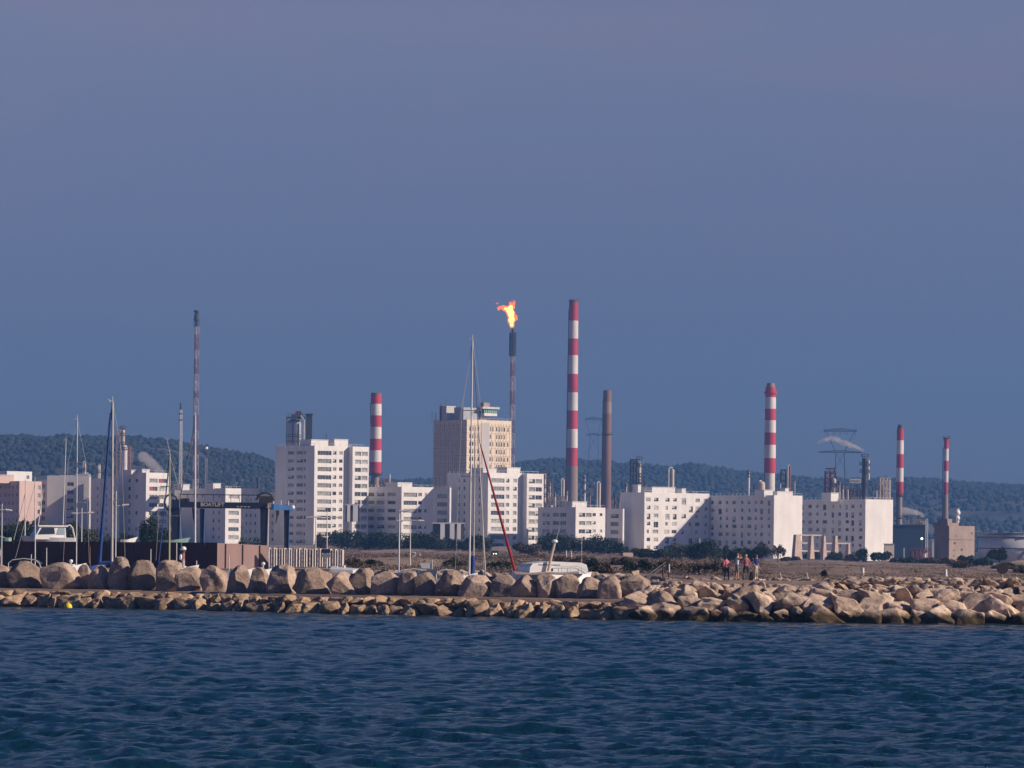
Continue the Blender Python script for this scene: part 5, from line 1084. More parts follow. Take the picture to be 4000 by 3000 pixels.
def cabin_mb(mb, c, yaw, x0, x1, w0, z0, z1, slope0=0.5, slope1=0.25, inset=0.12):
    cy_, sy = math.cos(yaw), math.sin(yaw)
    def q(x, y, z): return (c[0]+x*cy_-y*sy, c[1]+x*sy+y*cy_, z)
    w1 = w0-inset
    vs = [q(x0, -w0, z0), q(x1, -w0, z0), q(x1, w0, z0), q(x0, w0, z0), q(x0+slope0, -w1, z1), q(x1-slope1, -w1, z1), q(x1-slope1, w1, z1), q(x0+slope0, w1, z1)]
    return mb.add(vs, [(3, 2, 1, 0), (4, 5, 6, 7), (0, 1, 5, 4), (1, 2, 6, 5), (2, 3, 7, 6), (3, 0, 4, 7)])
def straight(p0, p1, D):
    a, b = P(*p0, D), P(*p1, D); return a, b
def lamp(label, px, yt, yb, D, arms, w=5.0, base_z=None, group='harbour lamp posts', pxt=None):
    b = P(px, yb, D); zb = float(land_z(b.x, D)) if base_z is None else base_z; t = thing('lamp_post', label, 'lamp post', (b.x, D, zb), 0, group); off = (b.x, D, zb)
    tp = P(pxt or px, yt, D); tp.x = b.x+(tp.x-b.x)*0.3
    mb = MB(off); mb.tube((b.x, D, zb), tp, w*S(D)*.55, w*S(D)*.38, 10); mb.build('pole', M_WPOST, t)
    for (px1, py0, py1) in arms:
        a = P(px, py0, D); a.x = tp.x; e = P(px1, py1, D); mb = MB(off); mb.tube(a, e, .06, .05, 6); mb.build('arm', M_WPOST, t)
        d = (e-a).normalized(); mb = MB(off); mb.tube(e-d*.15, e+d*.5, .13, .09, 8); mb.build('lamp_head', M_WPOST, t)
    return t
lamp('left edge lamp post with short arms, cut by the picture border', 6, 1968, 2210, 400, [(28, 1991, 1993), (-14, 1991, 1996)], base_z=1.0)
lamp('double arm lamp post between the white motor boat and the blue sail', 319, 1984, 2118, 470, [(350, 2004, 2003), (297, 2004, 2005)], w=4.5)
lamp('single arm lamp post hard against the thick left mast', 451, 1918, 2205, 398, [(484, 1978, 1974)], w=5.5, base_z=1.0, pxt=452)
lamp('left one of two lamp posts above the slatted wall', 1233, 2016, 2150, 500, [(1214, 2019, 2021), (1258, 2022, 2023)], w=4.5)
lamp('right one of two lamp posts above the slatted wall', 1277, 2000, 2150, 505, [(1246, 2022, 2020), (1322, 2022, 2021)], w=4.5)
lamp('tall lamp post with one short arm at the end of the jetty slab', 1557, 1993, 2258, 345, [(1580, 1997, 1995)], w=7, base_z=-0.5, pxt=1562)
lamp('double arm lamp post behind the boats right of the tall single arm one', 1602, 2026, 2190, 470, [(1568, 2033, 2034), (1640, 2032, 2034)], w=4.8)
# brown harbour wall : two lengths, shade and sunlight put into their colours, slatted screen
M_WALLB = mat('brown_wall_shade_tone', (0.065, 0.030, 0.034), 0.8, var=0.15, scale=0.5, stretch=(1, 1, 0.2)); M_WALLL = mat('brown_wall_lit_tone', (0.36, 0.235, 0.215), 0.8, var=0.10, scale=0.6, stretch=(1, 1, 0.2))
def wall_panel(label, px0, px1, yt0, yt1, yb0, yb1, D0, D1, m, name='harbour_wall', group=None, posts=0, cap=True):
    a0, a1 = P(px0, yb0, D0), P(px0, yt0, D0); b0, b1 = P(px1, yb1, D1), P(px1, yt1, D1)
    t = thing(name, label, 'wall', a0, 0, group); d = Vector((b0.x-a0.x, b0.y-a0.y, 0)).normalized(); nrm = Vector((-d.y, d.x, 0))*0.35
    mb = MB(a0); q0, q1 = Vector((a0.x, a0.y, a0.z)), Vector((b0.x, b0.y, b0.z)); r0, r1 = Vector((a0.x, a0.y, a1.z)), Vector((b0.x, b0.y, b1.z))
    mb.add([q0, q1, r1, r0, q0+nrm, q1+nrm, r1+nrm, r0+nrm], [(0, 1, 2, 3), (7, 6, 5, 4), (0, 4, 5, 1), (3, 2, 6, 7), (0, 3, 7, 4), (1, 5, 6, 2)]); mb.build('wall', m, t)
    if posts:
        for k in range(posts):
            u = (k+.5)/posts; p = q0.lerp(q1, u); h = r0.lerp(r1, u).z; mb = MB(a0); mb.box(p.x-.05, p.y-.1, p.z+.05, p.x+.05, p.y-.012, h-.05); mb.build('joint', M_DARKM, t)
    return t
wall_panel('long harbour wall with shade painted in dark maroon behind the masts at left', 8, 848, 2114, 2120, 2222, 2222, 446, 436, M_WALLB, posts=9)
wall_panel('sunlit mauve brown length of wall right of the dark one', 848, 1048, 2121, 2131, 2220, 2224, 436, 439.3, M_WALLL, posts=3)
D = 438; a = P(1050, 2215, D); t = thing('slatted_screen', 'screen wall of upright pale and patterned slats beside the mauve wall', 'screen wall', a); rng = random.Random(4)
M_SLW = mat('pale_slat', (0.74, 0.67, 0.62), 0.7, var=0.1, scale=2); M_SLB = mat('brown_slat_pattern', (0.22, 0.15, 0.14), 0.8, col2=(0.55, 0.48, 0.44), scale=4.5, detail=1)
px = 1050; k = 0
while px < 1346:
    wd = rng.choice((9, 10, 12)); yt = 2139+(px-1050)*.022; mb = MB(a); p = P(px, 2215, D); q = P(px+wd, yt, D)
    ww = q.x-p.x; ca, sa = math.cos(R(26)), math.sin(R(26)); L_ = ww*.98/ca*(1 if k % 2 == 0 else .8); mb.prism([(p.x, D), (p.x+L_*ca, D+L_*sa), (p.x+L_*ca-.04*sa, D+L_*sa+.04*ca), (p.x-.04*sa, D+.04*ca)], p.z, q.z-(0 if k % 2 == 0 else .06)); mb.build('slat', M_SLW if k % 3 != 1 else M_SLB, t); px += wd; k += 1
mb = MB(a); p = P(1050, 2215, D); q = P(1346, 2142, D); mb.box(p.x, D+.5, p.z, q.x, D+.6, q.z-.1); mb.build('backing', M_DARKM, t)
p = P(1273, 2160, D-1.5); t = thing('notice_sign', 'dark blue and grey notice sign in front of the slatted wall', 'sign', (p.x, p.y, 2.0)); mb = MB((p.x, p.y, 2)); mb.cbox((p.x, p.y, p.z+.2), 34*S(D), .06, 16*S(D)); mb.build('blue_panel', mat('sign_navy', (0.02, 0.025, 0.08), .6), t)
mb = MB((p.x, p.y, 2)); mb.cbox((p.x, p.y, p.z-.27), 34*S(D), .055, 13*S(D)); mb.build('grey_panel', mat('sign_grey', (0.30, 0.30, 0.34), .6), t)
mb = MB((p.x, p.y, 2)); mb.tube((p.x+.1, p.y+.06, 1.0), (p.x+.1, p.y+.06, p.z), .06, n=6); mb.build('post', M_WPOST, t)
# dark deck under the screen
a, e = P(1088, 2232, 430), P(1290, 2216, 430); t = thing('pontoon', 'dark floating pontoon in shadow under the slatted wall', 'pontoon', (a.x, 430, 0)); mb = MB((a.x, 430, 0)); mb.box(a.x, 428, 1.4, e.x+8, 436, 2.4); mb.build('deck', M_DKC, t)
for k in range(5): mb = MB((a.x, 430, 0)); mb.tube((a.x+.5+k*1.4, 429, -1), (a.x+.5+k*1.4, 429, 1.4), .12, n=6); mb.build('pile', M_DKC, t)
# white jetty slab
D = 335; a, e = P(1286, 2222, D), P(1402, 2236, D); t = thing('jetty_slab', 'white edged concrete slab of a small landing stage on a thin post', 'landing stage', (a.x, D, 0)); mb = MB((a.x, D, 0))
mb.add([(a.x, D, a.z-.28), (e.x-.5, D, e.z-.1), (e.x, D+1.5, e.z+.15), (a.x, D+6, a.z-.1), (a.x, D, a.z), (e.x-.5, D, e.z+.18), (e.x, D+1.5, e.z+.3), (a.x, D+6, a.z+.2)], [(3, 2, 1, 0), (4, 5, 6, 7), (0, 1, 5, 4), (1, 2, 6, 5), (2, 3, 7, 6), (3, 0, 4, 7)]); mb.build('slab', M_WPOST, t)
mb = MB((a.x, D, 0)); p = P(1289, 2240, D); mb.tube((p.x, D+.3, 0), (p.x, D+.3, a.z-.15), .05, n=6); mb.build('post', M_WPOST, t)
for (px, w_, h_, nm, lab) in ((1316, 7, 11, 'white_bin', 'white bin on the landing stage'), (1344, 12, 14, 'cream_box', 'cream box at the end of the slatted wall')):
    p = P(px, 2222, D+3); o_ = MB(p); o_.lathe(p, [(w_*S(D)/2*.8, 0), (w_*S(D)/2, h_*S(D)*.8), (w_*S(D)/2*.7, h_*S(D))], 12); tag(o_.build(nm, M_WPOST), lab, 'bin'); COL.objects[-1].location = p
# ---------------------------------------------------------------- boats
def mast_parts(t, off, top, bot, D, w, m=M_ALU, spread=True, stays=(), sail=None, boom=None):
    a, b = P(*bot, D), P(*top, D); mb = MB(off); mb.tube(a, b, w*S(D)*.5, w*S(D)*.36, 10); mb.build('mast', m, t)
    if spread:
        for u in (0.42, 0.7):
            c = a.lerp(b, u); mb = MB(off); mb.tube(c+Vector((-.75, .2, .06)), c+Vector((.75, -.2, .06)), .035, n=5); mb.build('spreader', m, t)
        for sx in (-1, 1):
            c1, c0 = a.lerp(b, .7)+Vector((sx*.75, 0, .06)), a+Vector((sx*1.1, 0, 0)); mb = MB(off); mb.path([b, c1, c0], .012, 4); mb.build('stay', M_WIREL, t)
    mb = MB(off); mb.tube(b, b+Vector((0, 0, .45)), .02, n=4).tube(b+Vector((-.25, 0, .1)), b+Vector((.12, 0, .1)), .02, n=4); mb.build('masthead', M_WPOST, t)
    for (p0, p1, r, mm) in stays: mb = MB(off); mb.tube(P(*p0, D), P(*p1, D), r, r, 5); mb.build('stay', mm, t)
    if sail:
        p0, p1, w0, w1, mm = sail; s0, s1 = P(*p0, D), P(*p1, D); mb = MB(off); n_ = 14
        for k in range(n_):
            u0, u1 = k/n_, (k+1)/n_; ww = lambda u: (w0+(w1-w0)*u**.6)*S(D)*.5*(1+.08*math.sin(u*40))
            mb.tube(s0.lerp(s1, u0), s0.lerp(s1, u1), ww(u0), ww(u1), 8)
        mb.build('rolled_sail', mm, t)
    if boom: q0, q1, mm = boom; mb = MB(off); mb.tube(P(*q0, D), P(*q1, D), .16, .12, 8); mb.build('boom', mm, t)
def sailboat(label, top, bot, D, w=7, hullL=9, yaw=0.3, hull_dx=0, deck=1.15, **kw):
    a = P(*bot, D); t = thing('sailing_boat', label, 'sailing boat', (a.x, D, 0)); off = (a.x, D, 0); c = (a.x+hull_dx, D+.2)
    mb = MB(off); hull_mb(mb, c, hullL, hullL*.3, -.5, deck, yaw); mb.build('hull', M_GEL, t)
    mb = MB(off); cabin_mb(mb, c, yaw, -hullL*.15, hullL*.22, hullL*.09, deck-.05, deck+.45); mb.build('coachroof', M_GEL, t)
    bz = a.z
    if bz > deck+.1:    # carry the visible mast foot down to the deck
        bb = Vector((a.x, D, deck+.3)); mb = MB(off); mb.tube(bb, a, w*S(D)*.5, w*S(D)*.5, 8); mb.build('mast_foot', kw.get('m', M_ALU), t)
    mast_parts(t, off, top, bot, D, w, **kw); return t
sailboat('sailing boat with the thick tall left mast and blue rolled sail', (440, 1570), (437, 2235), 330, w=11, yaw=2.9, hull_dx=-1.2, sail=((432, 1612), (388, 2208), 6, 14, M_BLUEC), stays=[((438, 1580), (434, 1640), .05, M_WIRE), ((436, 1576), (423, 1560), .03, M_WPOST)], boom=((388, 2200), (440, 2196), M_BLUEC))
sailboat('boat with slim white mast beside the double arm lamp post', (302, 1642), (298, 2200), 345, w=5, yaw=3.0, hullL=8, m=M_WPOST)
sailboat('boat with a thin grey mast rising over the pink block', (137, 1885), (137, 2188), 350, w=5, yaw=.2, hullL=7, m=M_WPOST, spread=False, stays=[((137, 1890), (60, 2180), .02, M_WIREL)])
sailboat('boat with a yellow green mast and dark forestay by the boat lift', (663, 1780), (661, 2190), 340, w=8, yaw=2.8, m=M_YELM, stays=[((658, 1800), (652, 1900), .03, M_WIRE), ((657, 1850), (618, 2215), .05, M_BLUEC), ((665, 1778), (651, 1712), .02, M_WIREL)], boom=None)
sailboat('sailing boat with the tallest mast and red rolled foresail', (1846, 1330), (1833, 2250), 318, w=8, yaw=.15, hullL=11, hull_dx=2.0, sail=((1878, 1742), (2012, 2232), 4, 12, M_REDC2), m=M_WPOST,
         stays=[((1846, 1335), (1872, 1720), .03, M_WIRE), ((1872, 1720), (1880, 1750), .03, M_WIRE), ((1845, 1345), (1795, 1640), .015, M_WIREL)])
sailboat('boat whose slanted mast stands left of the red rolled sail', (1868, 1712), (1896, 2245), 326, w=6, yaw=.1, hullL=8, hull_dx=.5, spread=False)
sailboat('boat with short mast wrapped in blue cover right of the tallest mast', (1856, 1685), (1850, 2182), 332, w=6, yaw=.2, hullL=8, spread=False, sail=((1848, 2172), (1846, 2246), 14, 18, M_BLUEC))
def landmast(label, top, bot, D, w, m=M_WPOST, stays=(), sail=None, hullc=None, zb=2.3):
    a = P(*bot, D); t = thing('sailing_boat', label, 'sailing boat', (a.x, D, zb)); off = (a.x, D, zb)
    mb = MB(off); hull_mb(mb, (a.x, D+.5), 7, 2.2, zb+.5, zb+1.8, .2); mb.build('hull', M_GEL, t)
    mb = MB(off); mb.tube((a.x, D, zb+1.8), a, w*S(D)*.5, n=8); mb.build('mast_foot', m, t)
    mb = MB(off)
    for sx in (-2, 2): mb.box(a.x+sx-.2, D-.5, zb-.3, a.x+sx+.2, D+1.5, zb+.6)
    mb.build('cradle', M_DARKM, t)
    mast_parts(t, off, top, bot, D, w, m=m, spread=False, stays=stays, sail=sail); return t
landmast('laid up boat with the tall white mast rising over the boat lift beam', (763, 1625), (762, 2122), 470, 8, stays=[((755, 1668), (752, 1720), .05, M_WIRE), ((757, 1680), (703, 1950), .07, M_WIRE)])
landmast('laid up boat with leaning thin mast left of the motor boat cabin', (100, 1882), (97, 2110), 462, 5, stays=[((98, 1930), (54, 2108), .04, M_WIREL)])
landmast('laid up boat with hair thin mast behind the motor boat cabin', (258, 1722), (246, 2055), 468, 4)
landmast('laid up boat with slanting pale spar over the motor boat', (167, 1925), (149, 2052), 466, 4.5)
landmast('laid up boat with tan pole between the boat lift legs', (1049, 1985), (1045, 2132), 468, 7, m=M_ALU)
# motor boats
def part(t, name, m, fn, off, smooth=False): mb = MB(off); fn(mb); return mb.build(name, m, t, smooth)
D = 452; c = P(195, 2117, D); t = thing('motor_boat', 'white cabin motor boat laid up on land behind the dark wall', 'motor boat', (c.x, D, 2.3)); off = (c.x, D, 2.3); s = S(D)
part(t, 'hull', M_GEL, lambda mb: hull_mb(mb, (c.x, D), 5.2, 2.3, 3.2, P(195, 2112, D).z+.35, math.pi-.35, sheer=.2), off)
part(t, 'cradle', M_DARKM, lambda mb: [mb.box(c.x+sx-.15, D-.9, 2.0, c.x+sx+.15, D+.9, 3.4) for sx in (-1.8, 1.6)], off)
xa, xb, xc = P(128, 2060, D).x-c.x, P(205, 2060, D).x-c.x, P(246, 2060, D).x-c.x; zc0, zc1 = P(0, 2112, D).z+.2, P(195, 2058, D).z
part(t, 'cabin', M_GEL, lambda mb: cabin_mb(mb, (c.x, D), 0, xa-.1, xc, 1.05, zc0, zc1, .7, .05, .1), off)
part(t, 'roof', M_GEL, lambda mb: mb.box(c.x+xa+.35, D-1.1, zc1+.005, c.x+xc+.15, D+1.1, zc1+.17), off)
part(t, 'windscreen', M_TINT, lambda mb: mb.add([(c.x+xa+.35, D-1.07, zc0+.55), (c.x+xb-.05, D-1.07, zc0+.62), (c.x+xb-.12, D-1.0, zc1-.12), (c.x+xa+.75, D-1.0, zc1-.12), (c.x+xa+.35, D-.9, zc0+.55), (c.x+xb-.05, D-.9, zc0+.62), (c.x+xb-.12, D-.9, zc1-.12), (c.x+xa+.75, D-.9, zc1-.12)], [(0, 1, 2, 3), (4, 7, 6, 5), (0, 4, 5, 1), (3, 2, 6, 7), (0, 3, 7, 4), (1, 5, 6, 2)]), off)
part(t, 'side_window', mat('pale_pane', (0.30, 0.38, 0.42), .2), lambda mb: mb.add([(c.x+xb+.15, D-1.07, zc0+.55), (c.x+xc-.15, D-1.07, zc0+.55), (c.x+xc-.2, D-1.0, zc1-.12), (c.x+xb+.35, D-1.0, zc1-.12), (c.x+xb+.15, D-.9, zc0+.55), (c.x+xc-.15, D-.9, zc0+.55), (c.x+xc-.2, D-.9, zc1-.12), (c.x+xb+.35, D-.9, zc1-.12)], [(0, 1, 2, 3), (4, 7, 6, 5), (0, 4, 5, 1), (3, 2, 6, 7), (0, 3, 7, 4), (1, 5, 6, 2)]), off)
part(t, 'roof_rack', M_DARKM, lambda mb: [mb.tube((c.x+xa+.8, D-.6, zc1+.3), (c.x+xc, D-.6, zc1+.3), .04, n=5)]+[mb.tube((c.x+xa+.9+k*.8, D-.6, zc1+.17), (c.x+xa+.9+k*.8, D-.6, zc1+.3), .03, n=4) for k in range(4)], off)
ar = [P(248, 2055, D-.6), P(262, 2050, D-.6), P(272, 2062, D-.6), P(278, 2090, D-.6), P(284, 2116, D-.6)]
part(t, 'radar_arch', M_WPOST, lambda mb: mb.path(ar, .07, 6), off); t.rotation_euler = (0, 0, R(24)); t.scale = (1.08, 1, 1)
def simple_boat(label, x0, x1, yd, D, z0, yaw, m=M_GEL, cab=None, dome=None, canopy=None, B=None, rail=False, extra=None, base=0, name='motor_boat'):
    c = P((x0+x1)/2, yd, D); L = (x1-x0)*S(D)/max(.5, abs(math.cos(yaw))); t = thing(name, label, 'motor boat' if name == 'motor_boat' else 'dinghy', (c.x, D, base)); off = (c.x, D, base)
    part(t, 'hull', m, lambda mb: hull_mb(mb, (c.x, D), L, B or L*.32, z0, c.z, yaw), off)
    if cab: (u0, u1, yc) = cab; zc = P(x0, yc, D).z; part(t, 'cabin', M_GEL, lambda mb: cabin_mb(mb, (c.x, D), 0, P(u0, yd, D).x-c.x, P(u1, yd, D).x-c.x, (B or L*.32)*.33, c.z-.05, zc), off); part(t, 'window', M_TINT, lambda mb: cabin_mb(mb, (c.x, D), 0, P(u0, yd, D).x-c.x+.3, P(u1, yd, D).x-c.x-.25, (B or L*.32)*.33+.02, c.z+(zc-c.z)*.45, c.z+(zc-c.z)*.8, .12, .06, .03), off)
    if dome: p = P(dome[0], dome[1], D); r = dome[2]*S(D); part(t, 'radar_dome', M_GLOSSW, lambda mb: mb.sphere(p, r, 14, 10, .9), off, True); part(t, 'dome_post', M_WPOST, lambda mb: mb.tube((p.x, p.y, c.z), (p.x, p.y, p.z-r*.8), .05, n=6), off)
    if canopy:
        q0, q1, ytop, m2 = canopy; a, e = P(q0, ytop, D), P(q1, ytop, D); n_ = 8; vs = []; fs = []
        for i in range(n_+1):
            u = i/n_; x = a.x+(e.x-a.x)*u; z = a.z-.35*(2*u-1)**4-.0; 
            for y in (D-1.1, D+1.1): vs += [(x, y, z), (x, y, z-.07)]
        for i in range(n_): b_ = 4*i; fs += [(b_, b_+4, b_+6, b_+2), (b_+1, b_+3, b_+7, b_+5), (b_, b_+1, b_+5, b_+4), (b_+2, b_+6, b_+7, b_+3)]
        fs += [(0, 2, 3, 1), (4*n_, 4*n_+1, 4*n_+3, 4*n_+2)]
        part(t, 'canopy', m2, lambda mb: mb.add(vs, fs), off)
        part(t, 'canopy_frame', M_WPOST, lambda mb: [mb.path([(a.x, y, c.z), (a.x, y, a.z-.35), (a.x+.3, y, a.z-.1), ((a.x+e.x)/2, y, a.z+.02), (e.x-.3, y, a.z-.1), (e.x, y, a.z-.35), (e.x+.3, y, c.z)], .04, 5) for y in (D-1.14,)], off)
    return t
simple_boat('boat with a dark arched canopy at the left end of the row', 30, 175, 2240, 330, -.3, .1, canopy=(40, 160, 2182, M_DKC), B=2.6)
simple_boat('white motor boat with radar dome behind the broad low boulder', 195, 320, 2215, 334, -.3, .15, dome=(277, 2192, 8), B=3.0, cab=(225, 300, 2203))
simple_boat('small boat in navy cover under the blue rolled sail', 315, 400, 2212, 338, -.3, .1, m=M_BLUEC, B=2.2)
simple_boat('white hulled boat behind the green yellow mast', 600, 760, 2222, 330, -.3, .12, B=3.2, cab=(640, 735, 2210))
simple_boat('low white boat behind the shaded domed boulder', 860, 990, 2232, 335, -.3, .1, B=2.8, cab=(885, 925, 2224))
simple_boat('small white boat with round dome before the mauve wall', 965, 1080, 2228, 338, -.3, .1, B=2.6, dome=(1028, 2202, 8))
simple_boat('low boat with grey side seen in the gap of the boulders', 1430, 1520, 2258, 326, -.3, .1, B=2.4)
simple_boat('boat with brown arched canopy and small red cushions', 1545, 1690, 2262, 322, -.3, .12, canopy=(1555, 1682, 2222, M_DKC), B=2.6)
simple_boat('boat with cream arched cover behind the upright banded boulder', 1700, 1800, 2262, 322, -.3, .12, canopy=(1706, 1778, 2224, M_WPOST), B=2.6)
simple_boat('long pale boat lying in front of the tallest mast', 1760, 1850, 2252, 330, -.3, .05, B=2.6, cab=(1775, 1835, 2243))
simple_boat('boat under a dark blue cover between slanted mast and red sail', 1905, 2005, 2252, 330, .6, .05, m=M_NAVY, B=1.8)
simple_boat('white dinghy hull laid up right of the blue sail', 470, 526, 2108, 456, 4.2, .15, B=1.6, name='dinghy', base=2.3)
simple_boat('pale green upturned dinghy at the left edge behind the wall', -8, 40, 2100, 456, 4.2, 3.0, m=M_TEAL, B=1.6, name='dinghy', base=2.3)
simple_boat('boat under a flat teal cover left of the boat lift leg', 622, 732, 2110, 455, 4.2, .05, m=M_TEAL, B=2.2, base=2.3)
# white bow seen between two boulders
D = 316; a = P(1706, 2245, D); t = thing('white_bow', 'sharp white boat bow hanging in the gap between two boulders', 'boat bow', (a.x, D, 0)); mb = MB((a.x, D, 0)); hull_mb(mb, (a.x-1.8, D+2.4), 5.2, 1.8, P(0, 2305, D).z-.3, a.z+.1, -0.9); mb.build('hull', M_GEL, t)
# white panel on a boat
D = 340; a, e = P(1641, 2220, D), P(1686, 2199, D); t = thing('white_panel_board', 'slanted white canvas panel lit bright above a canopy', 'canvas panel', (a.x, D, .5)); mb = MB((a.x, D, .5))
mb.add([(a.x+.1, D, a.z), (e.x, D, a.z), (e.x, D, e.z), (a.x, D, e.z), (a.x+.1, D+.05, a.z), (e.x, D+.05, a.z), (e.x, D+.05, e.z), (a.x, D+.05, e.z)], [(0, 1, 2, 3), (7, 6, 5, 4), (0, 4, 5, 1), (3, 2, 6, 7), (0, 3, 7, 4), (1, 5, 6, 2)]); mb.build('canvas', M_GEL, t)
mb = MB((a.x, D, .5)); mb.tube((e.x+.05, D, .5), (e.x+.05, D, e.z+.25), .04, n=5).tube((a.x+.1, D+.1, .5), (a.x+.1, D+.1, a.z), .04, n=5); mb.build('pole', M_WPOST, t)
# motor cruiser on the right with awning
D = 326; c = P(2160, 2240, D); t = thing('motor_cruiser', 'large white motor cruiser with rails, blunt cabin and leaning radar mast', 'motor boat', (c.x, D, 0)); off = (c.x, D, 0)
part(t, 'hull', M_GEL, lambda mb: hull_mb(mb, (P(2160, 2240, D).x, D), 5.9, 2.7, -.4, P(2160, 2238, D).z, .12, sheer=.1), off, True)
z0, z1 = P(2160, 2238, D).z-.05, P(2160, 2196, D).z; xl, xr = P(2044, 2230, D).x, P(2275, 2230, D).x; xm = P(2130, 2230, D).x
def cab(mb):
    prof = [(xl, z0), (xr, z0), (xr+.0, z0+.25), (xr-.12, z1-.18), (xr-.55, z1-.02), (xm, z1+.06), (xl+.25, z1-.12), (xl+.05, z0+.5)]
    n_ = len(prof); vs = [(x, D-1.25, z) for x, z in prof]+[(x, D+1.25, z) for x, z in prof]; mb.add(vs, [tuple(range(n_)), tuple(range(2*n_-1, n_-1, -1))]+[(i, n_+i, n_+(i+1) % n_, (i+1) % n_) for i in range(n_)])
part(t, 'cabin', M_GEL, cab, off)
part(t, 'window_strip', M_TINT, lambda mb: mb.box(xl+.7, D-1.28, z1-.24, xm+.7, D-1.253, z1-.19), off)
part(t, 'porthole', M_TINT, lambda mb: mb.box(xl+1.75, D-1.28, z0+.2, xl+1.88, D-1.253, z0+.4), off)
part(t, 'guard_rail', M_ALU, lambda mb: [mb.path([(xm+.2, D-1.4, z0+.55), (xr-.9, D-1.4, z0+.6), (xr-.3, D-1.4, z0+.35), (xr+.1, D-1.4, z0+.02)], .018, 4)]+[mb.tube((x, D-1.4, z0), (x, D-1.4, z0+.56), .018, n=4) for x in (xm+.75, xm+1.5, xr-.6)], off)
ms = [P(2114, 2230, D-1.5), P(2126, 2170, D-1.5), P(2140, 2118, D-1.5)]
part(t, 'radar_mast', M_CREAMV, lambda mb: mb.tube(ms[0], ms[1], .12, .11, 8).tube(ms[1], ms[2], .11, .1, 8), off)
part(t, 'radar', M_GLOSSW, lambda mb: mb.lathe(ms[2]+Vector((-.02, 0, -.05)), [(.16, 0), (.24, .08), (.22, .2), (.1, .27)], 12), off)
part(t, 'antenna', M_WPOST, lambda mb: mb.tube(ms[2]+Vector((.1, 0, .1)), P(2159, 2052, D-1.5), .02, .01, 4), off)
part(t, 'rear_antenna', M_WPOST, lambda mb: mb.tube(P(2274, 2235, D), P(2274, 2088, D), .02, .012, 4), off)
t.rotation_euler = (0, 0, R(22)); t.scale = (1.07, 1, 1)
D = 322; a, e = P(2012, 2240, D), P(2262, 2238, D); t = thing('awning', 'long sagging awning edge stretched in front of the cruiser', 'awning', (a.x, D, .5)); vs = []; fs = []; n_ = 12
for i in range(n_+1):
    u = i/n_; x = a.x+(e.x-a.x)*u; z = a.z+(e.z-a.z)*u-.06*math.sin(u*math.pi*2)**2
    vs += [(x, D, z), (x, D, z-.09), (x, D+2.2, z+.12), (x, D+2.2, z+.05)]
for i in range(n_): b_ = 4*i; fs += [(b_, b_+4, b_+6, b_+2), (b_+1, b_+3, b_+7, b_+5), (b_+1, b_+5, b_+4, b_), (b_+2, b_+6, b_+7, b_+3)]
fs += [(0, 2, 3, 1), (4*n_, 4*n_+1, 4*n_+3, 4*n_+2)]
mb = MB((a.x, D, .5)); mb.add(vs, fs); mb.build('canvas', mat('beige_canvas', (0.40, 0.32, 0.28), .8), t)
for x in (a.x+.15, e.x-.2): mb = MB((a.x, D, .5)); mb.tube((x, D+.05, -.3), (x, D+.05, a.z-.06), .035, n=5); mb.build('pole', M_MAROON, t)
# marker with dome and red pole
D = 331; b = P(717, 2200, D); t = thing('radar_pole', 'short pole with white dome and red band above the square shaded boulder', 'radar pole', (b.x, D, .5)); off = (b.x, D, .5)
part(t, 'pole', mat('red_white_pole', (0.35, 0.08, 0.07), .6, col2=(.6, .55, .5), scale=2, detail=0), lambda mb: mb.tube((b.x, D, .5), P(716, 2158, D), .16, .13, 10), off)
part(t, 'collar', M_DARKM, lambda mb: mb.tube(P(716, 2158, D), P(716, 2148, D), .18, .18, 12), off)
part(t, 'dome', M_GLOSSW, lambda mb: mb.lathe(P(716, 2149, D), [(.22, 0), (.25, .1), (.2, .24), (.08, .3)], 14), off, True)
p = P(706, 2176, D-.5); o_ = MB(p); o_.sphere(p, .12, 10, 8, 2.0); tag(o_.build('fender', M_GLOSSW, None, True), 'white fender hanging left of the red banded pole', 'fender'); COL.objects[-1].location = p
# buoy
p = onz(267, 2372, 0); p.z = .1; p.y -= 6; p.x = ab(266, 2370)[0]/FPX*p.y; o_ = MB(p); o_.sphere(p, .30, 20, 14, 1.0); o_.tube(p+Vector((0, 0, .28)), p+Vector((0, 0, .36)), .06, n=8)
bo = o_.build('buoy', mat('buoy_yellow', (0.85, 0.62, 0.01), 0.45, var=0.1, scale=3), None, True); bo.location = p; tag(bo, 'yellow ball buoy floating at the foot of the rocks', 'buoy')
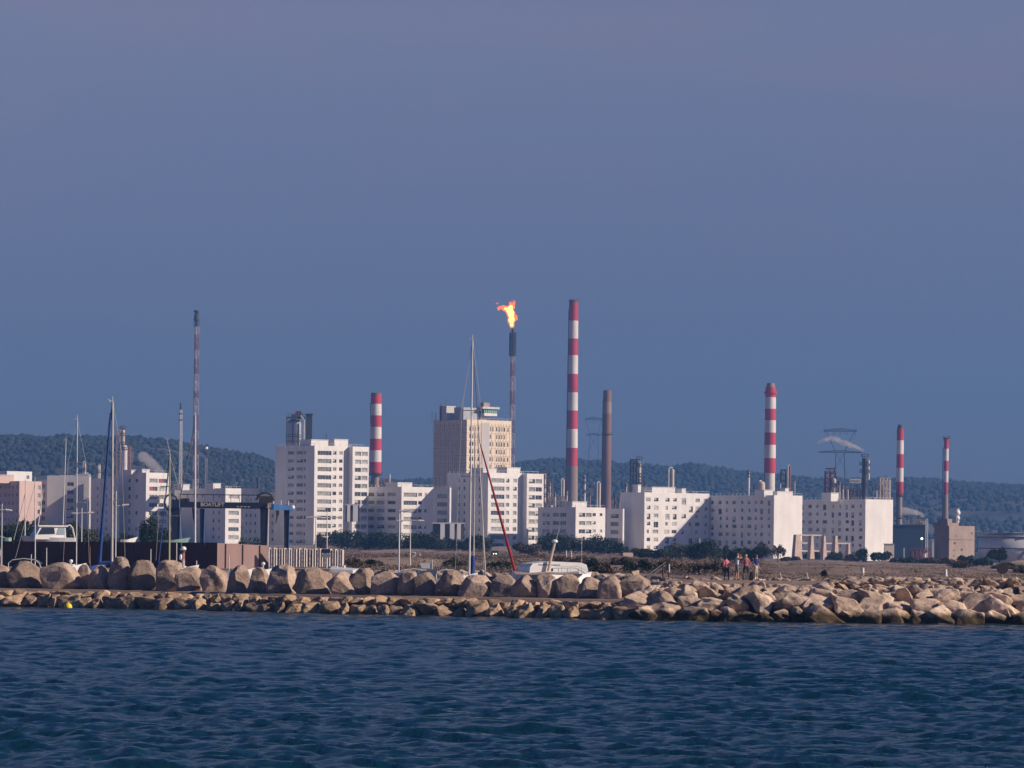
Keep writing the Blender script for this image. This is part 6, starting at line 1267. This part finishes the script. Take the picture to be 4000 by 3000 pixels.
# boat lift gantry
D = 474; t0 = P(700, 2120, D); t = thing('boat_lift', 'large navy blue travelling boat lift with white BOATLIFT lettering', 'boat lift', (t0.x, D, 2.3)); off = (t0.x, D, 2.3); g = 2.3
X_ = lambda px, y=1980, d=D: P(px, y, d).x; Z_ = lambda y, px=800, d=D: P(px, y, d).z
zb0, zb1 = Z_(1983), Z_(1961)
part(t, 'main_beam', M_NAVY, lambda mb: mb.box(X_(702), D-.5, zb0, X_(1048), D+.5, zb1), off)
part(t, 'end_beam', M_NAVY, lambda mb: mb.box(X_(672), D-.6, zb0-.1, X_(702)-.01, D+.6, zb1+.25), off)
for i, (px, w0, dd) in enumerate(((687, 34, 0), (1032, 30, 0), (790, 17, 11), (1120, 20, 11))):
    x = X_(px, d=D+dd); hw = w0*S(D)/2
    part(t, 'leg', M_NAVY, lambda mb: mb.add([(x-hw*.7, D+dd-.4, g+.9), (x+hw*.7, D+dd-.4, g+.9), (x+hw, D+dd-.4, zb0-.01), (x-hw, D+dd-.4, zb0-.01), (x-hw*.7, D+dd+.4, g+.9), (x+hw*.7, D+dd+.4, g+.9), (x+hw, D+dd+.4, zb0-.01), (x-hw, D+dd+.4, zb0-.01)], [(0, 1, 2, 3), (7, 6, 5, 4), (0, 4, 5, 1), (3, 2, 6, 7), (0, 3, 7, 4), (1, 5, 6, 2)]), off)
    part(t, 'wheel', M_SOOT, lambda mb: [mb.tube((x+dx, D+dd-.35, g+.5), (x+dx, D+dd+.35, g+.5), .6, n=16) for dx in (0,)], off)
    part(t, 'blue_edge', M_BLUEP, lambda mb: mb.add([(x+hw*.72, D+dd-.45, g+.9), (x+hw*.95, D+dd-.45, g+.9), (x+hw*1.22, D+dd-.45, zb0-.02), (x+hw*1.01, D+dd-.45, zb0-.02), (x+hw*.72, D+dd+.3, g+.9), (x+hw*.95, D+dd+.3, g+.9), (x+hw*1.22, D+dd+.3, zb0-.02), (x+hw*1.01, D+dd+.3, zb0-.02)], [(0, 1, 2, 3), (7, 6, 5, 4), (0, 4, 5, 1), (3, 2, 6, 7), (0, 3, 7, 4), (1, 5, 6, 2)]), off)
part(t, 'rear_beam', M_NAVY, lambda mb: mb.box(X_(770, d=D+11), D+10.6, zb0+.05, X_(1130, d=D+11), D+11.4, zb1-.1), off)
part(t, 'side_beam', M_BLUEP, lambda mb: mb.add([(X_(1056), D+.2, zb0-.15), (X_(1136, d=D+11), D+10.5, zb0-.1), (X_(1136, d=D+11), D+10.5, zb1-.2), (X_(1056), D+.2, zb1-.15), (X_(1056)+.4, D+.2, zb0-.15), (X_(1136, d=D+11)+.4, D+10.5, zb0-.1), (X_(1136, d=D+11)+.4, D+10.5, zb1-.2), (X_(1056)+.4, D+.2, zb1-.15)], [(0, 1, 2, 3), (7, 6, 5, 4), (0, 4, 5, 1), (3, 2, 6, 7), (0, 3, 7, 4), (1, 5, 6, 2)]), off)
part(t, 'hose_reel', M_SOOT, lambda mb: [mb.lathe((0, 0, 0), [(.01, 0)], 3)] if False else [mb.tube((X_(1036)+1.0*math.cos(a), D, zb1+.2+.95*abs(math.sin(a))), (X_(1036)+1.0*math.cos(a+.3), D, zb1+.2+.95*abs(math.sin(a+.3))), .13, n=6) for a in [k*.3 for k in range(11)]], off)
part(t, 'machinery', M_SOOT, lambda mb: mb.box(X_(1012), D-.45, zb1+.005, X_(1064), D+.45, zb1+.75).box(X_(700), D-.4, zb1+.005, X_(740), D+.4, zb1+.4), off)
part(t, 'pulley', M_SOOT, lambda mb: [mb.tube((X_(668)+.75*math.cos(a), D-.3, zb1-.1+.95*math.sin(a)), (X_(668)+.75*math.cos(a+.4), D-.3, zb1-.1+.95*math.sin(a+.4)), .11, n=6) for a in [k*.4 for k in range(16)]], off)
part(t, 'tan_motor', mat('tan_box', (.45, .28, .15), .7), lambda mb: mb.box(X_(1046)+.02, D-.9, zb0+.1, X_(1060), D-.61, zb0+.6), off)
part(t, 'catwalk_rail', M_NAVY, lambda mb: [mb.tube((X_(700), D-.45, zb1+.85), (X_(1012), D-.45, zb1+.85), .05, n=5)]+[mb.tube((X_(700)+k*1.0, D-.45, zb1), (X_(700)+k*1.0, D-.45, zb1+.85), .03, n=4) for k in range(10)], off)
part(t, 'sling', M_SOOT, lambda mb: mb.path([(X_(752), D+1, zb0-.01), (X_(756), D+1, Z_(2020)), (X_(762), D+1, Z_(2050))], .16, 6), off)
part(t, 'hook', M_SOOT, lambda mb: mb.box(X_(1072), D+3, Z_(2008), X_(1084), D+3.4, zb0-.2).tube((X_(1078), D+3.2, Z_(2008)), (X_(1072), D+3.2, Z_(2042)), .14, .05, n=6), off)
part(t, 'side_rail', M_WPOST, lambda mb: [mb.tube((X_(1064)+k*.75, D+2+k*2.3, zb1-.2), (X_(1064)+k*.75, D+2+k*2.3, zb1+.35), .05, n=4) for k in range(3)], off)
part(t, 'white_lamp', M_GLOSSW, lambda mb: mb.sphere(P(1143, 1982, D+10), .28, 10, 8), off)
def text_part(s, size, c, m, parent, off, name='lettering'):
    cu = bpy.data.curves.new('txt', 'FONT'); cu.body = s; cu.size = size; cu.extrude = 0.02; cu.align_x = 'CENTER'; cu.align_y = 'CENTER'; cu.offset = 0.012
    o = bpy.data.objects.new('txt', cu); COL.objects.link(o); dg = bpy.context.evaluated_depsgraph_get(); me = bpy.data.meshes.new_from_object(o.evaluated_get(dg)); bpy.data.objects.remove(o)
    me.transform(Matrix.Translation(Vector(c)-Vector(off)) @ Matrix.Rotation(R(90), 4, 'X')); me.materials.clear(); me.materials.append(m); me.name = name; return link(name, me, parent)
M_LET = mat('white_lettering', (0.55, 0.52, 0.5), .6, var=0)
text_part('BOATLIFT', .62, ((X_(788)+X_(874))/2, D-.53, (zb0+zb1)/2+.02), M_LET, t, off)
part(t, 'small_marking', M_LET, lambda mb: [mb.box(X_(926)+k*.42, D-.52, zb0+.1, X_(926)+k*.42+.26, D-.503, zb0+.2) for k in range(4)], off)
# gangway, posts, A shaped poles, round sign
D = 284
for i, (px, m_, lab) in enumerate(((2590, M_MAROON, 'rusty gangway post at the right end of the boulder row'), (2613, M_WPOST, 'white topped gangway post beside the rusty one'))):
    b = P(px, 2266, D); e = P(px, 2207, D); t = thing('mooring_post', lab, 'post', (b.x, D, 2.0)); part(t, 'post', M_MAROON, lambda mb: mb.tube((b.x, D, 2.0), (b.x, D, b.z+.55 if i else e.z), .055, n=7), (b.x, D, 2.0)); part(t, 'cap', m_, lambda mb: mb.tube((b.x, D, b.z+.56 if i else e.z+.005), (b.x, D, e.z+.06), .06, n=7), (b.x, D, 2.0))
a, e = P(2510, 2262, D), P(2600, 2196, D+3); t = thing('gangway', 'dark gangway rails sloping up to the right behind the last boulder', 'gangway', (a.x, D, 1.5)); off = (a.x, D, 1.5)
for dz, nm in ((0, 'rail'), (-.22, 'rail')): part(t, nm, M_DARKM, lambda mb: mb.tube(a+Vector((0, 0, dz)), e+Vector((0, 0, dz)), .06, .05, 6), off)
part(t, 'walkway', M_DARKM, lambda mb: mb.tube(a+Vector((.1, .5, -1.0)), e+Vector((.1, .5, -1.0)), .07, n=5), off)
D = 281; b = P(2524, 2300, D); t = thing('white_locker', 'white locker with dark lid standing right of the last boulder', 'locker', (b.x, D, 1.0)); off = (b.x, D, 1.0)
part(t, 'body', M_GEL, lambda mb: mb.box(b.x-.32, D-.1, 1.0, b.x+.28, D+.5, P(0, 2262, D).z-.2), off); part(t, 'lid', M_DARKM, lambda mb: mb.box(b.x-.36, D-.14, P(0, 2262, D).z-.19, b.x+.32, D+.54, P(0, 2262, D).z-.05), off); part(t, 'handle', M_WPOST, lambda mb: mb.box(b.x-.05, D-.16, P(0, 2262, D).z-.04, b.x+.12, D+.1, P(0, 2262, D).z+.1), off)
for px, lab in ((3060, 'A shaped pale poles on the path right of the people'), (3164, 'second pair of pale poles further right on the path')):
    D = 296; b = P(px, 2272, D); t = thing('trestle', lab, 'trestle', (b.x, D, 2.4))
    for dx in (-.12, .14): part(t, 'leg', M_WPOST, lambda mb: mb.tube((b.x+dx, D+dx, 2.4), P(px-12, 2236 if dx < 0 else 2250, D), .03, n=5), (b.x, D, 2.4))
D = 288; b = P(3916, 2278, D); t = thing('round_sign', 'dark back of a large round sign on a thin pale pole', 'sign', (b.x, D, 2.3)); off = (b.x, D, 2.3); cc = P(3916, 2221, D)
part(t, 'pole', M_WPOST, lambda mb: mb.tube((b.x, D+.06, 2.2), (b.x, D+.06, cc.z+.35), .035, n=7), off); part(t, 'disc', mat('sign_back', (0.045, 0.035, 0.045), .6), lambda mb: mb.tube(cc+Vector((0, 0, 0)), cc+Vector((0, .03, 0)), .40, n=36), off)
for (px, yt, yb, D, lab) in ((2733, 2103, 2192, 900, 'thin pale pole before the shaded window front'), (2212, 2150, 2170, 700, 'short white stake in front of the dark thicket'), (2232, 2152, 2168, 700, 'second short white stake beside the first'), (3342, 2150, 2198, 1150, 'thin pole right of the concrete frame'), (3531, 2140, 2208, 1100, 'thin pole right of the cream hut'), (3370, 2218, 2248, 450, 'short pale stone post in the dry grass'), (3694, 2224, 2250, 450, 'second short pale stone post in the dry grass further right'), (122, 2165, 2205, 350, 'thin stub mast left of the radar dome'), (182, 2140, 2205, 350, 'thin grey stub mast against the dark wall'), (352, 2135, 2200, 352, 'thin rusty stub mast left of the blue sail'), (589, 2145, 2200, 352, 'thin grey stub mast right of the split boulder'), (690, 2120, 2195, 352, 'thin stub mast right of the yellow green one'), (768, 2190, 2222, 340, 'short tan stake right of the red banded pole'), (895, 2168, 2215, 352, 'thin stub mast before the mauve wall')):
    b = P(px, yb, D); e = P(px, yt, D); w_ = .05 if D < 600 else .12
    if 'stone' in lab: w_ = .22
    zz = min(b.z, float(land_z(b.x, D))) if D > 400 else .5
    o_ = MB((b.x, D, zz)); o_.tube((b.x, D, zz), e, w_, w_*.8, 7); q = o_.build('pole', M_WPOST if 'rusty' not in lab else M_RUST); q.location = (b.x, D, zz); tag(q, lab, 'pole')
# small vans / lit boxes in the field
for (px, py, D, w_, h_, m_, lab) in ((1617, 2163, 620, 12, 12, M_GEL, 'small white van parked on the waste ground behind the lamp'), (1638, 2165, 600, 10, 18, M_GEL, 'narrow white upright sail shaped flag on the waste ground'), (2453, 2162, 900, 40, 6, M_CREAM, 'low cream roof peeping over the bank by the long slab'), (3258, 2192, 1150, 80, 13, M_RUST, 'rusty red container before the concrete frame'), (3284, 2195, 1140, 22, 12, M_TEAL, 'teal grey container beside the rusty one'), (1540, 2195, 520, 16, 7, M_GEL, 'white parked car low on the bank')):
    b = P(px, py+h_/2, D); t = thing('container' if 'container' in lab else 'parked_vehicle' if ('van' in lab or 'car' in lab) else 'hut' if 'roof' in lab else 'flag', lab, 'container' if 'container' in lab else 'vehicle' if ('van' in lab or 'car' in lab) else 'hut' if 'roof' in lab else 'flag', b); ww, hh = w_*S(D)/2, h_*S(D)
    if 'flag' in lab: part(t, 'cloth', m_, lambda mb: mb.add([(b.x, b.y, b.z), (b.x+ww*1.6, b.y, b.z+.1), (b.x+.1, b.y, b.z+hh), (b.x, b.y+.03, b.z), (b.x+ww*1.6, b.y+.03, b.z+.1), (b.x+.1, b.y+.03, b.z+hh)], [(0, 1, 2), (5, 4, 3), (0, 3, 4, 1), (1, 4, 5, 2), (2, 5, 3, 0)]), b); continue
    part(t, 'body', m_, lambda mb: mb.box(b.x-ww, b.y, b.z-.6, b.x+ww, b.y+2.2, b.z+hh*.75), b); part(t, 'roof', m_, lambda mb: mb.box(b.x-ww*.9, b.y+.1, b.z+hh*.75+.005, b.x+ww*.85, b.y+2.1, b.z+hh), b)
    if 'vehicle' in t.name: part(t, 'window', M_TINT, lambda mb: mb.box(b.x-ww*.6, b.y-.02, b.z+hh*.45, b.x+ww*.6, b.y-.003, b.z+hh*.7), b)
# ------------------------------------------------------------------ people on the breakwater path
def body(name, J, E, rad, matof, mats, parent):
    """one continuous skinned surface; J joint->pos, E edges, rad joint->radius; a face takes the material of its nearest bone"""
    keys = list(J); idx = {k: i for i, k in enumerate(keys)}
    me = bpy.data.meshes.new(name); me.from_pydata([tuple(J[k]) for k in keys], [(idx[a], idx[b]) for a, b in E], []); o = bpy.data.objects.new(name, me); COL.objects.link(o)
    md = o.modifiers.new('s', 'SKIN'); md.use_smooth_shade = True
    for k in keys:
        r = rad[k] if isinstance(rad[k], tuple) else (rad[k], rad[k]); me.skin_vertices[0].data[idx[k]].radius = r
    me.skin_vertices[0].data[0].use_root = True
    sb = o.modifiers.new('u', 'SUBSURF'); sb.levels = 2; sb.render_levels = 2
    dg = bpy.context.evaluated_depsgraph_get(); m2 = bpy.data.meshes.new_from_object(o.evaluated_get(dg)); bpy.data.objects.remove(o)
    m2.materials.clear()
    for m in mats: m2.materials.append(m)
    segs = [(Vector(J[a]), Vector(J[b]), matof.get((a, b), matof.get(b, 0))) for a, b in E]
    for p in m2.polygons:
        c = p.center; best = 1e9; bi = 0
        for a, b, mi in segs:
            d = b-a; u = max(0, min(1, (c-a).dot(d)/max(1e-9, d.length_squared))); dd = (a+d*u-c).length
            if dd < best: best = dd; bi = mi
        p.material_index = bi; p.use_smooth = True
    m2.name = name; r = link(name, m2, parent); return r
def person(label, px, py, D, H, face, pose, cols, hair, hat=None):
    """face: heading in radians, 0 = away from the camera (+y). local frame: +y forward, +x right"""
    b = P(px, py, D); z = 2.64; t = thing('person', label, 'person', (b.x, D, z), face, 'people standing on the breakwater')
    h = H/1.75; J = {}; E = []; rad = {}
    V_ = lambda x, y, z_: Vector((x*h, y*h, z_*h))
    lean = pose.get('lean', 0.0)
    J['pelvis'] = V_(0, 0, .95); J['waist'] = V_(0, lean*.3, 1.08); J['chest'] = V_(0, lean*.8, 1.30); J['neck0'] = V_(0, lean, 1.46)
    hp = pose.get('head', (0, 0)); J['neck1'] = V_(hp[0]*.3, lean+.02+hp[1]*.3, 1.53); J['head'] = V_(hp[0], lean+.03+hp[1], 1.63); J['crown'] = V_(hp[0], lean+.02+hp[1], 1.71); J['nose'] = V_(hp[0], lean+.135+hp[1], 1.62)
    E += [('pelvis', 'waist'), ('waist', 'chest'), ('chest', 'neck0'), ('neck0', 'neck1'), ('neck1', 'head'), ('head', 'crown'), ('head', 'nose')]
    fat = pose.get('fat', 1.0)
    rad.update(pelvis=(.15*fat*h, .11*fat*h), waist=(.135*fat*h, .10*fat*h), chest=(.165*fat*h, .115*fat*h), neck0=(.09*h, .07*h), neck1=.055*h, head=(.078*h, .092*h), crown=(.055*h, .065*h), nose=.012*h)
    for s, sx in (('l', -1), ('r', 1)):
        sp = pose.get('stance', .11)
        J[s+'hip'] = V_(sx*.09, 0, .90); J[s+'knee'] = V_(sx*(.09+sp*.3), .02, .50); J[s+'ankle'] = V_(sx*(.08+sp*.5), -.02, .085); J[s+'toe'] = V_(sx*(.10+sp*.55), .15, .03)
        E += [('pelvis', s+'hip'), (s+'hip', s+'knee'), (s+'knee', s+'ankle'), (s+'ankle', s+'toe')]
        rad.update({s+'hip': .095*fat*h, s+'knee': .058*h, s+'ankle': .042*h, s+'toe': .032*h})
        el, wr = pose.get(s+'arm', ((sx*.27, -.02, 1.12), (sx*.27, .10, .90)))
        J[s+'sho'] = V_(sx*.17, lean, 1.41); J[s+'elbow'] = V_(*el); J[s+'wrist'] = V_(*wr)
        E += [('neck0', s+'sho'), (s+'sho', s+'elbow'), (s+'elbow', s+'wrist')]; rad.update({s+'sho': .062*h, s+'elbow': .042*h, s+'wrist': .028*h})
        d = (J[s+'wrist']-J[s+'elbow']).normalized(); side = d.cross(Vector((0, 1, 0.01))).normalized(); fwd = side.cross(d).normalized()
        J[s+'palm'] = J[s+'wrist']+d*.06*h; E.append((s+'wrist', s+'palm')); rad[s+'palm'] = (.034*h, .018*h)
        for k in range(4):
            off_ = side*(.026-.0175*k)*h; L_ = (.07, .082, .078, .06)[k]*h
            n1, n2, n3 = f'{s}f{k}a', f'{s}f{k}b', f'{s}f{k}c'; J[n1] = J[s+'palm']+d*.03*h+off_; J[n2] = J[n1]+d*L_*.55+fwd*.012*h; J[n3] = J[n2]+(d*.7+fwd*.7)*L_*.5
            E += [(s+'palm', n1), (n1, n2), (n2, n3)]; rad.update({n1: .0095*h, n2: .009*h, n3: .0075*h})
        n1, n2 = s+'th1', s+'th2'; J[n1] = J[s+'palm']+side*.042*h; J[n2] = J[n1]+(d*.8+side*.35+fwd*.3)*.045*h; E += [(s+'palm', n1), (n1, n2)]; rad.update({n1: .0115*h, n2: .009*h})
    skin, shirt, leg, shin, shoe, sleeve = range(6)
    mo = {}
    for a, b_ in E:
        k = b_
        if k in ('waist', 'chest', 'neck0') or k.endswith('sho'): mo[(a, b_)] = shirt
        elif k.endswith('elbow'): mo[(a, b_)] = sleeve
        elif k.endswith('hip') or k.endswith('knee'): mo[(a, b_)] = leg
        elif k.endswith('ankle'): mo[(a, b_)] = shin
        elif k.endswith('toe'): mo[(a, b_)] = shoe
        else: mo[(a, b_)] = skin
    body('body', J, E, rad, mo, cols, t)
    hc = J['head']+Vector((0, -.018*h, .035*h)); mb = MB()
    V0, F0 = ico_np(3); vs = []
    for v in V0:
        r = 1+.06*noise.noise(Vector(v)*4)
        vs.append((hc.x+v[0]*.088*h*r, hc.y+v[1]*.105*h*r-(.01 if v[2] < 0 else 0), hc.z+v[2]*.088*h*r))
    fs = [tuple(f) for f in F0 if not (sum(V0[i][1] for i in f)/3 > .35 and sum(V0[i][2] for i in f)/3 < .35) and sum(V0[i][2] for i in f)/3 > -.75]
    me = bpy.data.meshes.new('hair'); me.from_pydata(vs, [], fs); me.materials.append(hair); me.update(); ho = link('hair', me, t); sm = ho.modifiers.new('sol', 'SOLIDIFY'); sm.thickness = .015
    # eyes and mouth
    for sx in (-1, 1): e_ = MB(); e_.sphere(J['head']+Vector((sx*.032*h, .086*h, .012*h)), .011*h, 8, 6); e_.build('eye', M_DARKM, t)
    e_ = MB(); q = J['head']+Vector((0, .09*h, -.05*h)); e_.box(q.x-.025*h, q.y-.004, q.z-.005, q.x+.025*h, q.y+.004, q.z+.005); e_.build('mouth', M_MAROON, t)
    return t, J, h
SK = mat('skin', (0.50, 0.27, 0.20), 0.6, var=0.06); 
def cl(n_, c): return mat(n_, c, 0.9, var=0.12, scale=6)
PINK = cl('pink_shirt', (0.62, 0.20, 0.24)); BLACK = cl('black_trousers', (0.03, 0.028, 0.045)); WHT = cl('white_shirt', (0.62, 0.64, 0.72)); ROSE = cl('rose_shirt', (0.42, 0.13, 0.17)); BLU = cl('blue_jumper', (0.015, 0.03, 0.20)); BEI = cl('beige_shorts', (0.55, 0.47, 0.38)); GRY = cl('grey_trousers', (0.16, 0.15, 0.17)); SHOE = cl('dark_shoe', (0.05, 0.04, 0.04))
H_DK = cl('dark_hair', (0.03, 0.025, 0.025)); H_GR = cl('grey_hair', (0.35, 0.32, 0.30)); H_BL = cl('blond_hair', (0.55, 0.45, 0.30)); H_RD = cl('brown_hair', (0.18, 0.09, 0.06))
DP = Dw_px(2880)+8.6
person('person in a pink shirt and black trousers, head bowed, at the left of the group', 2838, 2268, DP, 1.62, R(20), {'lean': .05, 'head': (0, .08), 'fat': 1.15, 'stance': .2, 'larm': ((-.27, -.06, 1.16), (-.20, .10, .98)), 'rarm': ((.27, -.06, 1.16), (.20, .10, .98))}, [SK, PINK, BLACK, BLACK, SHOE, PINK], H_DK)
tp_, J_, h_ = person('tall person in a white shirt raising both arms to hold binoculars to the eyes', 2878, 2269, DP+.5, 1.88, R(-75), {'lean': .02, 'fat': 1.05, 'larm': ((-.20, .28, 1.44), (-.06, .20, 1.60)), 'rarm': ((.20, .28, 1.44), (.06, .20, 1.60)), 'stance': .3}, [SK, WHT, GRY, SK, SHOE, SK], H_RD)
q = J_['head']+Vector((0, .19*h_, .01)); loc = tp_.matrix_basis @ q if False else Matrix.Translation(tp_.location) @ Matrix.Rotation(R(-75), 4, 'Z') @ q
bt = thing('binoculars', 'small dark binoculars held to the face of the tall person in white', 'binoculars', loc, R(-75))
for sx in (-.032, .032): mb = MB(); mb.tube((sx, -.06, 0), (sx, .08, 0), .022, .03, 10); mb.build('barrel', M_DARKM, bt)
mb = MB(); mb.box(-.02, -.03, -.012, .02, .03, .012); mb.build('bridge', M_DARKM, bt)
person('person in a rose patterned top with arms folded, third from the left', 2914, 2270, DP-.3, 1.80, R(15), {'fat': 1.15, 'stance': .25, 'head': (-.02, -.02), 'larm': ((-.29, .02, 1.15), (-.08, .20, 1.16)), 'rarm': ((.29, .02, 1.15), (.08, .22, 1.12))}, [SK, ROSE, BLACK, GRY, SHOE, ROSE], H_BL)
person('person in a blue jumper and beige shorts at the right of the group', 2953, 2266, DP+1.3, 1.80, R(-120), {'fat': 1.05, 'stance': .15}, [SK, BLU, BEI, SK, SHOE, BLU], H_RD)
# stool and bundle beside them
b = P(2962, 2268, DP-.4); t = thing('folding_table', 'small folding table with pale top right of the group', 'table', (b.x, DP-.4, 2.64)); off = (b.x, DP-.4, 2.64)
mb = MB(); mb.box(-.02, -.15, .40, .36, .15, .425); mb.build('table_top', mat('pale_top', (.6, .66, .5), .5), t)
for sx in (.02, .30): mb = MB(); mb.tube((sx, -.12, 0), (sx+.04, .12, .398), .014, n=5).tube((sx, .12, 0), (sx+.04, -.12, .398), .014, n=5); mb.build('leg', M_DARKM, t)
b = P(2936, 2268, DP-.6); t = thing('rucksack', 'dark brown rucksack standing between the rose top and the blue jumper', 'rucksack', (b.x, DP-.6, 2.64))
V0, F0 = ico_np(3); v = np.sign(V0)*np.abs(V0)**.7*np.array([.17, .13, .30])+np.array([0, 0, .31]); v[:, 2] += .03*np.sin(v[:, 0]*20)
link('bag', np_mesh('bag', v, F0, [mat('dark_brown_cloth', (.035, .022, .02), .9)], smooth=True), t); mb = MB(); mb.box(-.11, -.16, .12, .11, -.11, .34); mb.build('pocket', mat('dark_brown_cloth', (.035, .022, .02), .9), t)
mb = MB(); mb.path([(-.08, .08, .58), (-.06, .06, .67), (.06, .06, .67), (.08, .08, .58)], .012, 5); mb.build('strap', M_DARKM, t)
# ------------------------------------------------------------------ haze
hz = MB(); hz.box(-2600, -500, -5, 2600, 5600, 260)
hm = bpy.data.materials.new('haze_air'); hm.use_nodes = True; n = hm.node_tree.nodes; n.clear()
mo = n.new('ShaderNodeOutputMaterial'); pv = n.new('ShaderNodeVolumePrincipled')
pv.inputs['Color'].default_value = (0.20, 0.47, 1.0, 1); pv.inputs['Density'].default_value = 0.00013; pv.inputs['Anisotropy'].default_value = 0.2
hm.node_tree.links.new(pv.outputs[0], mo.inputs['Volume'])
tag(hz.build('haze', hm), 'thin blue haze filling the air over the bay', 'haze', kind='stuff')
